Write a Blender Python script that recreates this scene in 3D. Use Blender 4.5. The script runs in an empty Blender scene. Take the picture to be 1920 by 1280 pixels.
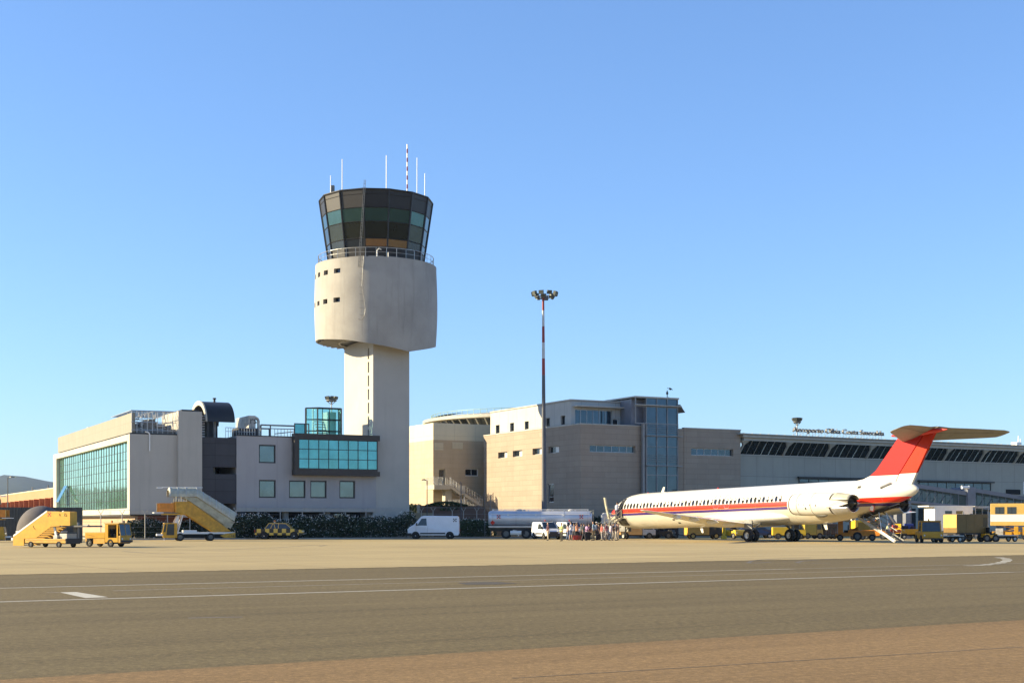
import bpy, bmesh, math, random
from mathutils import Vector, Matrix
R = math.radians
rnd = random.Random(7)
SC = bpy.context.scene
COL = SC.collection
# ------------------------------------------------------------------ camera, sky, sun, exposure
F, HOR, CAMZ = 2600.0, 980.0, 1.68          # focal length and horizon measured on the 1920 px wide photograph
cd = bpy.data.cameras.new('camera'); cam = bpy.data.objects.new('camera', cd); COL.objects.link(cam)
cam.location = (0, 0, CAMZ); cam.rotation_euler = (R(90), 0, 0)
cd.sensor_width = 36; cd.lens = F / 1920 * 36; cd.shift_y = (HOR - 640) / 1920; cd.clip_start = .1; cd.clip_end = 30000
SC.camera = cam
SUN_EL, SUN_AZ = R(20), R(-90)               # azimuth clockwise from +y: the sun stands exactly to the left
W = bpy.data.worlds.new('World'); SC.world = W; W.use_nodes = True
wn = W.node_tree.nodes; bg = wn['Background']; sk = wn.new('ShaderNodeTexSky')
sk.sky_type = 'NISHITA'; sk.sun_disc = False; sk.sun_elevation = SUN_EL; sk.sun_rotation = SUN_AZ
sk.altitude = 0; sk.air_density = 1.0; sk.dust_density = 0.3; sk.ozone_density = 3.5
_m = wn.new('ShaderNodeMix'); _m.data_type = 'RGBA'; _m.blend_type = 'MULTIPLY'; _m.inputs[0].default_value = 1; _m.inputs[7].default_value = (.77, .955, 1.24, 1)
_g = wn.new('ShaderNodeGamma'); _g.inputs[1].default_value = .80; W.node_tree.links.new(sk.outputs[0], _g.inputs[0]); W.node_tree.links.new(_g.outputs[0], _m.inputs[6]); W.node_tree.links.new(_m.outputs[2], bg.inputs[0]); bg.inputs[1].default_value = .108
sl = bpy.data.lights.new('sun', 'SUN'); so = bpy.data.objects.new('sun', sl); COL.objects.link(so)
sl.energy = 5.0; sl.angle = R(.5); sl.color = (1, .83, .53)
sd = Vector((math.sin(SUN_AZ) * math.cos(SUN_EL), math.cos(SUN_AZ) * math.cos(SUN_EL), math.sin(SUN_EL)))
so.rotation_euler = sd.to_track_quat('Z', 'Y').to_euler(); so.location = (-50, 60, 60)
SC.view_settings.view_transform = 'Standard'; SC.view_settings.look = 'None'
SC.view_settings.exposure = 1.3; SC.view_settings.gamma = 1

# ------------------------------------------------------------------ materials
def new_mat(name):
    m = bpy.data.materials.new(name); m.use_nodes = True
    nt = m.node_tree; return m, nt, nt.nodes['Principled BSDF']
def mixc(nt, fac, a, b, mode='MIX'):
    n = nt.nodes.new('ShaderNodeMix'); n.data_type = 'RGBA'; n.blend_type = mode
    for i, v in ((0, fac), (6, a), (7, b)):
        if isinstance(v, (tuple, list)): n.inputs[i].default_value = (*v[:3], 1)
        elif isinstance(v, (int, float)): n.inputs[i].default_value = v
        else: nt.links.new(v, n.inputs[i])
    return n.outputs[2]
def ramp(nt, src, a, b, va=0, vb=1, const=False):
    n = nt.nodes.new('ShaderNodeMapRange'); n.inputs[1].default_value = a; n.inputs[2].default_value = b
    n.inputs[3].default_value = va; n.inputs[4].default_value = vb
    nt.links.new(src, n.inputs[0]); return n.outputs[0]
def noise(nt, vec, sc, det=4, rough=.6):
    n = nt.nodes.new('ShaderNodeTexNoise'); n.inputs['Scale'].default_value = sc
    n.inputs['Detail'].default_value = det; n.inputs['Roughness'].default_value = rough
    nt.links.new(vec, n.inputs['Vector']); return n.outputs[0]
def coords(nt, scale=(1, 1, 1), rot=0, world=False):
    tc = nt.nodes.new('ShaderNodeTexCoord') if not world else nt.nodes.new('ShaderNodeNewGeometry')
    mp = nt.nodes.new('ShaderNodeMapping'); mp.inputs['Scale'].default_value = scale; mp.inputs['Rotation'].default_value = (0, 0, rot)
    nt.links.new(tc.outputs['Position' if world else 'Object'], mp.inputs[0]); return mp.outputs[0]
def bump(nt, bs, h, dist=.02, st=.5):
    b = nt.nodes.new('ShaderNodeBump'); b.inputs['Strength'].default_value = st; b.inputs['Distance'].default_value = dist
    nt.links.new(h, b.inputs['Height']); nt.links.new(b.outputs[0], bs.inputs['Normal'])
def mul(c, k): return tuple(min(1, v * k) for v in c)
def M(name, col, rough=.55, metal=0., var=.12, scale=1.5, bmp=0., spec=.5, stretch=(1, 1, 1), emit=0):
    m, nt, bs = new_mat(name)
    bs.inputs['Roughness'].default_value = rough; bs.inputs['Metallic'].default_value = metal
    bs.inputs['Specular IOR Level'].default_value = spec
    v = coords(nt, stretch); n = noise(nt, v, scale)
    c = mixc(nt, ramp(nt, n, .3, .7), mul(col, 1 - var), mul(col, 1 + var))
    nt.links.new(c, bs.inputs['Base Color'])
    if bmp: bump(nt, bs, noise(nt, v, scale * 8), bmp)
    return m
def plaster(name, col, dirt=.35, blotch=.06):
    """smooth render with vertical run-off stains and blotches"""
    col = mul(col, .86)
    m, nt, bs = new_mat(name); bs.inputs['Roughness'].default_value = .85; bs.inputs['Specular IOR Level'].default_value = .2
    n1 = noise(nt, coords(nt), .25, 5); n2 = noise(nt, coords(nt, (1.6, 1.6, .09)), 1.0, 5, .7); n3 = noise(nt, coords(nt), 6, 4)
    c = mixc(nt, ramp(nt, n1, .35, .65), mul(col, 1 - blotch), mul(col, 1.05))
    c = mixc(nt, ramp(nt, n2, .52, .75, 0, dirt), c, mul(col, .62))
    c = mixc(nt, ramp(nt, n3, .3, .7, 0, .12), c, mul(col, .8))
    nt.links.new(c, bs.inputs['Base Color']); bump(nt, bs, n3, .01, .3)
    return m
def clad(name, c1, c2, joint, bw=3.0, bh=.6, mort=.02, off=.5, rough=.7, band=None):
    """panel cladding: joints laid out on (x + y, z) of the building's own frame"""
    c1, c2, joint = mul(c1, .76), mul(c2, .76), mul(joint, .76)
    m, nt, bs = new_mat(name); bs.inputs['Roughness'].default_value = rough; bs.inputs['Specular IOR Level'].default_value = .25
    tc = nt.nodes.new('ShaderNodeTexCoord'); sp = nt.nodes.new('ShaderNodeSeparateXYZ'); nt.links.new(tc.outputs['Object'], sp.inputs[0])
    ad = nt.nodes.new('ShaderNodeMath'); nt.links.new(sp.outputs[0], ad.inputs[0]); nt.links.new(sp.outputs[1], ad.inputs[1])
    cb = nt.nodes.new('ShaderNodeCombineXYZ'); nt.links.new(ad.outputs[0], cb.inputs[0]); nt.links.new(sp.outputs[2], cb.inputs[1])
    br = nt.nodes.new('ShaderNodeTexBrick'); nt.links.new(cb.outputs[0], br.inputs['Vector'])
    br.inputs['Color1'].default_value = (*c1, 1); br.inputs['Color2'].default_value = (*c2, 1); br.inputs['Mortar'].default_value = (*joint, 1)
    br.inputs['Scale'].default_value = 1; br.inputs['Mortar Size'].default_value = mort; br.inputs['Brick Width'].default_value = bw
    br.inputs['Row Height'].default_value = bh; br.offset = off; br.inputs['Mortar Smooth'].default_value = .2
    n = noise(nt, coords(nt), .5, 5); n2 = noise(nt, coords(nt, (1, 1, .15)), 1.2, 4)
    c = mixc(nt, ramp(nt, n, .3, .7, 0, .35), br.outputs[0], mul(c1, .75))
    c = mixc(nt, ramp(nt, n2, .5, .8, 0, .3), c, mul(c1, .6))
    if band:
        z0, z1, bc = band
        a = ramp(nt, sp.outputs[2], z0, z0 + .02); b = ramp(nt, sp.outputs[2], z1, z1 + .02, 1, 0)
        mm = nt.nodes.new('ShaderNodeMath'); mm.operation = 'MULTIPLY'; nt.links.new(a, mm.inputs[0]); nt.links.new(b, mm.inputs[1])
        c = mixc(nt, mm.outputs[0], c, bc)
    nt.links.new(c, bs.inputs['Base Color']); bump(nt, bs, br.outputs[1], -.02, .4)
    return m
def glass(name, col, metal=.75, rough=.04, wav=.003):
    """coated solar glass: tinted, strongly reflecting, very slightly wavy"""
    m, nt, bs = new_mat(name); bs.inputs['Roughness'].default_value = rough; bs.inputs['Metallic'].default_value = metal
    n = noise(nt, coords(nt), .7, 3)
    nt.links.new(mixc(nt, ramp(nt, n, .3, .7), mul(col, .85), mul(col, 1.12)), bs.inputs['Base Color'])
    if wav: bump(nt, bs, noise(nt, coords(nt), .5, 1), wav * 8, .3)
    return m
mt = {}
def mat_setup():
    m = mt
    m['plaster'] = plaster('grey_render', (.53, .495, .43)); m['plaster_blue'] = plaster('pale_render', (.45, .43, .42), .25)
    m['parapet'] = clad('parapet_panel', (.36, .335, .27), (.37, .345, .28), (.30, .28, .23), 2.4, 6, .02, 0)
    m['white_render'] = plaster('cream_render', (.60, .55, .44), .15)
    m['tower'] = plaster('tower_concrete', (.445, .42, .375), .6, .2); m['shaft'] = plaster('shaft_concrete', (.52, .49, .43), .2)
    m['dark'] = M('dark_metal', (.028, .028, .03), .45, .3); m['black'] = M('black_frame', (.018, .018, .02), .4)
    m['grey_panel'] = clad('dark_grey_panel', (.075, .075, .085), (.09, .09, .10), (.03, .03, .03), 2.2, 1.25, .02, 0)
    m['brown_frame'] = M('brown_metal', (.05, .042, .036), .5, .3)
    m['steel'] = M('galvanised_steel', (.42, .42, .41), .4, .6, .2); m['alu'] = M('aluminium', (.5, .5, .5), .4, .7, .1)
    m['pipe'] = M('grey_pipe', (.2, .2, .19), .5, .3, .3)
    m['duct'] = M('pale_duct', (.45, .43, .38), .5, .1, .35, 2)
    m['white_paint'] = M('white_paint', (.75, .74, .70), .35, 0, .06, 1.2); m['white_car'] = M('white_car_paint', (.68, .70, .73), .25, 0, .05)
    m['plane_white'] = M('aircraft_white', (.58, .56, .50), .28, 0, .04, .8)
    m['yellow'] = M('yellow_paint', (.54, .285, .012), .4, 0, .14, 2.5); m['yellow_dirty'] = M('worn_yellow', (.50, .27, .025), .5, 0, .25, 3)
    m['orange'] = M('orange_paint', (.62, .22, .02), .45, 0, .2, 3); m['bay'] = M('bay_frame_grey', (.24, .24, .24), .5, .3)
    m['lemon'] = M('lemon_paint', (.62, .42, .03), .4, 0, .1)
    m['cream_yellow'] = M('pale_yellow', (.62, .40, .10), .45, 0, .12)
    m['canopy'] = M('weathered_canopy', (.42, .40, .30), .5, .1, .22, 2.5)
    m['tyre'] = M('rubber', (.02, .02, .02), .9, 0, .25, 8); m['rim'] = M('wheel_rim', (.45, .45, .44), .4, .5)
    m['rim_dark'] = M('dark_rim', (.14, .14, .13), .5, .3)
    m['glass_green'] = glass('green_glass', (.36, .68, .56), .8)
    m['glass_teal'] = glass('teal_glass', (.10, .29, .31), .8, .03)
    m['glass_blue'] = glass('blue_grey_glass', (.05, .08, .11), .6)
    m['glass_dark'] = glass('dark_glass', (.03, .038, .05), .5, .06); m['glass_win'] = glass('window_glass', (.13, .165, .175), .8, .03)
    m['car_glass'] = glass('vehicle_glass', (.06, .075, .085), .4, .05, 0)
    m['cab_dark'] = glass('tinted_cab_glass', (.03, .034, .03), .6, .05); m['cab_teal'] = glass('cab_sky_tint', (.05, .10, .105), .75, .05)  # teal tint stands in for sky seen through the upper cab panes
    m['cab_low'] = glass('apron_reflection_tint', (.32, .22, .13), .8, .06)  # sunlit apron mirrored in the low panes, painted as a bronze tint
    m['cab_panel'] = M('cab_panel', (.022, .02, .02), .45, .2)
    m['stone'] = clad('stone_cladding', (.43, .345, .265), (.48, .39, .30), (.27, .215, .17), 3.2, .62, .016)
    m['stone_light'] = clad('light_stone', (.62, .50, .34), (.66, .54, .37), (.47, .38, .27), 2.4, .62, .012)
    m['white_panel'] = clad('pale_metal_panel', (.60, .60, .56), (.63, .63, .59), (.36, .36, .34), 2.3, 2.6, .03, 0)
    m['cream_panel'] = clad('cream_panel', (.86, .78, .56), (.88, .80, .58), (.62, .56, .42), 3, 1.6, .02, 0)
    m['terminal'] = clad('terminal_panel', (.50, .475, .40), (.53, .50, .42), (.32, .30, .27), 2.6, 2.45, .03, 0)
    m['roof'] = M('pale_roof_metal', (.42, .40, .35), .5, .1, .12); m['blue_grey'] = M('blue_grey_paint', (.16, .17, .20), .5)
    m['roof_green'] = M('green_roof_glass', (.20, .30, .26), .3, .3)
    m['pink_base'] = plaster('salmon_render', (.50, .35, .23), .2); m['red_base'] = plaster('terracotta_and_wall_shade', (.33, .12, .07), .2)
    m['salmon'] = plaster('salmon_wall', (.50, .27, .145), .12)
    m['kerb'] = M('kerb_concrete', (.30, .29, .27), .9, 0, .2, 2); m['wall_block'] = clad('retaining_block', (.24, .15, .11), (.27, .17, .125), (.15, .1, .08), 1.2, .3, .01)
    m['red_paint'] = M('red_paint', (.55, .03, .02), .4); m['mast_red'] = M('mast_red', (.26, .035, .03), .6); m['mast_grey'] = M('mast_white', (.46, .48, .48), .6)
    m['mast_dark'] = M('dark_mast', (.085, .088, .10), .55, .2); m['lamp'] = M('floodlight_housing', (.08, .09, .08), .5, .3)
    m['concrete'] = M('concrete', (.40, .38, .34), .85, 0, .12, 1.5, .01)
    m['leaf'] = M('leaf', (.045, .075, .028), .6, 0, .45, 2.2); m['leaf_dark'] = M('dark_leaf', (.022, .040, .016), .65, 0, .4, 2)
    m['leaf_olive'] = M('olive_leaf', (.085, .10, .03), .6, 0, .4, 2); m['flower'] = M('oleander_flower', (.72, .68, .62), .7)  # yellower leaf colour for two of the shrubs
    m['bark'] = M('bark', (.10, .075, .05), .9, 0, .3, 5, .02)
    m['skin'] = M('skin', (.45, .27, .19), .55, 0, .05); m['hair'] = M('dark_hair', (.02, .014, .01), .6); m['shoe'] = M('shoe', (.05, .04, .04), .6)
    m['hair_fair'] = M('brown_hair', (.12, .07, .03), .6)
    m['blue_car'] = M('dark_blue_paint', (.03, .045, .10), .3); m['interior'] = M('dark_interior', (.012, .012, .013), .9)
    m['silver'] = M('tank_silver', (.55, .57, .61), .32, .35, .06, .8); m['truck_grey'] = M('truck_grey', (.42, .44, .46), .45)
    m['headlight'] = M('lamp_glass', (.65, .65, .62), .15); m['indicator'] = M('amber_lamp', (.7, .2, .02), .3)
    m['red_lamp'] = M('red_lamp', (.45, .02, .015), .3); m['grille'] = M('dark_grille', (.05, .045, .03), .6)
    m['belt'] = M('step_tread', (.10, .10, .10), .7); m['olive'] = M('olive_yellow_panel', (.42, .28, .06), .5, 0, .15)
# ------------------------------------------------------------------ mesh helpers
class MB:
    def __init__(s): s.v = []; s.f = []; s.m = []
    def add(s, vs, fs, mi=0):
        b = len(s.v); s.v += [tuple(v) for v in vs]; s.f += [tuple(i + b for i in f) for f in fs]; s.m += [mi] * len(fs); return s
    def box(s, x0, x1, y0, y1, z0, z1, mi=0):
        return s.add([(x, y, z) for z in (z0, z1) for y in (y0, y1) for x in (x0, x1)],
                     [(0, 2, 3, 1), (4, 5, 7, 6), (0, 1, 5, 4), (2, 6, 7, 3), (0, 4, 6, 2), (1, 3, 7, 5)], mi)
    def prism(s, pts, ax, a, b, mi=0):
        def p(u, v, w): return {'x': (w, u, v), 'y': (u, w, v), 'z': (u, v, w)}[ax]
        n = len(pts); vs = [p(u, v, a) for u, v in pts] + [p(u, v, b) for u, v in pts]
        return s.add(vs, [tuple(range(n)), tuple(range(2 * n - 1, n - 1, -1))] + [(i, (i + 1) % n, n + (i + 1) % n, n + i) for i in range(n)], mi)
    def tube(s, p, q, r, n=8, r2=None, cap=True, mi=0):
        p, q = Vector(p), Vector(q); d = (q - p)
        if d.length < 1e-6: return s
        d.normalize(); a = d.orthogonal().normalized(); b = d.cross(a); r2 = r if r2 is None else r2
        vs = []
        for c, rr in ((p, r), (q, r2)):
            for i in range(n):
                t = 2 * math.pi * (i + .5) / n; vs.append(c + a * math.cos(t) * rr + b * math.sin(t) * rr)
        fs = [(i, (i + 1) % n, n + (i + 1) % n, n + i) for i in range(n)]
        if cap: fs += [tuple(range(n - 1, -1, -1)), tuple(range(n, 2 * n))]
        return s.add(vs, fs, mi)
    def path(s, pts, r, n=6, mi=0):
        for a, b in zip(pts, pts[1:]): s.tube(a, b, r, n, mi=mi)
        return s
    def loft(s, rings, close=True, cap=True, mi=0):
        n = len(rings[0]); vs = [v for r in rings for v in r]; fs = []
        for k in range(len(rings) - 1):
            for i in range(n if close else n - 1):
                j = (i + 1) % n; fs.append((k * n + i, k * n + j, (k + 1) * n + j, (k + 1) * n + i))
        if cap and close: fs += [tuple(range(n - 1, -1, -1)), tuple(range((len(rings) - 1) * n, len(rings) * n))]
        return s.add(vs, fs, mi)
    def lathe(s, prof, c=(0, 0, 0), ax='z', n=24, cap=True, mi=0):
        """prof: (radius, along-axis)"""
        rings = []
        for r, h in prof:
            ring = []
            for i in range(n):
                t = 2 * math.pi * i / n; u, v = r * math.cos(t), r * math.sin(t)
                o = {'z': (u, v, h), 'x': (h, u, v), 'y': (u, h, v)}[ax]; ring.append((c[0] + o[0], c[1] + o[1], c[2] + o[2]))
            rings.append(ring)
        return s.loft(rings, True, cap, mi)
    def obox(s, c, ux, uy, uz, mi=0):
        """box from centre and three half-axis vectors"""
        c = Vector(c); ux, uy, uz = Vector(ux), Vector(uy), Vector(uz)
        vs = [c + ux * i + uy * j + uz * k for k in (-1, 1) for j in (-1, 1) for i in (-1, 1)]
        return s.add(vs, [(0, 2, 3, 1), (4, 5, 7, 6), (0, 1, 5, 4), (2, 6, 7, 3), (0, 4, 6, 2), (1, 3, 7, 5)], mi)
    def wall(s, fn, u0, u1, z0, z1, th, holes=(), mi=0):
        """wall with real openings; fn(u, depth, z) -> point"""
        us = sorted({u0, u1} | {h[0] for h in holes} | {h[1] for h in holes}); zs = sorted({z0, z1} | {h[2] for h in holes} | {h[3] for h in holes})
        q = lambda a, b, c, d: s.add([a, b, c, d], [(0, 1, 2, 3)], mi)
        for i in range(len(us) - 1):
            for j in range(len(zs) - 1):
                a, b, c, d = us[i], us[i + 1], zs[j], zs[j + 1]; mu, mz = (a + b) / 2, (c + d) / 2
                if any(h[0] < mu < h[1] and h[2] < mz < h[3] for h in holes): continue
                for t in (0, th): q(fn(a, t, c), fn(b, t, c), fn(b, t, d), fn(a, t, d))
        for h in list(holes) + [(u0, u1, z0, z1)]:
            a, b, c, d = h
            q(fn(a, 0, c), fn(b, 0, c), fn(b, th, c), fn(a, th, c)); q(fn(a, 0, d), fn(b, 0, d), fn(b, th, d), fn(a, th, d))
            q(fn(a, 0, c), fn(a, 0, d), fn(a, th, d), fn(a, th, c)); q(fn(b, 0, c), fn(b, 0, d), fn(b, th, d), fn(b, th, c))
        return s
    def build(s, name, mats, parent=None, bevel=0, smooth=False, recalc=True, seg=2, ang=35, loc=None):
        me = bpy.data.meshes.new(name); me.from_pydata(s.v, [], s.f)
        mats = mats if isinstance(mats, (list, tuple)) else [mats]
        for k in mats: me.materials.append(mt[k] if isinstance(k, str) else k)
        for p, i in zip(me.polygons, s.m): p.material_index = i
        if recalc or smooth:
            bm = bmesh.new(); bm.from_mesh(me)
            if smooth: bmesh.ops.remove_doubles(bm, verts=bm.verts, dist=1e-5)
            if recalc: bmesh.ops.recalc_face_normals(bm, faces=bm.faces)
            bm.to_mesh(me); bm.free()
        if smooth: me.shade_smooth(); me.set_sharp_from_angle(angle=R(ang))
        o = bpy.data.objects.new(name, me); COL.objects.link(o)
        if parent: o.parent = parent
        if loc: o.location = loc
        if bevel:
            b = o.modifiers.new('bevel', 'BEVEL'); b.width = bevel; b.segments = seg; b.limit_method = 'ANGLE'; b.angle_limit = R(40)
        return o
def tag(o, label=None, cat=None, group=None, kind=None):
    if label: o['label'] = label
    if cat: o['category'] = cat
    if group: o['group'] = group
    if kind: o['kind'] = kind
    return o
def empty(name, loc, rz, label, cat, group=None, parent=None):
    o = bpy.data.objects.new(name, None); COL.objects.link(o); o.location = loc; o.rotation_euler = (0, 0, rz); o.empty_display_size = .3
    return tag(o, label, cat, group)
def struct(name, mb, mats, **k): return tag(mb.build(name, mats, **k), kind='structure')
def at(px, D, z=0.): return Vector(((px - 960) / F * D, D, z))
def gD(py): return CAMZ * F / (py - HOR)                # distance of a ground point seen at row py
def zz(py, D): return CAMZ - (py - HOR) / F * D
class Fr:
    """a building's own frame: x along its front, y into it"""
    def __init__(s, px, D, phi):
        s.o = at(px, D); s.phi = R(phi); c, n = math.cos(s.phi), math.sin(s.phi); s.a = (c, n); s.b = (-n, c)
    def fx(s, px, y=0):
        k = (px - 960) / F; return (k * (s.o.y + s.b[1] * y) - (s.o.x + s.b[0] * y)) / (s.a[0] - k * s.a[1])
    def sy(s, px, x=0):
        k = (px - 960) / F; return (k * (s.o.y + s.a[1] * x) - (s.o.x + s.a[0] * x)) / (s.b[0] - k * s.b[1])
    def D(s, x, y): return s.o.y + s.a[1] * x + s.b[1] * y
    def z(s, x, y, py): return zz(py, s.D(x, y))
    def w(s, x, y, z=0): return Vector((s.o.x + s.a[0] * x + s.b[0] * y, s.D(x, y), z))
    def emp(s, name, label, cat, group=None, x=0, y=0): return empty(name, s.w(x, y), s.phi, label, cat, group)
def copy_tree(o, parent=None):
    c = o.copy(); COL.objects.link(c)
    if parent: c.parent = parent
    for ch in list(o.children): copy_tree(ch, c)
    return c
def text_mesh(body, size, depth, name, mats, parent=None, align='LEFT'):
    cu = bpy.data.curves.new('lettering', 'FONT'); cu.body = body; cu.size = size; cu.extrude = depth; cu.align_x = align
    t = bpy.data.objects.new('lettering_source', cu); COL.objects.link(t)
    dg = bpy.context.evaluated_depsgraph_get(); me = bpy.data.meshes.new_from_object(t.evaluated_get(dg))
    bpy.data.objects.remove(t); bpy.data.curves.remove(cu); me.materials.clear(); me.materials.append(mt[mats])
    o = bpy.data.objects.new(name, me); COL.objects.link(o)
    if parent: o.parent = parent
    return o
def window(parent, fn, u0, u1, z0, z1, rec=.18, fr=.1, gm='glass_win', fm='black', cols=1, rows=1, name='window', bar=.05, split=None):
    """frame mesh with glass as its child; fn(u, depth, z)"""
    mb = MB()
    def bx(a, b, c, d, e0=rec, e1=rec + .08):
        vs = [fn(u, e, z) for z in (c, d) for e in (e0, e1) for u in (a, b)]
        mb.add(vs, [(0, 2, 3, 1), (4, 5, 7, 6), (0, 1, 5, 4), (2, 6, 7, 3), (0, 4, 6, 2), (1, 3, 7, 5)])
    bx(u0, u1, z0, z0 + fr); bx(u0, u1, z1 - fr, z1); bx(u0, u0 + fr, z0 + fr, z1 - fr); bx(u1 - fr, u1, z0 + fr, z1 - fr)
    for i in range(1, cols):
        u = u0 + (u1 - u0) * i / cols; bx(u - bar / 2, u + bar / 2, z0 + fr, z1 - fr, rec + .002, rec + .072)
    for zf in (split or [i / rows for i in range(1, rows)]):
        z = z0 + (z1 - z0) * zf; bx(u0 + fr, u1 - fr, z - bar / 2, z + bar / 2, rec + .004, rec + .074)
    f = mb.build(name, fm, parent)
    g = MB()
    for i in range(cols):
        for j in range(rows):                            # each light of glass sits a hair off true, as real glazing does
            a = u0 + fr * .5 + (u1 - u0 - fr) * i / cols; b = u0 + fr * .5 + (u1 - u0 - fr) * (i + 1) / cols
            c = z0 + fr * .5 + (z1 - z0 - fr) * j / rows; d = z0 + fr * .5 + (z1 - z0 - fr) * (j + 1) / rows
            e = [rec + .05 + rnd.uniform(-.004, .004) for _ in range(3)]
            g.add([fn(a, e[0], c), fn(b, e[1], c), fn(b, e[1] + e[2] - e[0], d), fn(a, e[2], d)], [(0, 1, 2, 3)])
    g.build('pane', gm, f, recalc=False)
    return f
def leaves(mb, n, fn, size, rng, mi=0, flat=.0):
    for _ in range(n):
        c = fn(); s = size * rng.uniform(.6, 1.35)
        d = Vector((rng.gauss(0, 1), rng.gauss(0, 1), rng.gauss(0, 1) * .8 + .25)).normalized(); a = d.orthogonal().normalized(); b = d.cross(a)
        t = rng.uniform(0, 6.28); a, b = a * math.cos(t) + b * math.sin(t), b * math.cos(t) - a * math.sin(t)
        mb.add([c - a * s, c - b * s * .35, c + a * s, c + b * s * .35], [(0, 1, 2, 3)], mi)
mat_setup()
# ------------------------------------------------------------------ ground
GP = R(32.6); gc, gs = math.cos(GP), math.sin(GP)
def uv(u, v, z=0): return (u * gc - v * gs, u * gs + v * gc, z)       # u along the apron lines, v away from the camera
def ground_mat(name, c1, c2, fine, streak, joints=False, blot=.25, grain=.0):
    m, nt, bs = new_mat(name); bs.inputs['Roughness'].default_value = .9; bs.inputs['Specular IOR Level'].default_value = .25
    V = coords(nt, world=True); RV = coords(nt, rot=-GP, world=True)
    sv = nt.nodes.new('ShaderNodeMapping'); sv.inputs['Scale'].default_value = (.035, .9, 1); nt.links.new(RV, sv.inputs[0])
    s2 = nt.nodes.new('ShaderNodeMapping'); s2.inputs['Scale'].default_value = (.012, .16, 1); nt.links.new(RV, s2.inputs[0])
    n1 = noise(nt, V, .06, 5); n2 = noise(nt, sv.outputs[0], 1, 5, .65); n3 = noise(nt, V, fine, 3, .8); n4 = noise(nt, s2.outputs[0], 1, 4)
    c = mixc(nt, ramp(nt, n1, .35, .65), c1, c2)
    c = mixc(nt, ramp(nt, n4, .4, .62, 0, blot), c, mul(c1, .62))
    c = mixc(nt, ramp(nt, n2, .46, .68, 0, streak), c, mul(c1, .6))
    vr = nt.nodes.new('ShaderNodeTexVoronoi'); vr.inputs['Scale'].default_value = fine * 1.6; nt.links.new(V, vr.inputs['Vector'])
    c = mixc(nt, ramp(nt, vr.outputs['Distance'], .0, .35, .45, 0), c, mul(c2, 1.5))
    c = mixc(nt, ramp(nt, n3, .35, .62, .55, 0), c, mul(c1, .45))
    n5 = noise(nt, V, fine * .32, 6, .9); c = mixc(nt, ramp(nt, n5, .38, .52, grain, 0), c, mul(c1, .35)); c = mixc(nt, ramp(nt, n5, .52, .68, 0, grain), c, mul(c2, 1.7))
    if joints:
        br = nt.nodes.new('ShaderNodeTexBrick'); nt.links.new(RV, br.inputs['Vector']); br.inputs['Scale'].default_value = 1
        br.inputs['Brick Width'].default_value = 7.5; br.inputs['Row Height'].default_value = 7.5; br.offset = 0
        br.inputs['Mortar Size'].default_value = .05; br.inputs['Color1'].default_value = (1, 1, 1, 1); br.inputs['Color2'].default_value = (.9, .9, .9, 1)
        br.inputs['Mortar'].default_value = (.62, .6, .58, 1); c = mixc(nt, 1.0, c, br.outputs[0], 'MULTIPLY')
        wv = noise(nt, RV, .02, 3); c = mixc(nt, ramp(nt, wv, .5, .7, 0, .25), c, mul(c1, .72))
    nt.links.new(c, bs.inputs['Base Color']); bump(nt, bs, n3, .015, .6)
    return m
gm_con = ground_mat('concrete_apron', (.50, .385, .188), (.55, .43, .215), 22, .4, True, .25, .08)
gm_asp = ground_mat('worn_asphalt', (.172, .130, .057), (.212, .160, .072), 26, .8, False, .4, .6)
gm_pink = ground_mat('reddish_asphalt', (.27, .168, .068), (.305, .195, .083), 26, .55, False, .25, .5)
gm_earth = ground_mat('dry_earth', (.16, .14, .07), (.22, .19, .10), 1, .2)
def sheet(name, u0, u1, v0, v1, z, m, seg=1):
    mb = MB(); mb.add([uv(u0, v0, z), uv(u1, v0, z), uv(u1, v1, z), uv(u0, v1, z)], [(0, 1, 2, 3)]); return struct(name, mb, [m], recalc=False)
mb = MB(); mb.add([(-9000, -9000, -.02), (9000, -9000, -.02), (9000, 9000, -.02), (-9000, 9000, -.02)], [(0, 1, 2, 3)]); struct('ground', mb, [gm_earth], recalc=False)
sheet('road', -500, 500, -200, 15.5, 0, gm_pink); sheet('taxiway', -500, 500, 15.5, 46.85, 0, gm_asp)
sheet('apron', -300, 500, 46.85, 260, 0, gm_con)
# painted markings and marks, 4 mm above the asphalt
def worn(name, col, cover):
    m, nt, bs = new_mat(name); bs.inputs['Roughness'].default_value = .8
    V = coords(nt, world=True); n = noise(nt, V, 9, 5, .75)
    c = mixc(nt, ramp(nt, n, cover - .08, cover + .08), mul(col, .96), (.22, .185, .14)); nt.links.new(c, bs.inputs['Base Color']); return m
pw = worn('worn_white_paint', (.40, .37, .29), .57); pw2 = worn('faded_white_paint', (.32, .29, .22), .50); pw3 = worn('bright_white_paint', (.50, .47, .38), .62)
sheet('road_marking', -80, 36, 37.1, 37.35, .004, pw); sheet('road_marking', 36, 140, 37.15, 37.32, .004, pw2)
sheet('road_marking', -60, 40, 30.65, 30.93, .004, pw); sheet('road_marking', 40, 140, 30.7, 30.88, .004, pw2)
sheet('road_marking', 10.2, 41, 34.25, 34.4, .004, pw2)
def line_xy(p, q, w, z, m, name='road_marking'):
    p, q = Vector(p), Vector(q); d = (q - p).normalized(); n = Vector((-d.y, d.x)) * w / 2
    mb = MB(); mb.add([(*(p - n), z), (*(q - n), z), (*(q + n), z), (*(p + n), z)], [(0, 1, 2, 3)]); struct(name, mb, [m], recalc=False)
def gp(px, py): D = gD(py); return Vector(((px - 960) / F * D, D))
mb = MB(); mb.add([(*gp(x, y), .004) for x, y in ((160, 1120.5), (203, 1119), (143, 1109.3), (112, 1110))], [(0, 1, 2, 3)]); struct('road_marking', mb, [pw3], recalc=False)
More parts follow.
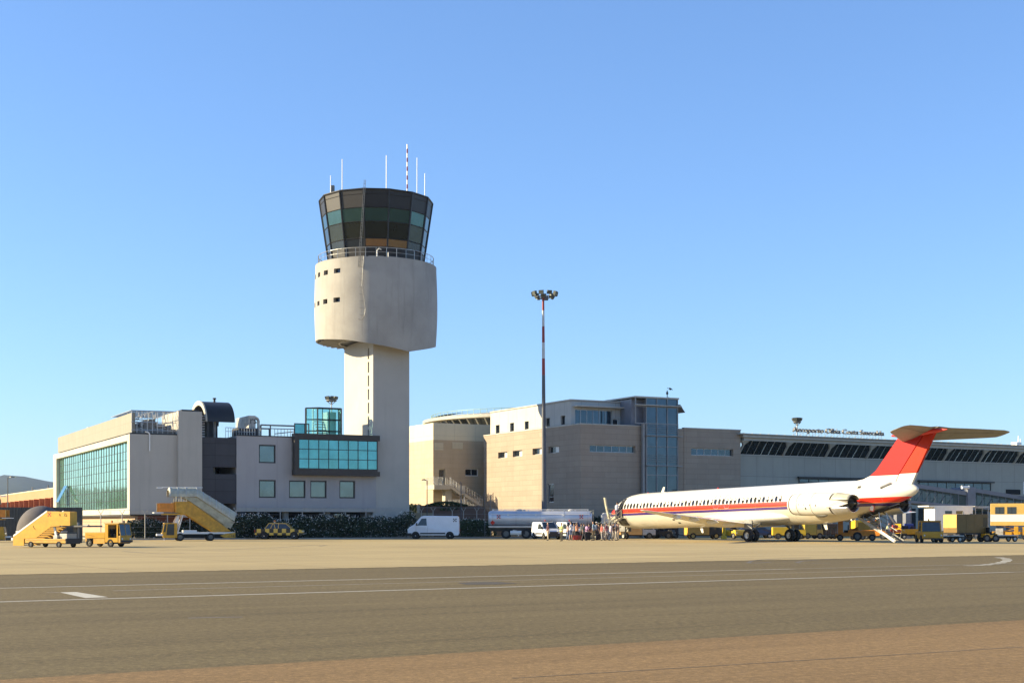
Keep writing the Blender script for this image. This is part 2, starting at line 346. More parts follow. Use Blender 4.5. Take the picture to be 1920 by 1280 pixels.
line_xy(gp(88, 1110.5), gp(112, 1110.2), .12, .0045, pw2)
mb = MB(); mb.add([(*gp(x, y), .004) for x, y in ((855, 1092.3), (885, 1090.7), (935, 1090.4), (972, 1093), (930, 1095), (875, 1095.6))], [tuple(range(6))])
struct('dark_patch', mb, [M('dark_patch_tone', (.06, .048, .033), .9, 0, .2, 3)], recalc=False)  # patch darker than the asphalt around it
# dashed curved guide line at the right
pts = [(1812, 1060), (1830, 1059.5), (1846, 1058.6), (1862, 1057), (1874, 1055), (1884, 1052.6), (1889, 1050), (1888, 1047.6), (1880, 1045.6), (1868, 1044)]
for a, b in zip(pts[::1], pts[1::1]):
    p, q = gp(*a), gp(*b); line_xy(p, p.lerp(q, .62), .42, .004, pw3)
# tyre marks
tm_c = M('joint_sealant', (.26, .20, .115), .9, 0, .3, .8)
tm = M('tyre_mark', (.115, .098, .075), .9, 0, .3, 2)
for arc in (((1445, 1053), (1425, 1054.5), (1412, 1055.5), (1403, 1054.5), (1408, 1051.5), (1425, 1049), (1460, 1046.8), (1520, 1045)),
            ((1555, 1054.5), (1520, 1055.4), (1500, 1055), (1494, 1053.6), (1504, 1051.2), (1530, 1049), (1570, 1047)),
            ((230, 1033), (270, 1036), (305, 1037.5), (345, 1036)), ((300, 1032), (420, 1030), (520, 1026), (590, 1021.5), (612, 1022), (598, 1023.5)), ((352, 1158), (400, 1156.8), (455, 1156))):
    for a, b in zip(arc, arc[1:]): line_xy(gp(*a), gp(*b), .2, .003, tm, 'road_marking')
# a joint of sealed cracks and a long dark seam in the reddish asphalt
for (a, b, w) in (((960, 1271), (1920, 1212), .025), ((0, 1262), (30, 1260), .02)):
    line_xy(gp(*a), gp(*b), w, .003, tm, 'road_marking')
# ragged dark edge of the asphalt where the slabs begin
mb = MB(); rr = random.Random(3); n = 420
for i in range(n):
    u0 = -60 + 150 * i / n; u1 = -60 + 150 * (i + 1) / n; a, b = 46.86 + rr.uniform(-.05, .3), 46.86 + rr.uniform(-.05, .3)
    mb.add([uv(u0, 46.5, .003), uv(u1, 46.5, .003), uv(u1, b, .003), uv(u0, a, .003)], [(0, 1, 2, 3)])
struct('asphalt_edge', mb, [gm_asp], recalc=False)
# ------------------------------------------------------------------ hills
def hills():
    mb = MB(); rr = random.Random(5); cols, rows = 170, 14
    ctl = [(-3000, 60), (-2200, 92), (-1500, 88), (-1000, 62), (-600, 70), (-300, 78), (-60, 66), (0, 84), (30, 86), (55, 82), (80, 78), (105, 72), (190, 50), (400, 22), (900, 14), (2400, 30), (3600, 40)]
    def top(px):
        for (a, ha), (b, hb) in zip(ctl, ctl[1:]):
            if a <= px <= b: t = (px - a) / (b - a); t = t * t * (3 - 2 * t); return ha + (hb - ha) * t
        return 20
    vs = []
    for j in range(rows):
        for i in range(cols):
            px = -3000 + 6600 * i / (cols - 1); k = (px - 960) / F; t = j / (rows - 1)
            D = 3600 + 1900 * t; h = top(px) / F * 5000 * (math.sin(t * math.pi * .62)) ** 1.1
            h += rr.uniform(-6, 6) * t * (1 - t) * 2 + (math.sin(i * 1.7 + j) * 10) * t * (1 - t) * 1.5
            th = math.atan(k); vs.append((D * math.sin(th) * 1.0, D * math.cos(th), max(-1, h)))
    fs = [(j * cols + i, j * cols + i + 1, (j + 1) * cols + i + 1, (j + 1) * cols + i) for j in range(rows - 1) for i in range(cols - 1)]
    mb.add(vs, fs); m = M('scrub_hillside', (.030, .042, .036), .95, 0, .35, .004); struct('hills', mb, [m], smooth=True, ang=80)
    mt['trunk'] = mt['bark']
hills()

for v_, w_, u0_, u1_ in ((57.5, .10, 5, 120), (66, .08, -60, 40), (84, .12, -80, 60), (96, .14, 0, 130), (108, .12, -90, 30)):
    mb = MB(); a = u0_; rr = random.Random(int(v_))
    while a < u1_:
        b = a + rr.uniform(4, 11); k = rr.uniform(-.05, .05); mb.add([uv(a, v_ + k, .003), uv(b, v_ + k, .003), uv(b, v_ + k + w_, .003), uv(a, v_ + k + w_, .003)], [(0, 1, 2, 3)]); a = b + (rr.uniform(0, 3) if rr.random() < .3 else 0)
    struct('sealed_joint', mb, [tm_c], recalc=False)
mb = MB(); mb.box(-9500, 9500, -300, 7000, -1.1, 200)
_hz = bpy.data.materials.new('haze'); _hz.use_nodes = True; _n = _hz.node_tree; _n.nodes.remove(_n.nodes['Principled BSDF']); _v = _n.nodes.new('ShaderNodeVolumePrincipled'); _v.inputs["Color"].default_value = (.45, .68, 1, 1); _v.inputs['Density'].default_value = 4e-5; _v.inputs['Anisotropy'].default_value = .2
_n.links.new(_v.outputs[0], _n.nodes['Material Output'].inputs['Volume']); tag(mb.build('haze', [_hz]), kind='stuff')
# ------------------------------------------------------------------ left building (glazed hall + stairwell)
A = Fr(243, 141, 27)
def hall():
    e = A.emp('office_building', 'grey rendered block with a long green glass wall on its sunlit side, at the left', 'building')
    L = A.sy(100); z1 = A.z(0, 0, 813); z0 = A.z(0, 0, 963.7); side = lambda u, d, z: (d, u, z); front = lambda u, d, z: (u, d, z)
    xe = A.fx(335); g0, g1 = A.sy(238.5), A.sy(105.5); gz0, gz1 = A.z(0, g0, 952.5), A.z(0, g0, 826)
    mb = MB(); mb.wall(side, 0, L, z0, z1, .75, [(g0, g1, gz0, gz1)]); mb.box(.752, xe, 0, .5, z0, z1); mb.box(.752, xe, L - .5, L, z0, z1)
    mb.box(.752, xe + 6, .502, L - .502, z1 - .6, z1 - .3); mb.box(.752, xe + 6, .502, L - .502, z0, z0 + .3); mb.box(xe, xe + .4, .502, L, z0, z1)
    mb.build('wall', 'plaster', e)
    # curtain wall, recessed in the frame
    n = 30; cw = MB()
    for i in range(n + 1):
        y = g0 + (g1 - g0) * i / n; cw.box(.44, .50, y - .07, y + .07, gz0, gz1)
    for k in (.14, .27, .40, .55, .72, .87):
        z = gz0 + (gz1 - gz0) * (1 - k); cw.box(.47, .49, g0, g1, z - .025, z + .025)
    c = cw.build('curtain_wall', 'dark', e)
    g = MB(); rr = random.Random(2)
    for i in range(n):
        for j, (ka, kb) in enumerate(zip((0, .28, .60, .86), (.28, .60, .86, 1))):
            a, b = g0 + (g1 - g0) * i / n, g0 + (g1 - g0) * (i + 1) / n; t = [.48 + rr.uniform(-.006, .006) for _ in range(3)]
            g.add([(t[0], a, gz0 + (gz1 - gz0) * ka), (t[1], b, gz0 + (gz1 - gz0) * ka), (t[1] + t[2] - t[0], b, gz0 + (gz1 - gz0) * kb), (t[2], a, gz0 + (gz1 - gz0) * kb)], [(0, 1, 2, 3)])
    g.build('pane', 'glass_green', c, recalc=False)
    # open vent light
    yv = A.sy(119); zv = A.z(0, yv, 941); mb = MB(); mb.add([(.3, yv - 1.2, zv + 2.1), (.3, yv + 1.2, zv + 2.1), (-.75, yv + 1.2, zv), (-.75, yv - 1.2, zv), (.25, yv - 1.2, zv + 2.1), (.25, yv + 1.2, zv + 2.1), (-.8, yv + 1.2, zv + .02), (-.8, yv - 1.2, zv + .02)],
        [(0, 1, 2, 3), (7, 6, 5, 4), (0, 3, 7, 4), (1, 5, 6, 2), (3, 2, 6, 7), (0, 4, 5, 1)]); mb.build('open_window', 'glass_teal', e)
    # attic parapet above the glass wall
    pz1 = A.z(.5, .7, 773.5); a0 = .6; mb = MB(); mb.wall(side, a0, L - 1.5, z1 + .22, pz1, .35); o = mb.build('parapet', 'parapet', e); o.location = (.35, 0, 0)
    mb = MB(); mb.box(.5, 1.1, a0 + .3, L - 1.8, z1 - .05, z1 + .25); mb.build('shadow_gap', 'dark', e)
    mb = MB()
    for i, t in enumerate((.98, .93, .84, .79, .735, .60, .54, .45, .33)):
        y = a0 + (L * .98 - a0) * t * .8; h = (.35, .55, .9, .6, .7, .25, .3, .2, .2)[i]; mb.box(1.6, 2.6, y, y + 1.1, pz1 - .5, pz1 + h * .6)
    mb.build('roof_vent', 'duct', e)
    # plant deck with pipes behind an open frame along the front
    xa = A.fx(248); zb = z1 + .1; zt = A.z(xa, .6, 769); mb = MB(); rr = random.Random(9)
    n = 9
    for i in range(n + 1):
        x = xa + .05 + (xe - xa) * i / n; mb.tube((x, .5, zb), (x, .5, zt), .035, 6)
    for z in (zb + .35, (zb + zt) / 2, zt): mb.tube((xa, .5, z), (xe, .5, z), .04, 6)
    for k in range(12): mb.tube((xa, .5 + k * .9, zt), (xe, .5 + k * .9, zt + .03), .03, 4)
    for x in (xa, (xa + xe) / 2, xe): mb.tube((x, .5, zt), (x, 11, zt), .035, 6)
    mb.build('roof_frame', 'steel', e)
    mb = MB()
    for k in range(46):
        x = xa + .3 + rr.random() * (xe - xa - .6); y = 1.2 + rr.random() * 5; z = zb + rr.random() * (zt - zb - .3); l = rr.uniform(.3, 1.6); d = rr.choice([(l, 0, 0), (0, l, 0), (0, 0, min(l, zt - z)), (0, 0, min(l, zt - z))])
        mb.tube((x, y, z), (x + d[0] * .8, y + d[1], z + d[2]), rr.uniform(.04, .13), 8)
    mb.build('pipework', 'steel', e)
    mb = MB()
    for k in range(7):
        x = xa + .2 + k * (xe - xa - .8) / 7; mb.box(x, x + .7, 3.4 + rr.random(), 7, zb, zb + rr.uniform(.9, 2.1))
    mb.box(xa + .1, xe - .1, .9, 1.5, zb, zb + .55); mb.build('roof_plant', 'pipe', e)
    mb = MB(); mb.box(xa - .2, xe, .12, .45, z1 + .003, z1 + .14); mb.build('coping', 'dark', e)
    xd = A.fx(278); mb = MB(); mb.path([(xd - .3, -.08, z1 + .25), (xd, -.1, z1 + .2), (xd + .12, -.1, z1), (xd + .12, -.1, z1 - 1.7)], .07, 8); mb.build('downpipe', 'white_paint', e)
    # protruding stair block
    xb0, xb1 = A.fx(334.5, -.45), A.fx(379, -.45); zs = A.z(xb0, -.45, 770); mb = MB(); mb.box(xb0, xb1, -.45, 7, z0 - .3, zs); mb.build('stair_block', 'plaster', e)
    mb = MB(); mb.box(xb0 + .5, xb1 - .1, .2, 6, zs, zs + .22); mb.build('coping', 'dark', e)
    # ground storey, set back under the overhang
    bx = A.fx(253, 1.0); mb = MB(); mb.wall(side, 1.0, L - 1, 0, z0 - .002, .3); o = mb.build('ground_storey', 'pink_base', e); o.location = (bx, 0, 0)
    mb = MB(); mb.box(bx + .302, xb1, 1.0, 1.3, 0, z0 - .002); mb.build('ground_storey', 'red_base', e)  # front of the same salmon wall, its shade put into a darker red
    mb = MB(); mb.box(.1, xb1 - .2, .2, 1.0, z0 - .16, z0 - .002); mb.box(.1, bx, 1.0, L - .2, z0 - .16, z0 - .002); mb.build('soffit', 'brown_frame', e)
    # dark stairwell between the two blocks
    xs0, xs1 = xb1 + .002, A.fx(443.7, 2.2); zt2 = A.z(xs0, 2.2, 821); y0 = 2.2; mb = MB()
    mb.wall(front, xs0, xs1 + .3, 0, zt2, .25, [(xs0 + 1.3, xs1 - .35, A.z(xs0, y0, 889), A.z(xs0, y0, 876)), (xs0 + .2, xs1 - .3, .2, A.z(xs0, y0, 944))]); mb.build('stairwell_wall', 'grey_panel', e)
    mb = MB(); mb.box(xs0, xs1, 7, 7.3, 0, zt2); mb.box(xs0 + .02, xs1, 2.6, 7, A.z(xs0, y0, 891) - .2, A.z(xs0, y0, 891)); mb.build('stairwell_interior', 'interior', e)
    mb = MB(); mb.box(xs0 + .12, xs0 + .5, y0 - .12, y0 - .003, 0, zt2 + 2.2); mb.box(xs0 + 1.05, xs0 + 1.25, y0 - .1, y0 - .004, 2, zt2); mb.build('mullion', 'dark', e)
    xc = A.fx(403, 1.6); zc = A.z(xc, 1.6, 789); mb = MB(); mb.box(xc - .11, xc + .11, 1.6, 1.9, zt2, zc); mb.box(xc - .11, xc + .11, y0 - .2, y0 - .005, A.z(xc, 2, 890), A.z(xc, 2, 876)); mb.build('post', 'pipe', e)
    mb = MB()
    for k in range(9): mb.box(xs0 + .65, xs0 + .98, y0 + .1, y0 + .5, zt2 + .15 + k * .27, zt2 + .27 + k * .27)
    mb.build('louvre', 'white_paint', e)
    # barrel vault over the stairwell
    vx0, vx1 = A.fx(388, .6), A.fx(440.5, .6); ya, yb = .6, A.sy(358, vx0); zsp = A.z(vx1, ya, 791.5); ztop = A.z(vx0, (ya + yb) / 2, 752.5); cy, ry, rz = (ya + yb) / 2, (yb - ya) / 2, ztop - zsp
    def arc(t, k): return (cy - math.cos(t) * (ry - k), zsp + math.sin(t) * (rz - k))
    n = 26; pr = [arc(math.pi * i / n, 0) for i in range(n + 1)] + [arc(math.pi * i / n, .32) for i in range(n, -1, -1)]
    mb = MB(); vs = [(vx0 + .05, y, z) for y, z in pr] + [(vx1, y, z) for y, z in pr]; m_ = len(pr)
    for i in range(n):
        a, b, c, d = i, i + 1, m_ - 2 - i, m_ - 1 - i
        mb.add([vs[k] for k in (a, b, c, d)] + [vs[k + m_] for k in (a, b, c, d)], [(0, 1, 2, 3), (7, 6, 5, 4), (0, 4, 5, 1), (2, 6, 7, 3)])
    mb.build('vault_roof', 'dark', e, smooth=True)
    mb = MB()
    for i in range(n):
        t0, t1 = math.pi * i / n, math.pi * (i + 1) / n; q = [arc(t0, -.05), arc(t1, -.05), arc(t1, .42), arc(t0, .42)]
        mb.add([(x, y, z) for x in (vx0 - .12, vx0 + .04) for y, z in q], [(0, 1, 2, 3), (7, 6, 5, 4), (0, 4, 5, 1), (2, 6, 7, 3)])
    mb.build('vault_trim', 'white_render', e, smooth=True)
    mb = MB(); xm = A.fx(402, cy); mb.lathe([(.12, 0), (.12, .3), (.2, .32), (.2, .45)], (xm, cy, ztop), n=12); mb.build('roof_vent', 'dark', e)
    mb = MB(); mb.box(vx0 + .4, vx1 - .3, 6.4, 6.6, zt2, zsp); mb.box(vx0 + .1, vx0 + .35, 1.0, 1.3, zt2, zsp + .4); mb.box(vx0, vx0 + .3, yb - .4, yb, z1, zsp + .2); mb.build('vault_support', 'dark', e)
hall()
# ------------------------------------------------------------------ centre building with bay window, joined to the tower
B = Fr(443.5, 146, 27)
def centre():
    e = B.emp('office_building', 'pale grey block with a teal glass bay window, joined to the control tower', 'building')
    X1 = B.fx(705); z0 = B.z(0, 0, 958.7); z1 = B.z(0, 0, 816.5); front = lambda u, d, z: (u, d, z); Y1 = 11
    wins = [(485.5, 517, 833, 867.5), (485.5, 517.3, 899, 932.6), (542, 573, 900, 933), (582, 612.5, 900.5, 933.3), (636.5, 666, 900.5, 933.6)]
    hs = []
    for a, b, c, d in wins:
        xa, xb = B.fx(a), B.fx(b); hs.append((xa, xb, B.z(xa, 0, d), B.z(xa, 0, c)))
    mb = MB(); mb.wall(front, 0, X1, z0, z1, .35, hs); mb.box(0, .35, .352, Y1, z0, z1); mb.box(.352, X1, Y1 - .3, Y1, z0, z1); mb.box(.352, X1, .352, Y1 - .302, z0, z0 + .3)
    mb.box(X1 - .3, X1, .352, Y1 - .302, z0 + .3, z1); mb.box(.352, X1 - .3, .352, Y1 - .302, z1 - .6, z1 - .25); mb.build('wall', 'plaster_blue', e)
    for h in hs: window(e, front, h[0], h[1], h[2], h[3], .16, .14, 'glass_win', 'black')
    mb = MB(); mb.box(.0, X1, -.025, -.002, z0 + .02, z0 + .42); mb.build('fascia', 'plaster', e)
    mb = MB(); mb.box(-.03, B.fx(551) , -.03, .38, z1 + .002, z1 + .1); mb.build('coping', 'dark', e)
    xj = B.fx(519.5); mb = MB(); mb.box(xj - .012, xj + .012, -.004, .002, z0 + .42, z1); mb.build('expansion_joint', 'pipe', e)
    # bay window
    d = -1.0; bx0, bx1 = B.fx(552.5, d), B.fx(712.5, d); g0, g1 = B.fx(561, d), B.fx(708.5, d); bz0, bz1 = B.z(bx0, d, 890), B.z(bx0, d, 811.5); gz0, gz1 = B.z(g0, d, 877.8), B.z(g0, d, 822.5)
    mb = MB(); mb.box(bx0, g0, d, -.002, bz0 + .5, bz1 - .6); mb.box(g1, bx1 - .25, d + .06, -.002, bz0 + .5, bz1 - .6)
    mb.box(bx0, bx1, d, -.002, bz1 - .6, bz1); mb.box(bx0, bx1, d, -.002, bz0, bz0 + .5); mb.box(g0, g1, d + .05, -.002, gz1, bz1 - .602); mb.box(g0, g1, d + .05, -.002, bz0 + .502, gz0)
    bay = mb.build('bay_frame', 'brown_frame', e, bevel=.03)
    window(e, lambda u, dd, z: (u, d + dd, z), g0, g1, gz0, gz1, .12, .06, 'glass_teal', 'black', 8, 3, 'bay_window', .07)
    xp = B.fx(550, -.3); mb = MB(); mb.box(xp - .1, xp + .08, -.3, -.003, B.z(xp, 0, 880), B.z(xp, 0, 829)); mb.build('downpipe', 'pipe', e)
    # pillars and the set-back ground floor
    for px in (453, 535, 613, 693):
        x = B.fx(px, 1.2); mb = MB(); mb.lathe([(.36, 0), (.36, z0 - .002)], (x, 1.2, 0), n=16); mb.build('pillar', 'concrete', e, smooth=True)
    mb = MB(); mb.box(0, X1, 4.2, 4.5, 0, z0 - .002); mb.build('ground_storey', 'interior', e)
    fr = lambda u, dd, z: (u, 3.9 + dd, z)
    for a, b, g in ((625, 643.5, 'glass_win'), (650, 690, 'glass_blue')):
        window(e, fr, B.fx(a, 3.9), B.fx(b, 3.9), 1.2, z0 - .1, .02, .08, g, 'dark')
    # roof: plant, rails, glazed stair head
    zr = z1 - .25; xa, xb = B.fx(466, 2.0), B.fx(479.5, 2.0); yb = B.sy(442, xa); mb = MB(); zb, zt = B.z(xa, 2, 803), B.z(xa, 2, 778.5); mb.box(xa, xb, 2.0, min(yb, 9), zb, zt)
    o = mb.build('air_handler', 'duct', e, bevel=.04)
    t = text_mesh('rs', 1.05, .01, 'lettering', 'black', o); t.rotation_euler = (R(90), 0, 0); t.location = (xa + .12, 1.985, (zb + zt) / 2 - .15)
    mb = MB(); mb.box(B.fx(447, 1.5), B.fx(483, 1.5), 1.5, 4, zr, zb + .02); mb.build('plant_screen', 'grey_panel', e)
    mb = MB(); rr = random.Random(4)
    for k in range(12):
        x = B.fx(423 + k * 5, 1.0); mb.tube((x, 1.0, zr), (x, 1.0, z1 + .9), .03, 6)
    mb.tube((B.fx(423, 1), 1, z1 + .9), (B.fx(478, 1), 1, z1 + .9), .03, 6); mb.tube((B.fx(423, 1), 1, z1 + .5), (B.fx(478, 1), 1, z1 + .5), .025, 6)
    mb.build('roof_railing', 'steel', e)
    mb = MB(); z_a, z_b = B.z(10, 1.5, 800.5), B.z(10, 1.5, 806); P = lambda px, y=1.2, z=z_a: (B.fx(px, y), y, z)
    mb.path([P(489, 1.2, z1), P(489), P(552.5), P(552.5, 1.2, z1)], .09, 8); mb.path([P(505, 2.2, z1), P(505, 2.2, z_b), P(489, 2.2, z_b)], .08, 8)
    mb.path([P(507, 1.9), P(507, 1.9, z1)], .07, 8); mb.path([P(489, 3, z_b + .1), P(553, 3, z_b + .1)], .05, 6); mb.path([P(515, 3.5, z1 + .55), P(551, 3.5, z1 + .85)], .05, 6)
    for k in range(7): mb.path([P(515 + 6 * k, 3, z1), P(515 + 6 * k, 3, z_b + .1)], .03, 5)
    mb.build('roof_pipe', 'pipe', e)
    mb = MB(); x = P(482)[0]; mb.path([(x - .2, 2.2, zb + 1.1), (x + .25, 2.2, zb + 1.2), (x + .45, 2.2, zb + .9), (x + .45, 2.2, z1)], .15, 10); mb.build('duct', 'duct', e)
    mb = MB(); ya = 1.0; mb.box(P(552.5, ya)[0], P(571, ya)[0], ya, ya + .05, z1, B.z(15, ya, 798)); mb.build('glass_screen', 'glass_teal', e)
    mb = MB(); zsx = B.z(15, ya, 797.5)
    for px in (552.5, 571.5, 579): mb.box(P(px, ya)[0] - .05, P(px, ya)[0] + .05, ya - .03, ya + .08, z1, zsx)
    mb.box(P(552.5, ya)[0], P(579, ya)[0], ya - .02, ya + .07, zsx - .1, zsx); mb.build('screen_frame', 'black', e)
    # glazed stair head: chamfered tower of teal glass
    g = 2.0; xg0, xg1 = B.fx(595.5, g), B.fx(640, g); zg0, zg1 = z1 - .3, B.z(xg0, g, 764.3); s = B.sy(574, xg0 - 1.0); dy = min(s, 8)
    plan = [(xg0, g), (xg1, g), (xg1, dy), (xg0 - 1.0, dy), (xg0 - 1.0, g + 1.1)]; mb = MB(); gl = MB(); nz = 3; roof = MB(); roof.prism(plan, 'z', zg1, zg1 + .08)
    for i in range(5):
        (a, b), (c, dd) = plan[i], plan[(i + 1) % 5]; mb.tube((a, b, zg0), (a, b, zg1 + .04), .085, 4); ln = math.hypot(c - a, dd - b); nn = max(1, round(ln / 1.7))
        for k in range(1, nn): mb.tube((a + (c - a) * k / nn, b + (dd - b) * k / nn, zg0), (a + (c - a) * k / nn, b + (dd - b) * k / nn, zg1), .05, 4)
        for k in range(nz + 1): z = zg0 + (zg1 - zg0) * k / nz; mb.tube((a, b, z), (c, dd, z), .05, 4)
        gl.add([(a, b, zg0), (c, dd, zg0), (c, dd, zg1), (a, b, zg1)], [(0, 1, 2, 3)])
    fr_ = mb.build('stair_head_frame', 'black', e)
    clear, nt, bs = new_mat('clear_teal_glass'); bs.inputs['Base Color'].default_value = (.45, .85, .80, 1); bs.inputs['Roughness'].default_value = .02; bs.inputs['Transmission Weight'].default_value = .9; bs.inputs['IOR'].default_value = 1.05; bs.inputs['Specular IOR Level'].default_value = .8
    gl.build('pane', [clear], fr_, recalc=False); roof.build('stair_head_roof', 'dark', e)
    mb = MB()
    for k in range(7): mb.box(xg0 + .5, xg1 - .6, g + 1 + k * .25, g + 1.25 + k * .25, zg0 + .4 + k * .33, zg0 + .5 + k * .33)
    mb.box(xg1 - 1.2, xg1 - .2, g + 1.2, g + 3, zg0, zg1 - .3); mb.build('inner_stair', 'alu', e)
    return z1
ZB = centre()
# ------------------------------------------------------------------ control tower
def tower():
    sx0, sx1, sd = B.fx(699.5, .06), B.fx(767.5, .06), 9.2
    c = B.w((sx0 + sx1) / 2, sd / 2 + .06); e = empty('control_tower', c, 0, 'tall concrete airport control tower with a dark glazed cab and six aerials', 'control tower')
    to = lambda x, y, z=0: tuple(B.w(x, y, z) - c)
    fn = lambda u, d, z: to(sx0 + d, u, z); slots = []
    yw = B.sy(690.8, sx0)
    for k in range(7):
        ya = 653 + 25.4 * k; slots.append((yw - .22, yw + .22, B.z(sx0, yw, ya + 20), B.z(sx0, yw, ya)))
    mb = MB(); mb.wall(fn, .06, sd, 0, 24, .4, slots)
    mb.wall(lambda u, d, z: to(u, .06 + d, z), sx0 + .402, sx1, 0, 24, .4); mb.wall(lambda u, d, z: to(u, sd - d, z), sx0 + .402, sx1, 0, 24, .4); mb.wall(lambda u, d, z: to(sx1 - d, u, z), .462, sd - .402, 0, 24, .4)
    mb.build('shaft', 'shaft', e)
    mb = MB()
    for s in slots: mb.add([fn(s[0], .3, s[2]), fn(s[1], .3, s[2]), fn(s[1], .3, s[3]), fn(s[0], .3, s[3])], [(0, 1, 2, 3)])
    mb.build('slot_window', 'glass_dark', e, recalc=False)
    # drum; angle a: 0 faces the camera, positive to the right
    az = math.atan2(c.x, c.y)                                  # view azimuth of the tower
    def pt(a, r, z): t = a - az; return (r * math.sin(t), -r * math.cos(t), z)
    def zb(a):
        a = (math.degrees(a) + 180) % 360 - 180
        k = [(-180, 22.2), (-70, 22.2), (-30, 21.75), (33, 20.55), (82, 21.7), (120, 22.2), (180, 22.2)]
        for (p, u), (q, v) in zip(k, k[1:]):
            if p <= a <= q: return u + (v - u) * (a - p) / (q - p)
    Z1 = 30.75; N = 120; rings = []
    def rad(t): return 6.86 + .13 * math.sin(math.pi * min(1, t * 1.05)) - .12 * (1 - t) ** 3
    wins = [(-38.3, 7.6), (-53.6, 6.6), (-67, 5.6), (-79.5, 4.6)]
    hz = [(25.95, 26.42), (29.15, 29.62)]
    def inhole(a, z):
        d = (math.degrees(a) + 180) % 360 - 180
        return any(abs(d - w) < h / 2 + .01 for w, h in wins) and any(p <= z <= q for p, q in hz)
    angs = sorted({round(360 * i / N - 180, 3) for i in range(N)} | {round(w + s * h / 2, 3) for w, h in wins for s in (-1, 1)} | {33.0})
    zsn = [0, .08, .16, .25, .34, .42]; mb = MB(); cols = []
    for d in angs:
        a = R(d); b = zb(a); zs = [b + (25.9 - b) * t / .42 for t in zsn] + [26.42, 27.3, 28.2, 29.1, 29.62, 30.2, Z1]
        cols.append([pt(a, rad((z - 21) / 9.75), z) for z in zs]); nzs = len(zs)
    n = len(angs); inner = [[(x * .93, y * .93, z) for x, y, z in cc] for cc in cols]
    for i in range(n):
        j = (i + 1) % n; am = (angs[i] + (angs[j] if j else angs[j] + 360)) / 2
        for k in range(nzs - 1):
            zm = (cols[i][k][2] + cols[i][k + 1][2]) / 2
            if inhole(R(am), zm):
                for P, Q in ((cols[i][k], cols[j][k]), (cols[i][k + 1], cols[j][k + 1])):
                    mb.add([P, Q, (Q[0] * .95, Q[1] * .95, Q[2]), (P[0] * .95, P[1] * .95, P[2])], [(0, 1, 2, 3)])
                for P, Q, ok in ((cols[i][k], cols[i][k + 1], -1), (cols[j][k], cols[j][k + 1], 1)):
                    aa = R(angs[i] - .3) if ok < 0 else R((angs[j] if j else angs[j] + 360) + .3)
                    if not inhole(aa, zm): mb.add([P, Q, (Q[0] * .95, Q[1] * .95, Q[2]), (P[0] * .95, P[1] * .95, P[2])], [(0, 1, 2, 3)])
            else: mb.add([cols[i][k], cols[j][k], cols[j][k + 1], cols[i][k + 1]], [(0, 1, 2, 3)])
        mb.add([cols[i][0], cols[j][0], inner[j][0], inner[i][0]], [(0, 1, 2, 3)]); mb.add([inner[i][0], inner[j][0], inner[j][4], inner[i][4]], [(0, 1, 2, 3)])
        mb.add([cols[i][-1], cols[j][-1], (0, 0, Z1)], [(0, 1, 2)])
    mb.build('drum', 'tower', e, smooth=True, recalc=False, ang=40)
    for (w, h) in wins:
        for p, q in hz:
            g = MB(); a0, a1 = R(w - h / 2 - .5), R(w + h / 2 + .5); g.add([pt(a0, 6.55, p - .05), pt(a1, 6.55, p - .05), pt(a1, 6.55, q + .05), pt(a0, 6.55, q + .05)], [(0, 1, 2, 3)]); g.build('drum_window', 'glass_dark', e, recalc=False)
    mb = MB(); mb.lathe([(1, 22.16), (6.6, 22.16), (6.6, 22.3), (1, 22.3)], n=64, cap=False); mb.build('underside', 'dark', e)
    mb = MB()
    for i in range(40):
        a = 2 * math.pi * i / 40; p = Vector(pt(a, 1, 0)); mb.obox(p * 5.3 + Vector((0, 0, 22.1)), p * 1.1, Vector((-p.y, p.x, 0)) * .05, (0, 0, .1))
    mb.lathe([(4.1, 22.0), (4.3, 22.0), (4.3, 22.159), (4.1, 22.159)], n=48, cap=False); mb.build('underside_rib', 'concrete', e)
    # cab: fourteen-sided, leaning outwards
    zc0, zc1 = 31.0, 38.2; r0, r1 = 5.35, 6.42; NS = 14; va = [math.pi * (2 * i + 1) / NS for i in range(NS)]
    def cp(i, z, k=0): t = (z - zc0) / (zc1 - zc0); return Vector(pt(va[i % NS], r0 + (r1 - r0) * t + k, z))
    rows = [('cab_panel', zc0 - .4, 32.05), ('cab_low', 32.12, 32.95), ('cab_dark', 33.05, 34.75), ('cab_teal', 34.85, 36.25), ('cab_panel', 36.35, 38.15)]
    base = MB(); base.lathe([(5.1, Z1), (5.3, Z1 + .02), (5.3, Z1 + .35)], n=56); base.build('cab_base', 'tower', e, smooth=True)
    fr = MB()
    for i in range(NS):
        fr.tube(cp(i, zc0 - .3, .02), cp(i, zc1, .02), .10, 5)
        for _, a, b in rows[:-1]: fr.tube(cp(i, b + .05, .0), cp(i + 1, b + .05, .0), .06, 4)
        fr.tube(cp(i, zc1, .0), cp(i + 1, zc1, .0), .09, 4); fr.tube(cp(i, zc1 - .5, .0), cp(i + 1, zc1 - .5, .0), .03, 4)
    frm = fr.build('cab_frame', 'dark', e)
    rr = random.Random(11)
    for nm, a, b in rows:
            mname = nm; g = MB()
            for i in range(NS):
                k = rr.uniform(-.02, .0); g.add([cp(i, a - .06, k), cp(i + 1, a - .06, k), cp(i + 1, b + .06, k), cp(i, b + .06, k)], [(0, 1, 2, 3)], 1 if mname == 'cab_low' and i not in (0, 13) and i != 0 else 0)  # painted apron reflection only on the two panes towards the camera
            g.build("cab_cladding" if mname == 'cab_panel' else 'cab_glazing', [mname, 'glass_dark'], e, recalc=False)
    mb = MB(); mb.loft([[cp(i, zc1, .03) for i in range(NS)], [cp(i, zc1 + .12, .03) for i in range(NS)]]); mb.build('cab_roof', 'dark', e)
    # gallery railing
    mb = MB(); prev = None
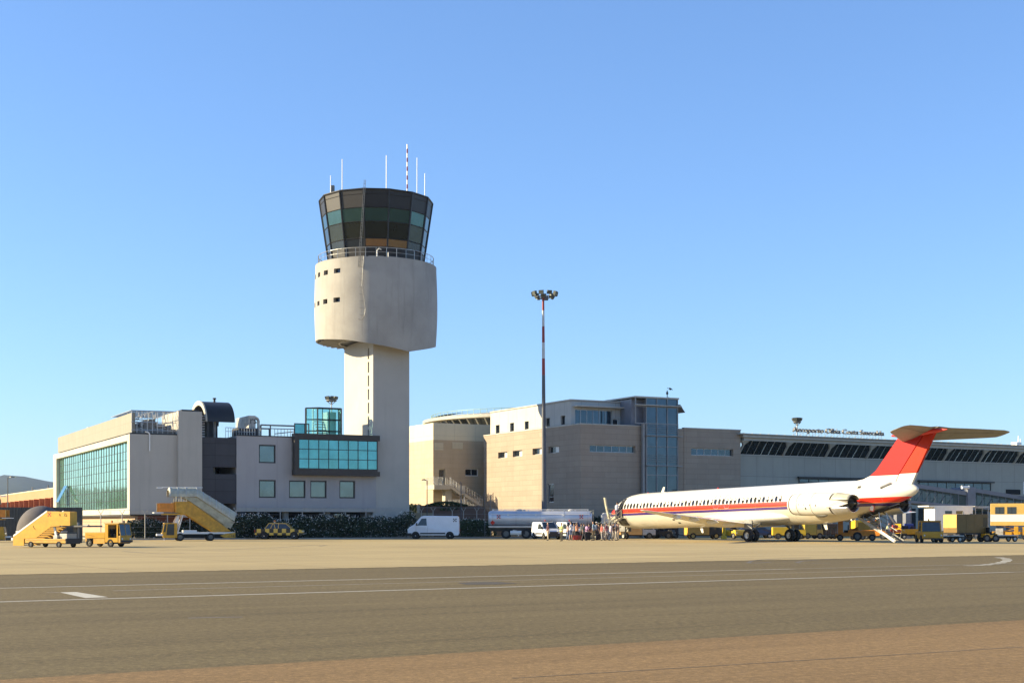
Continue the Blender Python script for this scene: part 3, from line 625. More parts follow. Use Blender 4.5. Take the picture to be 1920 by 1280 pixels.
    for i in range(61):
        a = R(-150 + 5 * i); p = pt(a, 6.55, Z1 + 1.05); q = pt(a, 6.55, Z1 + .55)
        if i % 2 == 0: mb.tube(pt(a, 6.55, Z1), p, .03, 5)
        if prev: mb.tube(prev[0], p, .035, 5); mb.tube(prev[1], q, .02, 5)
        prev = (p, q)
    mb.build('gallery_railing', 'steel', e)
    mb = MB(); a0 = R(2)
    mb.path([pt(R(1), 6.4, Z1), pt(R(1), 6.4, Z1 + .75), pt(R(3), 6.45, Z1 + .95), pt(R(5), 6.5, Z1 + .8)], .06, 6); mb.path([pt(R(12), 6.4, Z1), pt(R(12), 6.4, Z1 + .6)], .05, 6); mb.build('gallery_mast', 'white_paint', e)
    mb = MB(); aL = R(-15.5)
    for s in (-.012, .012): mb.tube(pt(aL + s, 7.0, Z1 - 1.2), pt(aL + .09 + s, 6.75, zc1 + .9), .03, 5)
    for k in range(24):
        t = k / 23; z = Z1 - 1.0 + t * (zc1 - Z1 + 1.5); r = 7.0 - .25 * t; mb.tube(pt(aL - .012 + .09 * t, r, z), pt(aL + .012 + .09 * t, r, z), .02, 4)
    mb.build('ladder', 'pipe', e)
    mb = MB(); pts = [pt(R(-11), 7.03, Z1), pt(R(-12), 7.06, 29), pt(R(-12.5), 7.07, 27.5), pt(R(-10.5), 7.07, 26), pt(R(-9.5), 7.06, 25), pt(R(-10.5), 7.04, 24.2), pt(R(-13), 7.03, 23.8), pt(R(-16), 7.02, 23.9)]
    mb.path(pts, .025, 5)
    for k in range(9): z = 30.3 - k * .75; mb.tube(pt(R(-15), 7.05, z + .08), pt(R(-11), 7.06, z), .014, 4)
    mb.build('cable', 'pipe', e)
    # aerials on the roof
    zr = zc1 + .12; DD = c.y
    for px, ytop, r in ((622.5, 331, .045), (644.2, 300, .045), (724, 291, .05), (780.3, 294, .04), (795.5, 323, .045)):
        a = math.asin(max(-1, min(1, (px - 705.5) / F * DD / 5.9))); mb = MB(); zt = zz(ytop, DD - 5.9 * math.cos(a)); p = pt(a, 5.9, 0); mb.tube((p[0], p[1], zr), (p[0], p[1], zt), r, 8, r * .8); mb.build('aerial', 'white_paint', e)
    a = math.asin((762.3 - 705.5) / F * DD / 5.4); p = pt(a, 5.4, 0); zt = zz(270, DD - 4); mb = MB(); n = 11
    for k in range(n): mb.tube((p[0], p[1], zr + (zt - zr) * k / n), (p[0], p[1], zr + (zt - zr) * (k + 1) / n), .075, 8, mi=k % 2)
    mb.build('aerial', ['white_paint', 'mast_red'], e)['label'] = 'red and white banded aerial'
    p = pt(R(-56), 5.8, 0); mb = MB(); mb.box(p[0] - .2, p[0] + .2, p[1] - .2, p[1] + .2, zr, zr + .9); mb.build('roof_box', 'pipe', e, bevel=.05)
tower()
# ------------------------------------------------------------------ stone clad office block
K = Fr(1088.7, 155.5, 28)
def stone_block():
    e = K.emp('office_building', 'stone clad office block with a pale penthouse and a glass stair bay, behind the airliner', 'building')
    front = lambda u, d, z: (u, d, z); side = lambda u, d, z: (d, u, z)
    L = K.sy(907); X = K.fx(1388.5); zt = K.z(0, 0, 795); xb0, xb1 = K.fx(1210.5), K.fx(1282.5)
    sw = [(934, 951, 848, 859), (961.5, 979, 845, 856.5), (998.5, 1018, 841, 852.5), (1028, 1048.2, 837.3, 849.5), (1027.5, 1038.5, 906.5, 941.5)]
    sh = [(K.sy(b), K.sy(a), K.z(0, K.sy(a), d), K.z(0, K.sy(a), c)) for a, b, c, d in sw]
    mb = MB(); mb.wall(side, 0, L, 0, zt, .4, sh)
    f1 = (K.fx(1106), K.fx(1191.5), K.z(K.fx(1106), 0, 846.5), K.z(K.fx(1106), 0, 833.5)); f2 = (K.fx(1296), K.fx(1375), K.z(K.fx(1296), 0, 852.5), K.z(K.fx(1296), 0, 839.5))
    mb.wall(front, .402, xb0, 0, zt, .4, [f1]); mb.wall(front, xb1, X, 0, zt - .02, .4, [f2]); mb.box(X - .4, X, .402, 14, 0, zt - .02); mb.box(K.fx(1270.5, -.6) + .12, xb1 - .002, .05, .4, 0, zt - .05)
    mb.box(.402, X - .402, .8, L, zt - .7, zt - .35); mb.box(.402, xb0, L - .4, L, 0, zt - .72); mb.build('wall', 'stone', e)
    mb = MB(); mb.box(-.06, xb0, -.06, .46, zt + .002, zt + .12); mb.box(-.06, .46, .462, L, zt + .002, zt + .12); mb.box(xb1, X + .06, -.06, .46, zt - .015, zt + .1); mb.build('coping', 'roof', e)
    for h in sh[:4]:
        window(e, side, h[0], h[1], h[2], h[3], .28, .07, 'glass_dark', 'alu', 2)
        mb = MB(); a, b = h[0] + .1, h[0] + (h[1] - h[0]) * .48; mb.add([(.3, a, h[2] + .08), (.3, b, h[2] + .08), (.3, b, h[3] - .08), (.3, a, h[3] - .08)], [(0, 1, 2, 3)]); mb.build('blind', 'white_paint', e, recalc=False)
    h = sh[4]; window(e, side, h[0], h[1], h[2], h[3], .1, .1, 'glass_dark', 'alu', 1, 1, split=[.3])
    window(e, front, *f1, .3, .06, 'glass_blue', 'alu', 6); window(e, front, *f2, .3, .06, 'glass_blue', 'alu', 6)
    # penthouse
    px0, py0 = .35, K.sy(1070, .35); py1 = K.sy(919.5, .35); pz = K.z(px0, py0, 750.3); zb = zt - .3
    px2 = K.fx(1165, py0); pw = [(933, 796.5, 812), (960, 792.5, 808.5), (987.5, 789.5, 804.5), (1027, 783.5, 799), (1055.5, 779, 795.5)]; ph = []
    for p, a, b in pw: y = K.sy(p, px0); ph.append((y - .52, y + .52, K.z(px0, y, b), K.z(px0, y, a)))
    mb = MB(); mb.wall(lambda u, d, z: (px0 + d, u, z), py0, py1, zb, pz, .35, ph)
    g = (K.fx(1078.5, py0), K.fx(1148, py0), K.z(0, py0, 797), K.z(0, py0, 766)); dr = (K.fx(1149, py0), K.fx(1160.5, py0), zb + .4, K.z(0, py0, 781))
    mb.wall(lambda u, d, z: (u, py0 + d, z), px0 + .352, px2, zb, pz, .3, [g, dr]); mb.box(px0 + .352, px2 + 6, py0 + .5, py1, pz - .4, pz - .1)
    # angled wall that closes the terrace up to the stair bay
    xw = K.fx(1190.5, .5); zw = K.z(xw, .5, 748.5); mb.prism([(px2, py0), (px2 + .25, py0 + .25), (xw + .25, .5), (xw, .5)], 'z', zb, pz + .1)
    mb.build('penthouse_wall', 'white_panel', e)
    for h in ph: window(e, lambda u, d, z: (px0 + d, u, z), *h, .22, .07, 'glass_dark', 'dark')
    window(e, lambda u, d, z: (u, py0 + d, z), *g, .2, .06, 'glass_blue', 'alu', 6); window(e, lambda u, d, z: (u, py0 + d, z), *dr, .15, .1, 'glass_dark', 'white_paint', 1, 1, 'door')
    mb = MB(); mb.box(px0 - .1, px2 + .1, py0 - .12, py0 + .5, pz + .002, pz + .14); mb.box(px0 - .1, px0 + .4, py0 + .502, py1, pz + .002, pz + .14); mb.build('penthouse_coping', 'roof', e)
    mb = MB(); mb.box(g[0] - .3, dr[1] + .2, py0 - .9, py0 - .003, g[3] + .25, g[3] + .4); mb.build('penthouse_canopy', 'roof', e)
    # glass stair bay
    xA, xB = K.fx(1191.5, -.6), K.fx(1270.5, -.6); xL = K.fx(1212.5, -.6); zT = K.z(xB, -.6, 748.5); yR = K.sy(1281.5, xB)
    if yR > 6 or yR < 0: yR = 3.2
    zm = K.z(xB, -.6, 795); lv = [0, K.z(xB, -.6, 891), K.z(xB, -.6, 873), K.z(xB, -.6, 819), K.z(xB, -.6, 796), K.z(xB, -.6, 764.5), zT]
    mb = MB(); ms = []
    ncol = 4
    def post(x, y, a, b, r=.05): mb.box(x - r, x + r, y - r, y + r, a, b)
    for k in range(ncol + 1): post(xA + (xB - xA) * k / ncol, -.6, zm if k == 0 else 0, zT)
    post(xL, -.6, 0, zm); post(xB + .003, yR, 0, zT, .1); post(xL - .35, -.4, 0, zm, .16)
    for z in lv[1:]: mb.box((xL if z < zm - .1 else xA) - .07, xB + .09, -.66, -.53, z - .05, z + .05); mb.box(xB - .06, xB + .08, -.5, yR, z - .052, z + .052)
    mb.box(xL, xB, -.655, -.535, K.z(xB, -.6, 838) - .04, K.z(xB, -.6, 838) + .02)
    f = mb.build('stair_bay_frame', 'bay', e)
    gl = MB(); rr = random.Random(6)
    for k in range(ncol):
        a, b = xA + (xB - xA) * k / ncol, xA + (xB - xA) * (k + 1) / ncol
        for z_a, z_b in zip(lv, lv[1:]):
            if b <= xL or z_b <= zm + .1 and a < xL: a2 = max(a, xL)
            else: a2 = a
            if z_b <= zm + .1 and b <= xL + .1: continue
            t = rr.uniform(-.01, .01); gl.add([(a2, -.56 + t, z_a), (b, -.56, z_a), (b, -.56, z_b), (a2, -.56 + t, z_b)], [(0, 1, 2, 3)])
    for z_a, z_b in zip(lv, lv[1:]): gl.add([(xB, -.56, z_a), (xB, yR, z_a), (xB, yR, z_b), (xB, -.56, z_b)], [(0, 1, 2, 3)])
    gl.build('pane', 'glass_blue', f, recalc=False)
    mb = MB(); mb.box(xB - .15, xL + .2, -.4, 6, 0, zT - .1) if False else mb.box(xL + .2, xB - .2, .0, 6, 0, zT - .1); mb.box(xA + .1, xL + .2, .402, 6, zb, zT - .1); mb.build('stair_core', 'blue_grey', e)
    mb = MB(); mb.box(xA - .1, xB + .15, -.72, 6, zT + .002, zT + .16); mb.build('bay_roof', 'roof', e)
    zc = K.z(xB, -.6, 765); xc = xB + 1.6; mb = MB(); mb.add([(xB + .1, -1.0, zc + .3), (xc + .3, .6, zc - .35), (xc + .3, yR + 1, zc - .35), (xB + .1, yR + .6, zc + .3), (xB + .1, -1.0, zc + .42), (xc + .3, .6, zc - .3), (xc + .3, yR + 1, zc - .3), (xB + .1, yR + .6, zc + .42)],
        [(0, 1, 2, 3), (7, 6, 5, 4), (0, 4, 5, 1), (1, 5, 6, 2), (2, 6, 7, 3), (3, 7, 4, 0)]); mb.box(xA - .1, xB + .3, -1.05, -.67, zc + .12, zc + .22); mb.build('bay_canopy', 'roof', e)
    # louvre rails across the bay
    mb = MB()
    for yy in (800, 804, 808, 812, 854, 858, 862, 866): z = K.z(xB, -.7, yy); mb.box(xL, xB + .1, -.78, -.73, z - .018, z + .018); mb.box(xB + .1, xB + .14, -.7, yR, z - .018, z + .018)
    for yy in (818, 873.5): z = K.z(xB, -.7, yy); mb.box(xL - .2, xB + .5, -.98, -.69, z - .06, z + .04); mb.box(xB + .102, xB + .5, -.69, yR + .4, z - .06, z + .04)
    mb.build('louvre', 'bay', e)
    # weather mast on the bay roof
    x = K.fx(1251, 1.0); zt_, b0 = K.z(x, 1, 727.5), zT + .16
    mb = MB(); mb.tube((x, 1, b0), (x, 1, zt_ - .25), .05, 6); mb.tube((x, 1, b0 + 1.3), (x + .45, 1, zt_ - .1), .03, 5); mb.tube((x + .1, 1, zt_ - 1.0), (x + .75, 1, b0), .015, 4)
    mb.lathe([(.01, 0), (.13, .03), (.13, .3), (.01, .34)], (x, 1, zt_ - .75), n=8); mb.lathe([(.01, 0), (.16, .05), (.12, .22), (.01, .25)], (x + .45, 1, zt_ - .2), n=8); mb.tube((x + .3, 1, zt_ + .05), (x + .75, 1, zt_ - .15), .05, 5); mb.build('wind_mast', 'dark', e)
    # low sunlit annex at its left end
    return L
LK = stone_block()
def annex():
    x0, y0 = 1.2, LK + .02; e = K.emp('annex', 'low sunlit stone annex between the stone block and the outside stair', 'building')
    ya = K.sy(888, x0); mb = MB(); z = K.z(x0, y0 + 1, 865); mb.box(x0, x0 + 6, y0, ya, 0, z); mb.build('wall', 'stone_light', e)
    mb = MB(); mb.box(x0 - .05, x0 + 6, y0, ya + .05, z + .002, z + .1); mb.build('coping', 'white_render', e)
annex()
# ------------------------------------------------------------------ building with balcony stair, behind
Cb = Fr(812.3, 176, 28)
def back_block():
    e = Cb.emp('office_building', 'cream block with an outside balcony stair, just right of the control tower', 'building')
    L = Cb.sy(740); zt = Cb.z(0, 0, 792.3); zm = Cb.z(0, 0, 824); X = 26; front = lambda u, d, z: (u, d, z)
    mb = MB(); mb.box(0, .4, 0, L, zm, zt); mb.box(.402, X, 0, .4, zm, zt); mb.box(.402, X, .402, L, zt - .5, zt - .2); mb.build('upper_wall', 'cream_panel', e)
    dr = (Cb.fx(823), Cb.fx(835), Cb.z(6, 0, 908), Cb.z(6, 0, 880)); wn_ = (Cb.fx(872.5), Cb.fx(897), Cb.z(12, 0, 893.5), Cb.z(12, 0, 880))
    v1 = (Cb.fx(814), Cb.fx(831), Cb.z(4, 0, 844.5), Cb.z(4, 0, 831)); v2 = (Cb.fx(848), Cb.fx(867.5), Cb.z(8, 0, 843), Cb.z(8, 0, 830.5))
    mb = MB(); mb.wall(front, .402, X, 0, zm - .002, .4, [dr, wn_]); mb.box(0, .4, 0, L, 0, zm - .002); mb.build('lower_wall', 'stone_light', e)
    mb = MB(); mb.box(.402, X, .402, 1, 0, .01); mb.box(.41, X, 1.2, 1.4, 0, zm - .3); mb.build('interior_wall', 'interior', e)
    window(e, front, *dr, .25, .1, 'glass_dark', 'cream_panel', 1, 1, 'door'); window(e, front, *wn_, .2, .1, 'glass_dark', 'white_paint', 2)
    for v in (v1, v2):
        mb = MB(); n = 9
        for k in range(n): z = v[2] + (v[3] - v[2]) * k / n; mb.box(v[0], v[1], -.05, -.003, z, z + (v[3] - v[2]) / n * .8)
        mb.build('louvre', 'cream_panel', e)
    # balcony
    y1 = -2.6; bx0, bx1 = Cb.fx(814, y1), Cb.fx(845, y1); bz0, bz1 = Cb.z(bx0, y1, 917), Cb.z(bx0, y1, 908.5)
    mb = MB(); mb.box(bx0, bx1, y1, -.003, bz0, bz1); mb.build('balcony_slab', 'white_render', e, bevel=.02)
    mb = MB()
    def rail(pts, h=1.0, n=8, mbx=mb):
        for (a, b) in zip(pts, pts[1:]):
            a, b = Vector(a), Vector(b); up = Vector((0, 0, h))
            for k in range(n + 1): p = a.lerp(b, k / n); mbx.tube(p, p + up, .025 if k % 4 else .04, 5)
            for f_ in (1, .66, .33): mbx.tube(a + up * f_, b + up * f_, .03 if f_ == 1 else .018, 5)
    rail([(bx0 + .1, -.1, bz1), (bx0 + .1, y1 + .1, bz1), (bx0 + (bx1 - bx0) * .55, y1 + .1, bz1)]); mb.build('balcony_railing', 'steel', e)
    cx = Cb.fx(838, y1 / 2); mb = MB(); mb.box(cx - .45, cx + .45, y1 / 2 - .45, y1 / 2 + .45, 0, bz0 - .002); mb.build('balcony_column', 'white_render', e)
    # stair in two flights running down to the right, seen from below
    s0 = Vector((bx1, y1 + .1, bz1)); xe = Cb.fx(866, y1); l0 = Vector((xe, y1 + .1, Cb.z(xe, y1, 925))); xe2 = Cb.fx(872, y1); l1 = Vector((xe2, y1 + .1, l0.z)); xe3 = Cb.fx(905, y1); g0 = Vector((xe3, y1 + .1, Cb.z(xe3, y1, 946)))
    mb = MB(); wdt = 1.3
    def flight(a, b, n):
        for k in range(n):
            p, q = a.lerp(b, k / n), a.lerp(b, (k + 1) / n); mb.box(p.x, q.x + .04, p.y, p.y + wdt, q.z - .04, q.z + .02)
        for yy in (a.y - .05, a.y + wdt): mb.add([(a.x, yy, a.z - .35), (b.x, yy, b.z - .35), (b.x, yy, b.z + .05), (a.x, yy, a.z + .05), (a.x, yy + .06, a.z - .35), (b.x, yy + .06, b.z - .35), (b.x, yy + .06, b.z + .05), (a.x, yy + .06, a.z + .05)], [(0, 1, 2, 3), (7, 6, 5, 4), (0, 4, 5, 1), (3, 2, 6, 7), (1, 5, 6, 2), (0, 3, 7, 4)])
    flight(s0, l0, 7); mb.box(l0.x, l1.x, l0.y, l0.y + wdt, l0.z - .12, l0.z); flight(l1, g0, 10); mb.build('stair', 'white_render', e)
    mb = MB()
    for off in (0, wdt):
        o = Vector((0, off, 0)); rail([s0 + o, l0 + o, l1 + o, g0 + o], 1.0, 7, mb)
    gx = Cb.fx(842, -4.5); gz = Cb.z(gx, -4.5, 944); rail([(gx, -4.5, gz - .6), (Cb.fx(905, -4.5), -4.5, gz - .4)], 1.1, 22, mb); mb.build('stair_railing', 'steel', e)
    mb = MB()
    for p in (l0, l1): mb.box(p.x - .08, p.x + .08, p.y + .1, p.y + .26, 0, p.z - .1)
    mb.build('stair_post', 'white_paint', e)
back_block()
def drum_hall():
    c = Vector((5, 203, 0)); e = empty('round_hall', c, 0, 'round terminal hall with a shallow disc roof over a dark clerestory, behind the stone block', 'building')
    r, z = 18, 16.3; mb = MB(); mb.lathe([(r - 3, 0), (r - 3, 13.6)], n=96, cap=False); mb.build('wall', 'cream_panel', e, smooth=True)
    mb = MB(); mb.lathe([(r - 2.9, 13.6), (r - 1.2, z - .35)], n=96, cap=False); mb.build('clerestory', 'glass_dark', e, smooth=True)
    mb = MB()
    for k in range(72):
        a = 2 * math.pi * k / 72; u = Vector((math.cos(a), math.sin(a), 0)); mb.tube(u * (r - 2.7) + Vector((0, 0, 13.6)), u * (r - .5) + Vector((0, 0, z - .3)), .1, 5)
    mb.build('roof_strut', 'roof', e)
    mb = MB(); mb.lathe([(r - 2, z - .35), (r, z - .3), (r + .05, z + .1), (r - .8, z + .3), (r - 9, z + 1.2), (.1, z + 1.9)], n=96, cap=False); mb.build('roof', 'roof', e, smooth=True)
    mb = MB()
    for k in range(96):
        a = 2 * math.pi * k / 96; u = Vector((math.cos(a), math.sin(a), 0)); mb.tube(u * (r - 1.2) + Vector((0, 0, z + .3)), u * (r - 1.2) + Vector((0, 0, z + .9)), .04, 4)
    mb.lathe([(r - 1.25, z + .86), (r - 1.15, z + .86), (r - 1.15, z + .94), (r - 1.25, z + .94)], n=96, cap=False); mb.lathe([(r - 4, z + .9), (r - 1.4, z + .6)], n=96, cap=False); mb.build('roof_rail', 'roof_green', e)
drum_hall()
# ------------------------------------------------------------------ terminal
T = Fr(1388, 167.5, 31)
def terminal():
    e = T.emp('terminal_building', 'long grey airport terminal with leaning dark clerestory windows under a flat roof edge', 'building')
    zc0 = T.z(0, 0, 852.5); zr = T.z(0, -1.6, 813.5); X = 62; lean = 1.25; ztop = zr - .75
    mb = MB(); mb.box(-.3, X, 0, .5, 0, zc0); mb.box(-.3, .2, .5, 30, 0, zc0 + 2); mb.build('wall', 'terminal', e)
    mb = MB(); mb.box(-.2, X, -.04, .5, zc0 + .002, zc0 + .1); mb.build('sill', 'roof', e)
    fx = [T.fx(p) for p in (1384, 1462, 1541, 1617, 1692, 1761, 1832, 1900)]; st = (fx[-1] - fx[0]) / 7; f0 = fx[0]
    # glazing
    g = MB(); mu = MB(); rr = random.Random(12); npan = 6
    for b in range(-1, 9):
        for k in range(npan):
            xa, xb = f0 + st * (b + k / npan), f0 + st * (b + (k + 1) / npan)
            if xa < -.4 or xb > X: continue
            t = rr.uniform(-.02, .02); g.add([(xa, .05 + t, zc0 + .1), (xb, .05, zc0 + .1), (xb, .05 - lean, ztop), (xa, .05 + t - lean, ztop)], [(0, 1, 2, 3)])
            if k: mu.tube((xa, -.02, zc0 + .08), (xa, -.02 - lean, ztop), .045, 4)
    c = mu.build('mullion', 'alu', e); g.build('pane', 'glass_dark', c, recalc=False)
    for b in range(0, 9):
        x = f0 + st * b
        if x > X - 1 or x < -.4: continue
        mb = MB(); h = ztop - zc0; q = lambda u, t, o: (x + u, -.06 - o - lean * t, zc0 + .1 + (h - .1) * t)
        prof = [(-.12, 0), (-.12, .66), (-.6, 1.0), (.6, 1.0), (.12, .66), (.12, 0)]
        mb.add([q(u, t, .16) for u, t in prof] + [q(u, t, -.1) for u, t in prof], [tuple(range(6)), tuple(range(11, 5, -1))] + [(i, (i + 1) % 6, 6 + (i + 1) % 6, 6 + i) for i in range(6)])
        mb.build('roof_bracket', 'roof', e)
    mb = MB(); yo = -1.75
    mb.box(-1.0, X, yo, 8, zr - .38, zr - .1); mb.box(-.6, X, -1.35, .6, ztop, zr - .382); mb.build('roof_slab', 'roof', e)
    mb = MB(); mb.box(-1.5, X, yo - .18, 9, zr - .098, zr + .06)
    for k in range(int(X / 1.3)): mb.box(-1 + k * 1.3, -.96 + k * 1.3, yo - .2, 9, zr + .062, zr + .1)
    mb.build('roof_edge', 'terminal', e, bevel=.01)
    mb = MB(); mb.box(-1.9, -.4, -.9, .4, zr - .7, zr - .35); mb.build('roof_corner', 'roof_green', e)
    # window bands
    for (a, b, ya, yb, gm_) in ((1497, 1642, 896, 905, 'glass_blue'), (1722, 1857, 902.5, 920, 'glass_blue')):
        x0, x1 = T.fx(a), T.fx(b); z0, z1 = T.z(x0, 0, yb), T.z(x0, 0, ya)
        window(e, lambda u, d, z: (u, -.12 + d, z), x0, x1, z0, z1, 0, .12, gm_, 'dark', 8)
        mb = MB(); mb.box(x0 - .3, x1 + .3, -.5, -.125, z1 + .003, z1 + .2); mb.build('window_hood', 'dark', e)
    x0, x1 = T.fx(1886), T.fx(1912); mb = MB(); mb.box(x0, x1, -.12, -.003, T.z(x0, 0, 926), T.z(x0, 0, 917)); mb.build('vent_opening', 'interior', e)
    # service level doors in shade under the bridge
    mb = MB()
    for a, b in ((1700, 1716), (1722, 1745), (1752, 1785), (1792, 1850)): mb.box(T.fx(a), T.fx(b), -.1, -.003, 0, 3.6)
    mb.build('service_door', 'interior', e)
    # roof gear at far right
    x = T.fx(1911, 2); mb = MB(); mb.box(x - .5, x + .5, 2, 3, zr, zr + .8); mb.tube((x, 2.2, zr + .6), (x + .1, 2.2, zr + 1.7), .06); mb.tube((x + .5, 2.2, zr), (x + .5, 2.2, zr + 1.3), .05); mb.build('roof_gear', 'white_paint', e)
    # name sign on the roof
    y = .3; xs, xe = T.fx(1486.5, y), T.fx(1657, y); zb = T.z(xs, y, 809)
    s = T.emp('roof_sign', 'long row of metal letters reading Aeroporto Olbia Costa Smeralda on the terminal roof', 'sign', x=xs, y=y)
    words = 'Aeroporto Olbia Costa Smeralda'; size = (T.z(xs, y, 799.5) - zb) / .70; x = 0; objs = []
    tot = text_mesh(words, size, .01, 'letter', 'pipe'); wd = tot.dimensions.x; bpy.data.objects.remove(tot); k = (xe - xs) / wd; x = 0
    cu_w = {}
    def adv(t):
        o = text_mesh(t + '|', size, .01, 'letter', 'pipe'); a = max(v.co.x for v in o.data.vertices); bpy.data.objects.remove(o); return a
    bar = adv('')
    for i, ch in enumerate(words):
        if ch == ' ': continue
        off = adv(words[:i]) - bar if i else 0
        o = text_mesh(ch, size, .14, 'letter', 'pipe', s); o.rotation_euler = (R(90), 0, 0); o.scale = (k * .98, 1, 1); o.location = (off * k, 0, zb)
    mb = MB(); n = 30
    for j in range(n):
        xx = (xe - xs) * (j + .5) / n; mb.tube((xx, .12, zr + .05), (xx, .12, zb + size * .3), .03, 4)
        if j % 2: mb.tube((xx, .12, zb), (xx, 1.3, zr + .05), .025, 4)
    mb.tube((0, .12, zb + .1), (xe - xs, .12, zb + .1), .03, 4); mb.tube((0, .12, zb + size * .4), (xe - xs, .12, zb + size * .4), .03, 4); mb.build('sign_frame', 'alu', s)
terminal()
def jet_bridge():
    e = empty('jet_bridge', at(1770, 150), R(18), 'glazed grey boarding bridge on legs, running down to the right behind the airliner tail', 'boarding bridge')
    J = Fr(1770, 150, 18); fr_ = MB(); gl = MB()
    def seg(pa, pb, ta, tb, ba, bb, n):
        x0, x1 = J.fx(pa), J.fx(pb); za, zb, wa, wb = J.z(x0, 0, ta), J.z(x1, 0, tb), J.z(x0, 0, ba), J.z(x1, 0, bb)
        def beam(z0, z1, h, y): fr_.add([(x0, y, z0 - h), (x1, y, z1 - h), (x1, y, z1), (x0, y, z0), (x0, y + .3, z0 - h), (x1, y + .3, z1 - h), (x1, y + .3, z1), (x0, y + .3, z0)], [(0, 1, 2, 3), (7, 6, 5, 4), (0, 4, 5, 1), (3, 2, 6, 7), (1, 5, 6, 2), (0, 3, 7, 4)])
        for y in (0, 2.6): beam(za, zb, .42, y); beam(wa + .25, wb + .25, .25, y)
        fr_.add([(x0, .3, za - .02), (x1, .3, zb - .02), (x1, 2.6, zb - .02), (x0, 2.6, za - .02)], [(0, 1, 2, 3)]); fr_.add([(x0, .3, wa + .02), (x1, .3, wb + .02), (x1, 2.6, wb + .02), (x0, 2.6, wa + .02)], [(0, 1, 2, 3)])
        for k in range(n + 1):
            x = x0 + (x1 - x0) * k / n; t = k / n
            for y in (.1, 2.75): fr_.tube((x, y, wa + (wb - wa) * t), (x, y, za + (zb - za) * t - .2), .05, 4)
            if k < n:
                x2 = x0 + (x1 - x0) * (k + 1) / n; t2 = (k + 1) / n
                fr_.tube((x, 2.7, wa + (wb - wa) * t + .2), (x2, 2.7, za + (zb - za) * t2 - .4), .06, 4)
        gl.add([(x0, .15, wa + .2), (x1, .15, wb + .2), (x1, .15, zb - .4), (x0, .15, za - .4)], [(0, 1, 2, 3)])
        return x1
    seg(1694, 1813, 903, 921, 941, 952, 8); seg(1828, 1945, 915, 934, 952, 966, 8)
    f = fr_.build('bridge_frame', 'blue_grey', e); tg, nt, bs = new_mat('bridge_glass'); bs.inputs['Base Color'].default_value = (.22, .30, .30, 1); bs.inputs['Roughness'].default_value = .03; bs.inputs['Transmission Weight'].default_value = .75; bs.inputs['IOR'].default_value = 1.1; bs.inputs['Specular IOR Level'].default_value = .8
    gl.build('bridge_glazing', [tg], f, recalc=False)
    xa, xb = J.fx(1813), J.fx(1828); mb = MB(); mb.box(xa, xb, -.15, 2.9, J.z(xa, 0, 958), J.z(xa, 0, 913)); mb.build('rotunda', 'blue_grey', e, bevel=.03)
    mb = MB()
    for px in (1706, 1820, 1900):
        x = J.fx(px); mb.box(x - .3, x + .3, .3, .9, 0, J.z(x, 0, 950)); mb.box(x - .3, x + .3, 2, 2.6, 0, J.z(x, 0, 950))
    x = J.fx(1700); mb.tube((J.fx(1668), .5, J.z(x, 0, 958)), (J.fx(1700), .5, .3), .16, 6); mb.build('leg', 'blue_grey', e)
    mb = MB(); x0, x1 = J.fx(1702), J.fx(1742); mb.box(x0, x1, 3.2, 3.5, 0, J.z(x0, 0, 948)); mb.build('backing_wall', 'blue_grey', e)
    x = J.fx(1809); z = J.z(x, 0, 913.5); mb = MB(); mb.tube((x - .45, -.1, z), (x + .45, -.1, z), .16, 10); mb.tube((x - .5, -.1, z + .15), (x - .35, -.1, z), .09, 6); mb.tube((x + .5, -.1, z + .15), (x + .35, -.1, z), .09, 6); mb.build('bridge_lamp', 'white_paint', e)
    x = J.fx(1918.5); mb = MB(); mb.box(x - .14, x + .3, -.6, -.2, J.z(x, 0, 926), J.z(x, 0, 903)); mb.box(x, x + .2, -.55, -.25, J.z(x, 0, 945), J.z(x, 0, 926)); mb.build('bridge_post', 'white_paint', e)
jet_bridge()
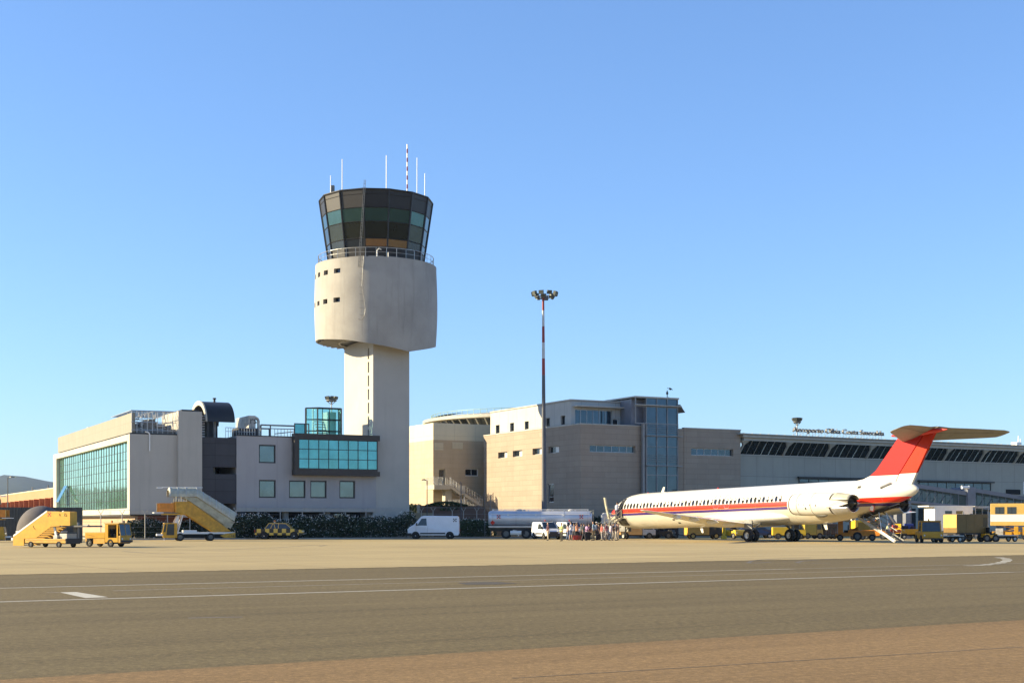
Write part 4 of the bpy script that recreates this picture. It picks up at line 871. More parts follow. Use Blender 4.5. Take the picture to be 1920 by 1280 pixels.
# ------------------------------------------------------------------ far left: salmon shed, dome, fence wall
def shed():
    S = Fr(110, 190, 27); e = S.emp('warehouse', 'long low salmon coloured shed with a row of recessed upper windows, far left', 'building')
    L = S.sy(-60, 0); side = lambda u, d, z: (d, u, z); z1 = S.z(0, 0, 914); za, zb = S.z(0, 0, 934), S.z(0, 0, 946); hs = []; n = 22
    for i in range(n): a = 1 + (L - 2) * i / n; hs.append((a, a + (L - 2) / n * .84, zb, za))
    hs2 = [(h[0], h[1], .8, zb - 1.9) for h in hs]
    mb = MB(); mb.wall(side, 0, L, 0, z1, .5, hs + hs2); mb.box(.502, 14, 0, .4, 0, z1); mb.box(.502, 14, .402, L, z1 - .5, z1 - .2); mb.build('wall', 'salmon', e)
    mb = MB(); mb.box(-1.0, -.003, .2, L, zb - .95, zb - .72); 
    for i in range(n + 1): y = 1 + (L - 2) * i / n - .12; mb.box(-.9, -.003, y - .1, y + .1, zb - 1.2, za + .15)
    mb.build('eaves', 'red_base', e)
    mb = MB(); mb.box(-.03, .6, 0, L, z1 + .002, z1 + .12); mb.build('roof_edge', 'cream_panel', e)
    rr = random.Random(8); g1 = MB(); g2 = MB(); w2 = MB()
    for i, h in enumerate(hs):
        mid = (h[0] + h[1]) / 2; g1.box(.32, .4, h[0], h[1], h[2], h[3], 0 if i % 3 else 1)
        if i % 2: g1.box(.26, .31, mid - .3, h[1] - .2, h[2], h[3] - .2, 2)
    g1.build('shutter', ['red_base', 'salmon', 'white_paint'], e)
    for h in hs2: g2.add([(.35, h[0], h[2]), (.35, h[1], h[2]), (.35, h[1], h[3]), (.35, h[0], h[3])], [(0, 1, 2, 3)]); w2.box(.2, .3, (h[0] + h[1]) / 2 - .05, (h[0] + h[1]) / 2 + .05, h[2], h[3])
    f = w2.build('window', 'red_base', e); g2.build('pane', 'glass_win', f, recalc=False)
    mb = MB()
    for px, w, h in ((20, .8, .5), (54, .9, .6), (60, 1.4, .45), (82, .5, .5)):
        y = S.sy(px, 3); mb.box(3, 4, y - w, y + w, z1, z1 + h)
    y = S.sy(55, 3); mb.tube((3.5, y, z1), (3.5, y, z1 + 1.3), .12, 6); y = S.sy(84, 3); mb.tube((3.5, y, z1), (3.5, y, z1 + 1.2), .1, 6); mb.build('roof_gear', 'pipe', e)
shed()
def dome():
    c = at(78, 125); e = empty('storage_dome', c, 0, 'dark grey domed tank rising behind the yellow boarding steps', 'tank'); r = 2.15
    mb = MB(); n = 14; zc = .9; mb.lathe([(r, 0), (r, zc)] + [(r * math.cos(math.pi / 2 * k / n), zc + r * 1.08 * math.sin(math.pi / 2 * k / n)) for k in range(1, n)] + [(.02, zc + r * 1.08)], n=40)
    mb.build('shell', M('dark_tank', (.10, .09, .09), .85, 0), e, smooth=True)
    mb = MB(); mb.lathe([(r + .02, zc - .06), (r + .06, zc - .06), (r + .06, zc + .06), (r + .02, zc + .06)], n=40, cap=False); mb.build('rim_band', 'alu', e)
    mb = MB(); c = at(-20, 134); mb.box(-5, 6.2, 0, .2, 0, 3.2)
    for k in range(37): mb.box(-5 + k * .3, -4.88 + k * .3, -.05, -.002, 0, 3.2)
    w = mb.build('fence_wall', M('dark_fence_sheet', (.065, .067, .062), .6, .1, .2), None); w.location = at(30, 134); w.rotation_euler = (0, 0, R(8)); tag(w, 'dark ribbed metal screen fence at the far left, in front of the salmon shed', 'fence')
dome()
# ------------------------------------------------------------------ airliner: x runs from nose to tail, -y is the side towards the camera
def airliner():
    PH = math.atan(.0197)
    e = empty('airliner', (10.58, 146.7, 0), R(-57.6), 'white twin jet airliner with a red tail and red and blue side stripes', 'airliner')
    ax = lambda s: 2.80 + .0197 * s                                # height of the fuselage axis over the ground
    # livery: stripes laid along the hull axis
    m, nt, bs = new_mat('airliner_livery'); bs.inputs['Roughness'].default_value = .3; bs.inputs['Coat Weight'].default_value = .3
    tc = nt.nodes.new('ShaderNodeTexCoord'); sp = nt.nodes.new('ShaderNodeSeparateXYZ'); nt.links.new(tc.outputs['Object'], sp.inputs[0])
    mu = nt.nodes.new('ShaderNodeMath'); mu.operation = 'MULTIPLY_ADD'; nt.links.new(sp.outputs[0], mu.inputs[0]); mu.inputs[1].default_value = -.0197; nt.links.new(sp.outputs[2], mu.inputs[2])
    ad = nt.nodes.new('ShaderNodeMath'); ad.operation = 'SUBTRACT'; nt.links.new(mu.outputs[0], ad.inputs[0]); ad.inputs[1].default_value = 2.80
    mr = nt.nodes.new('ShaderNodeMapRange'); mr.inputs[1].default_value = -2; mr.inputs[2].default_value = 2; nt.links.new(ad.outputs[0], mr.inputs[0])
    cr = nt.nodes.new('ShaderNodeValToRGB'); cr.color_ramp.interpolation = 'CONSTANT'; nt.links.new(mr.outputs[0], cr.inputs[0])
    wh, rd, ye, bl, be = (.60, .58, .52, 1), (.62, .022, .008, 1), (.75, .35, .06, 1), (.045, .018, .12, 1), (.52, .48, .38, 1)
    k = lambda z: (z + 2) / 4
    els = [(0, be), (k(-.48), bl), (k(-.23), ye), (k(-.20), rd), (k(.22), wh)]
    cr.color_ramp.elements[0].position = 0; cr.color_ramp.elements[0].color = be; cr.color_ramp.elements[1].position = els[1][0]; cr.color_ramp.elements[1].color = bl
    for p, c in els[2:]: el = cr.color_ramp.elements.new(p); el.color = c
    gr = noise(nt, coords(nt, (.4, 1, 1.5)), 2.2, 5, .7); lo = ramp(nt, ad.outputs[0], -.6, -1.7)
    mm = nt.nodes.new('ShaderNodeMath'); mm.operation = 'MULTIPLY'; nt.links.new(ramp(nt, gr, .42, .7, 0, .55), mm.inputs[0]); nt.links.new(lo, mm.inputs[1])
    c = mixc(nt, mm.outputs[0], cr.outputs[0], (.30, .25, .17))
    # ring seams of the skin panels
    wv = nt.nodes.new('ShaderNodeMath'); wv.operation = 'FRACT'; dv = nt.nodes.new('ShaderNodeMath'); dv.operation = 'DIVIDE'; nt.links.new(sp.outputs[0], dv.inputs[0]); dv.inputs[1].default_value = 4.8; nt.links.new(dv.outputs[0], wv.inputs[0])
    c = mixc(nt, ramp(nt, wv.outputs[0], .992, .996, 0, .35), c, (.2, .18, .15)); nt.links.new(c, bs.inputs['Base Color'])
    def ring(s, ry, rz, dz, n=56, keel=0):
        out = []
        for i in range(n):
            t = 2 * math.pi * i / n; y, z = ry * math.sin(t), rz * math.cos(t)
            if z < 0 and keel: z *= 1 + keel
            out.append((s, y, ax(s) + dz + z))
        return out
    prof = [(0, .03, .03, -.58), (.12, .28, .26, -.56), (.4, .53, .50, -.50), (.9, .80, .78, -.40), (1.5, 1.03, 1.04, -.30), (2.2, 1.24, 1.30, -.20), (3.0, 1.42, 1.54, -.11), (4.0, 1.57, 1.72, -.05), (5.2, 1.65, 1.80, -.01), (6.5, 1.67, 1.82, 0)]
    prof += [(s, 1.67, 1.82, 0) for s in (9, 12, 15, 18, 21, 24, 27, 29.5)]
    prof += [(31.5, 1.65, 1.79, .03), (33.5, 1.58, 1.68, .12), (35.5, 1.44, 1.50, .27), (37, 1.28, 1.30, .42), (38.3, 1.08, 1.08, .56), (39.4, .86, .87, .66), (40.3, .62, .65, .72), (40.9, .40, .44, .76), (41.25, .2, .22, .78), (41.4, .03, .03, .79)]
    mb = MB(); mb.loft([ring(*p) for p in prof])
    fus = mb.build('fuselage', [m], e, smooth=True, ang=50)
    def hull(s):
        for a, b in zip(prof, prof[1:]):
            if a[0] <= s <= b[0]: t = (s - a[0]) / (b[0] - a[0]); return [a[i] + (b[i] - a[i]) * t for i in (1, 2, 3)]
    def skin(s, h, side=-1, off=0):                               # point on the hull at height h over the axis
        ry, rz, dz = hull(s); q = max(-.999, min(.999, (h - dz) / rz)); y = ry * math.sqrt(1 - q * q)
        nrm = Vector((0, side * y / ry ** 2, (h - dz) / rz ** 2)).normalized(); return Vector((s, side * y, ax(s) + h)) + nrm * off, nrm
    def patch(s0, s1, h0, h1, off=.012, side=-1, n=6, mb=None):
        mb = mb or MB(); g = [[skin(s0 + (s1 - s0) * i / n, h0 + (h1 - h0) * j / n, side, off)[0] for j in range(n + 1)] for i in range(n + 1)]
        for i in range(n):
            for j in range(n): mb.add([g[i][j], g[i + 1][j], g[i + 1][j + 1], g[i][j + 1]], [(0, 1, 2, 3)])
        return mb
    # cabin windows
    def oval(s, h, a, b, off, side, mb):
        p, nrm = skin(s, h, side, off); up = Vector((1, 0, 0)).cross(nrm); up = up if up.z > 0 else -up
        vs = [p + Vector((1, 0, .0197)) * a * math.cos(t * math.pi / 6) * (abs(math.cos(t * math.pi / 6)) ** -.25 if abs(math.cos(t * math.pi / 6)) > .01 else 1) + up * b * math.sin(t * math.pi / 6) for t in range(12)]
        mb.add(vs, [tuple(range(12))]); return mb
    rr = random.Random(5); s = 3.75; i = 0
    while s < 27.2:
        mb = MB(); oval(s, .50, .172, .27, .014, -1, mb)
        w = mb.build('window', 'interior' if i % 3 else 'glass_dark', fus, recalc=False)
        if rr.random() < .45:
            b2 = MB(); h2 = rr.uniform(.08, .2); p, nrm = skin(s, .50, -1, .022); b2.add([p + Vector((x, 0, z)) for x, z in ((-.11, .18 - h2), (.11, .18 - h2), (.11, .19), (-.11, .19))], [(0, 1, 2, 3)]); b2.build('window_blind', 'white_paint', w, recalc=False)
        s += .545; i += 1
    s = 3.75
    while s < 27.2: mb = MB(); oval(s, .50, .165, .26, .014, 1, mb); mb.build('window', 'interior', fus, recalc=False); s += .545
    # overwing exits outlined
    for s0 in (18.6, 20.1):
        mb = MB()
        def exit_pt(t):
            a = 2 * math.pi * t; x, z = math.cos(a), math.sin(a); x = math.copysign(abs(x) ** .45, x); z = math.copysign(abs(z) ** .45, z)
            return skin(s0 + .36 * x, .47 + .62 * z, -1, .018)[0]
        mb.path([exit_pt(t / 32) for t in range(33)], .022, 4); mb.build('exit_outline', 'indicator' if False else 'alu', fus)
    # cockpit glazing
    for sd_ in (-1, 1):
        mb = patch(1.25, 2.45, .18, .62, .012, sd_); mb.build('cockpit_window', 'glass_dark', fus, recalc=False)
    # forward door opening with a dark inside and the open door ahead of it
    mb = patch(3.0 - .02, 3.95, -.62, 1.32, .012, -1, 8); mb.build('doorway', 'interior', fus, recalc=False)
    mb = MB(); n = 10; col = []
    for j in range(n + 1):
        h = -.72 + 2.15 * j / n; bulge = math.sin(math.pi * (j / n) * .75 + .3); y = -1.62 - .75 - .30 * (bulge - 1) - .3 * (1 - j / n) * 0
        y = -(1.45 + .95 * math.cos((h - .05) / 2.2)); col.append((y, ax(2.4) + h))
    col = [(-2.15 - .55 * (j / n) ** 1.6 - .12 * math.sin(math.pi * j / n), ax(2.4) - .75 + 2.2 * j / n) for j in range(n + 1)]
    for j in range(n):
        (y0, za), (y1, zb_) = col[j], col[j + 1]; mb.add([(2.15, y0, za), (2.45, y0 - .03, za), (2.45, y1 - .03, zb_), (2.15, y1, zb_), (2.15, y0 + .16, za), (2.45, y0 + .13, za), (2.45, y1 + .13, zb_), (2.15, y1 + .16, zb_)],
            [(0, 1, 2, 3), (7, 6, 5, 4), (0, 3, 7, 4), (1, 5, 6, 2), (0, 4, 5, 1), (3, 2, 6, 7)])
    mb.tube((2.5, -1.5, ax(2) + .3), (2.3, -2.25, ax(2) + .3), .05, 6); mb.tube((2.5, -1.5, ax(2) - .3), (2.3, -2.1, ax(2) - .3), .05, 6); mb.build('door', 'canopy', e)
    # forward airstairs unfolded to the ground
    a = Vector((3.45, -1.5, ax(3.4) - .68)); b = Vector((3.45, -5.0, .15)); mb = MB()
    for sx in (-.42, .42):
        d = (b - a); mb.add([a + Vector((sx, 0, .0)), b + Vector((sx, 0, 0)), b + Vector((sx, 0, .2)), a + Vector((sx, 0, .22)), a + Vector((sx + .05, 0, .0)), b + Vector((sx + .05, 0, 0)), b + Vector((sx + .05, 0, .2)), a + Vector((sx + .05, 0, .22))],
            [(0, 1, 2, 3), (7, 6, 5, 4), (0, 4, 5, 1), (3, 2, 6, 7), (1, 5, 6, 2), (0, 3, 7, 4)])
        mb.tube(a + Vector((sx, .1, 1.0)), b + Vector((sx, .3, .95)), .03, 6); mb.tube(a + Vector((sx, .1, .55)), b + Vector((sx, .3, .5)), .02, 6)
        for k in range(5): p = a.lerp(b, .05 + k * .22); mb.tube(p + Vector((sx, 0, .1)), p + Vector((sx, 0, .98)), .025, 6)
    for k in range(11): p = a.lerp(b, (k + .5) / 11); mb.box(3.05, 3.85, p.y - .13, p.y + .13, p.z + .05, p.z + .09)
    mb.build('airstair', 'canopy', e)
    mb = patch(2.5, 4.4, -1.45, -.72, .012, -1, 6); mb.build('airstair_bay', 'grille', fus, recalc=False)
    # blade aerials, lights and probes
    def blade(s, h, lean, top, name='blade_aerial'):
        b = MB(); z0 = ax(s) + (1.78 if top else -1.8); sg = 1 if top else -1
        b.add([(s, -.03, z0), (s + .45, -.03, z0), (s + .45 + lean, -.015, z0 + sg * h), (s + .2 + lean, -.015, z0 + sg * h), (s, .03, z0), (s + .45, .03, z0), (s + .45 + lean, .015, z0 + sg * h), (s + .2 + lean, .015, z0 + sg * h)],
              [(0, 1, 2, 3), (7, 6, 5, 4), (0, 4, 5, 1), (1, 5, 6, 2), (2, 6, 7, 3), (3, 7, 4, 0)]); b.build(name, 'plane_white', fus)
    blade(8.3, .55, .15, True); blade(14.3, .55, .1, False); blade(30.8, .5, .1, False)
    mb = MB(); mb.lathe([(.12, 0), (.12, .06), (.05, .14)], (17, 0, ax(17) + 1.8), n=10); mb.lathe([(.12, 0), (.08, .08), (.02, .1)], (6.2, 0, ax(6.2) + 1.78), n=10); mb.build('beacon', 'red_lamp', fus)
    mb = MB()
    for s, h in ((11.8, -1.1), (16.3, -1.35), (12.4, -1.42)): mb = patch(s, s + .35, h, h + .14, .01, -1, 2, mb)
    mb.build('vent_grille', 'grille', fus, recalc=False)
    mb = patch(35.9, 36.25, 1.05, 1.25, .012, -1, 2); mb = patch(34.3, 34.45, .95, 1.08, .012, -1, 2, mb) if False else mb; mb.build('pressure_port', 'grille', fus, recalc=False)
    mb = MB(); p0, _ = skin(38.3, .98, -1, .015); p1, _ = skin(39.1, 1.30, -1, .02); mb.tube(p0, p1, .14, 4); mb.build('air_inlet', 'pipe', fus)
    # wings
    def foil(c, t):                                               # chord c, thickness t: (x, z) loop
        xs = [0, .012, .05, .12, .25, .42, .6, .8, 1.0]; th = [0, .35, .66, .88, 1, .95, .72, .38, .03]
        return [(x * c, t / 2 * h * 1.05) for x, h in zip(xs, th)] + [(x * c, -t / 2 * h * .85) for x, h in list(zip(xs, th))[-1:0:-1]]
    wz = lambda w: 1.42 + (abs(w) - 1.6) * math.tan(R(3.0)) * 1.35 + .30
    def wing(sg):
        st = [(1.2, 16.4, 8.0, .85), (3.6, 18.1, 5.9, .66), (6.0, 19.5, 4.5, .52), (11, 22.4, 2.9, .33), (15.4, 25.0, 1.7, .19), (16.2, 25.6, 1.3, .12), (16.43, 26.2, .5, .04)]
        rings = [[(s0 + x, sg * w, wz(w) + z - x * .03) for x, z in foil(c, t)] for w, s0, c, t in st]
        b = MB(); b.loft(rings); wg = b.build('wing', 'plane_white', e, smooth=True, ang=50)
        for w in (3.9, 6.6, 9.4, 12.0):                           # flap hinge fairings
            s0 = 22.9 + (w - 3.9) * .36; L = 2.3 - w * .09; b = MB(); n = 10; rg = []
            for i in range(9):
                t = i / 8; r = .30 * (1 - w / 26) * math.sin(math.pi * min(.999, max(.03, t ** .8))) + .015; rg.append([(s0 - .9 + L * t, sg * w + r * .5 * math.cos(2 * math.pi * q / n), wz(w) - .26 - .06 * t + r * 1.15 * math.sin(2 * math.pi * q / n)) for q in range(n)])
            b.loft(rg); b.build('flap_fairing', 'plane_white', wg, smooth=True)
        b = MB(); b.add([(s0_, sg * w_, wz(w_) + dz_) for s0_, w_, dz_ in ((23.6, 3.4, .03), (25.3, 11, .02), (25.9, 11, -.01), (24.6, 3.4, -.03))], [(0, 1, 2, 3)]); b.build('flap', 'alu', wg, recalc=False)
        b = MB(); b.lathe([(.01, -.2), (.06, -.1), (.07, .1), (.02, .3)], (26.0, sg * 16.35, wz(16.3)), 'x', 10); b.build('wing_tip_light', 'red_lamp', wg, smooth=True)
        for w0, w1 in ((3.4, 9.5), (9.7, 16.0)):                  # red tinted leading edge strip as on the photographed wing
            pass
        return wg
    wp = wing(-1); wing(1)
    b = MB(); ws = [(4.2, 20.6), (6.0, 21.6), (9.6, 23.4), (11.4, 24.2)]
    for w, s in ws: b.add([(s, -w, wz(w) + .36 - w * .02), (s + .5, -w - 1.2, wz(w + 1.2) + .36 - w * .02), (s + .8, -w - 1.1, wz(w + 1.1) + .34 - w * .02), (s + .35, -w + .1, wz(w) + .33 - w * .02)], [(0, 1, 2, 3)])
    b.build('wing_marking', 'red_paint', wp, recalc=False)
    # wing root and belly fairing
    rings = []
    for i in range(15):
        t = i / 14; s = 15.6 + 12.4 * t; k_ = math.sin(math.pi * t) ** .55 if 0 < t < 1 else .02; hw = 1.2 + 1.12 * k_; hz = .35 + .35 * k_
        rings.append([(s, hw * math.copysign(abs(math.sin(2 * math.pi * q / 32)) ** .8, math.sin(2 * math.pi * q / 32)), ax(s) - 1.13 + hz * math.cos(2 * math.pi * q / 32)) for q in range(32)])
    mb = MB(); mb.loft(rings); mb.build('belly_fairing', 'plane_white', fus, smooth=True, ang=60)
    mb = MB(); rg = []
    for i in range(11):
        t = i / 10; r = max(.02, math.sin(math.pi * t) ** .6) if 0 < t < 1 else .02; rg.append([(17.6 + 4.4 * t, -1.75 + .6 * r * math.cos(2 * math.pi * q / 20), 2.05 + .46 * r * math.sin(2 * math.pi * q / 20)) for q in range(20)])
    mb.loft(rg); mb.build('wing_root_fairing', 'plane_white', fus, smooth=True)
    # engines
    def engine(sg):
        cy, cz = sg * 3.05, 3.28; b = MB()
        b.lathe([(.66, 30.75), (.74, 30.45), (.82, 30.38), (.88, 30.5), (.96, 31.2), (.99, 32.3), (.98, 33.6), (.93, 34.9), (.84, 35.7)], (0, cy, cz), 'x', 40, cap=False); en = b.build('engine_nacelle', 'plane_white', e, smooth=True, ang=60)
        b = MB(); b.lathe([(.985, 31.62), (.99, 31.66)], (0, cy, cz), 'x', 40, cap=False); b.lathe([(.905, 30.60), (.93, 30.70)], (0, cy, cz), 'x', 40, cap=False); b.lathe([(.99, 33.3), (.988, 33.34)], (0, cy, cz), 'x', 40, cap=False); b.build('cowl_seam', 'grille', en).scale = (1, 1, 1)
        b = MB(); b.lathe([(.72, 30.5), (.66, 30.9), (.64, 31.3)], (0, cy, cz), 'x', 32, cap=False); b.lathe([(.02, 30.95), (.16, 31.15), (.2, 31.35), (.64, 31.36)], (0, cy, cz), 'x', 32, cap=False); b.build('intake_fan', 'grille', en, smooth=True)
        b = MB(); b.lathe([(.90, 35.3), (.84, 35.9), (.70, 36.7), (.58, 37.15), (.54, 37.12), (.62, 36.2)], (0, cy, cz), 'x', 36, cap=False); b.build('exhaust_nozzle', 'brown_frame', en, smooth=True)
        b = MB(); b.lathe([(.5, 36.9), (.3, 36.95), (.02, 37.6)], (0, cy, cz), 'x', 24, cap=False); b.build('exhaust_cone', 'grille', en, smooth=True)
        # thrust reverser doors above and below, leaving a pale pointed wedge between them at the side
        for up in (1, -1):
            b = MB(); n = 12; g = []
            for i in range(8):
                s = 35.55 + 1.75 * i / 7; r = .945 - .16 * (i / 7) ** 1.5 - .05 * i / 7; g.append([(s, cy + r * math.cos(t), cz + r * math.sin(t)) for t in [up * (R(18 + 6 * i / 7) + (math.pi - R(36 + 12 * i / 7)) * q / n) for q in range(n + 1)]])
            for i in range(7):
                for q in range(n): b.add([g[i][q], g[i + 1][q], g[i + 1][q + 1], g[i][q + 1]], [(0, 1, 2, 3)])
            o = b.build('reverser_door', 'alu' if up < 0 else 'canopy', en, smooth=True); so_ = o.modifiers.new('thickness', 'SOLIDIFY'); so_.thickness = .05
        b = MB()
        for q in (-1, 1): b.add([(35.0, cy + q * .955, cz + .30), (35.0, cy + q * .955, cz - .30), (36.4, cy + q * .93, cz - .26), (37.35, cy + q * .72, cz + .02), (36.4, cy + q * .93, cz + .26), (35.0, cy + q * .85, cz + .26), (35.0, cy + q * .85, cz - .26), (36.4, cy + q * .83, cz - .2), (37.3, cy + q * .65, cz), (36.4, cy + q * .83, cz + .2)], [(0, 1, 2, 3, 4), (9, 8, 7, 6, 5), (0, 5, 6, 1), (1, 6, 7, 2), (2, 7, 8, 3), (3, 8, 9, 4), (4, 9, 5, 0)])
        b.build('reverser_fairing', 'plane_white', en)
        b = MB(); b.lathe([(.02, 33.2), (.14, 33.5), (.15, 34.1), (.05, 34.5)], (0, cy + sg * .2, cz - .98), 'x', 10); b.build('intake_scoop', 'grille', en, smooth=True)
        b = MB(); st_ = foil(4.2, .34); b.loft([[(31.6 + x, sg * y, 3.3 + z) for x, z in st_] for y in (1.2, 2.3)]); b.build('pylon', 'plane_white', en, smooth=True)
        b = MB()
        for x, z in ((31.9, -.1), (32.5, -.13), (33.2, -.17), (33.9, -.2), (32.7, -.45)): b.box(x, x + .03, cy + sg * .9, cy + sg * 1.0, cz + z, cz + z + .16)
        b.build('latch', 'grille', en)
    engine(-1); engine(1)
    # fin: white root, red above, rudder with its own shade of red
    zf = lambda s: ax(s) + 1.2
    redA = M('tail_red', (.37, .012, .012), .5, 0, .05, .6, 0, .15); redB = M('rudder_red', (.42, .022, .004), .5, 0, .05, .6, 0, .15)
    def finpoly(pts, name, mat, th0, th1, par):
        b = MB(); n = len(pts); zt0, zt1 = min(p[1] for p in pts), max(p[1] for p in pts)
        th = lambda z: th0 + (th1 - th0) * (z - zt0) / (zt1 - zt0); b.add([(s, -th(z), z) for s, z in pts] + [(s, th(z), z) for s, z in pts], [tuple(range(n)), tuple(range(2 * n - 1, n - 1, -1))] + [(i, (i + 1) % n, n + (i + 1) % n, n + i) for i in range(n)])
        return b.build(name, mat, par, bevel=.03)
    le = lambda z: 36.55 + (z - 5.6) * .93; hinge = lambda z: 38.9 + (z - 4.9) * .80; te = lambda z: 40.75 + (z - 4.85) * .60
    zr = 5.62
    fin = finpoly([(34.2, 5.18), (35.6, 5.34), (le(zr) - .25, zr - .02), (hinge(zr) - .02, zr + .0), (hinge(4.95) - .02, 4.72), (35.2, 4.7)], 'fin', 'plane_white', .2, .17, e)
    finpoly([(le(zr) - .25, zr), (37.0, 6.05), (le(8.66), 8.66), (hinge(9.0) - .02, 9.02), (hinge(zr) - .02, zr + .02)], 'fin_panel', [redA], .17, .15, fin)
    rud = finpoly([(hinge(zr) + .03, zr + .08), (te(zr + .1), zr + .1), (te(4.75), 4.68), (hinge(4.95) + .03, 4.98)], 'rudder', 'plane_white', .12, .12, e)
    finpoly([(hinge(zr) + .03, zr + .102), (hinge(8.9) + .03, 8.9), (te(8.9) + .0, 8.9), (te(zr + .12), zr + .12)], 'rudder_panel', [redB], .12, .12, rud)
    b = MB(); rg = []
    for i in range(13):
        t = i / 12; r = math.sin(math.pi * min(.995, .04 + t * .96)) ** .7; rg.append([(38.6 + 5.7 * t, .30 * r * math.cos(2 * math.pi * q / 16), 8.84 + .22 * t + .30 * r * math.sin(2 * math.pi * q / 16)) for q in range(16)])
    b.loft(rg); b.build('tail_bullet', 'red_paint', fin, smooth=True)
    # T-tail
    for sg in (-1, 1):
        st = [(.05, 39.7, 3.7, .42), (1.2, 40.5, 3.15, .36), (3.2, 41.9, 2.6, .26), (5.5, 43.5, 1.9, .16), (6.15, 44.0, 1.4, .09), (6.3, 44.4, .8, .03)]
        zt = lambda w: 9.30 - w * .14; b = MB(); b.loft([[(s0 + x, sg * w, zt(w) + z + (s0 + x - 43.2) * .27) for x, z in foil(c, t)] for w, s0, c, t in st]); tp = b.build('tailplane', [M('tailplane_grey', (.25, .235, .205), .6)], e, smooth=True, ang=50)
        b = MB(); b.add([(s0 + c * .70, sg * w, zt(w) - t * .36 + (s0 + c * .7 - 43.2) * .27) for w, s0, c, t in st[:-1]] + [(s0 + c * .715, sg * w, zt(w) - t * .36 + (s0 + c * .715 - 43.2) * .27) for w, s0, c, t in st[:-1][::-1]], [tuple(range(10))]); b.build('elevator_gap', 'grille', tp, recalc=False)
    # landing gear
    def wheel(x, y, r, w, par, name='wheel'):
        b = MB(); b.lathe([(r * .55, -w / 2), (r * .9, -w / 2), (r, -w * .3), (r, w * .3), (r * .9, w / 2), (r * .55, w / 2)], (x, y, r), 'y', 28, cap=False); wl = b.build(name, 'tyre', par, smooth=True, ang=50)
        b = MB(); b.lathe([(r * .56, -w * .42), (r * .5, -w * .3), (r * .22, -w * .25), (r * .2, -w * .46), (.01, -w * .46)], (x, y, r), 'y', 20, cap=False); b.lathe([(r * .56, w * .42), (r * .5, w * .3), (.01, w * .3)], (x, y, r), 'y', 20, cap=False); b.build('hub', 'rim', wl, smooth=True, ang=40)
    for sg in (-1, 1):
        b = MB(); b.tube((24.4, sg * 2.54, .5), (24.4, sg * 2.54, 1.9), .15, 12); b.tube((24.4, sg * 2.1, .57), (24.4, sg * 3.0, .57), .1, 10); b.tube((24.4, sg * 2.54, .9), (23.3, sg * 2.2, 1.8), .07, 8); b.tube((24.4, sg * 2.54, .9), (24.6, sg * 1.4, 1.75), .07, 8)
        b.box(23.9, 24.9, sg * 2.9 - .02, sg * 2.9 + .02, 1.15, 2.0); g = b.build('main_gear', 'pipe', e)
        wheel(24.4, sg * 2.54 - .36, .56, .4, g); wheel(24.4, sg * 2.54 + .36, .56, .4, g)
    b = MB(); b.tube((2.3, 0, .35), (2.3, 0, 1.5), .09, 10); b.tube((2.3, 0, .7), (3.0, 0, 1.4), .05, 8); b.tube((2.3, -.22, .34), (2.3, .22, .34), .06, 8); b.box(1.8, 2.8, -.42, -.39, .8, 1.5); b.box(1.8, 2.8, .39, .42, .8, 1.5); g = b.build('nose_gear', 'pipe', e)
    wheel(2.3, -.2, .33, .17, g); wheel(2.3, .2, .33, .17, g)
    # ventral airstair let down under the tail
    a, c_ = Vector((35.3, 0, 2.15)), Vector((39.3, 0, .08)); b = MB()
    for y in (-.48, .43):
        b.add([(a.x, y, a.z - .12), (c_.x, y, c_.z - .02), (c_.x + .2, y, c_.z + .2), (a.x, y, a.z + .14), (a.x, y + .05, a.z - .12), (c_.x, y + .05, c_.z - .02), (c_.x + .2, y + .05, c_.z + .2), (a.x, y + .05, a.z + .14)], [(0, 1, 2, 3), (7, 6, 5, 4), (0, 4, 5, 1), (3, 2, 6, 7), (1, 5, 6, 2), (0, 3, 7, 4)])
        b.tube((a.x + .6, y, a.z + .7), (c_.x + .3, y, c_.z + .95), .028, 6)
        for k in range(5): p = a.lerp(c_, .15 + k * .2); b.tube(p + Vector((0, y, 0)), p + Vector((.12, y, .9)), .022, 5)
    vs_ = b.build('ventral_stair', 'pipe', e)
    b = MB()
    for k in range(12): p = a.lerp(c_, (k + .5) / 12); b.box(p.x - .15, p.x + .15, -.43, .43, p.z + .0, p.z + .04)
    b.build('stair_tread', 'belt', vs_)
    b = MB(); p, q = a.lerp(c_, .62), a.lerp(c_, .98)
    for y in (-.5,): b.add([(p.x, y, p.z + .04), (q.x, y, q.z + .0), (q.x + .12, y, q.z + .17), (p.x + .06, y, p.z + .2)], [(0, 1, 2, 3)])
    b.build('stair_side_plate', 'white_paint', vs_, recalc=False)
    for y in (-.45, .45): b = MB(); b.tube((37.6, y, 2.55), (37.9, y, 1.0), .03, 6); b.build('stair_strut', 'alu', vs_)
    b = MB(); b.box(35.3, 38.4, -.55, .55, 2.05, 2.2) if False else b.add([(35.2, -.55, 2.1), (38.7, -.5, 2.98), (38.7, .5, 2.98), (35.2, .55, 2.1)], [(0, 1, 2, 3)]); b.build('stair_bay', 'interior', fus, recalc=False)
    p, nrm = skin(37.2, -.55, -1, .1); b = MB(); b.obox(p, (.28, -.03, -.05), (0, -.02, .0), (.08, -.05, .26)); b.build('access_hatch', 'red_paint', fus); b = MB(); b.obox(p + Vector((0, -.025, 0)), (.22, -.024, -.04), (0, -.005, 0), (.06, -.04, .2)); b.build('hatch_face', 'white_paint', fus)
    return e
AIR = airliner()
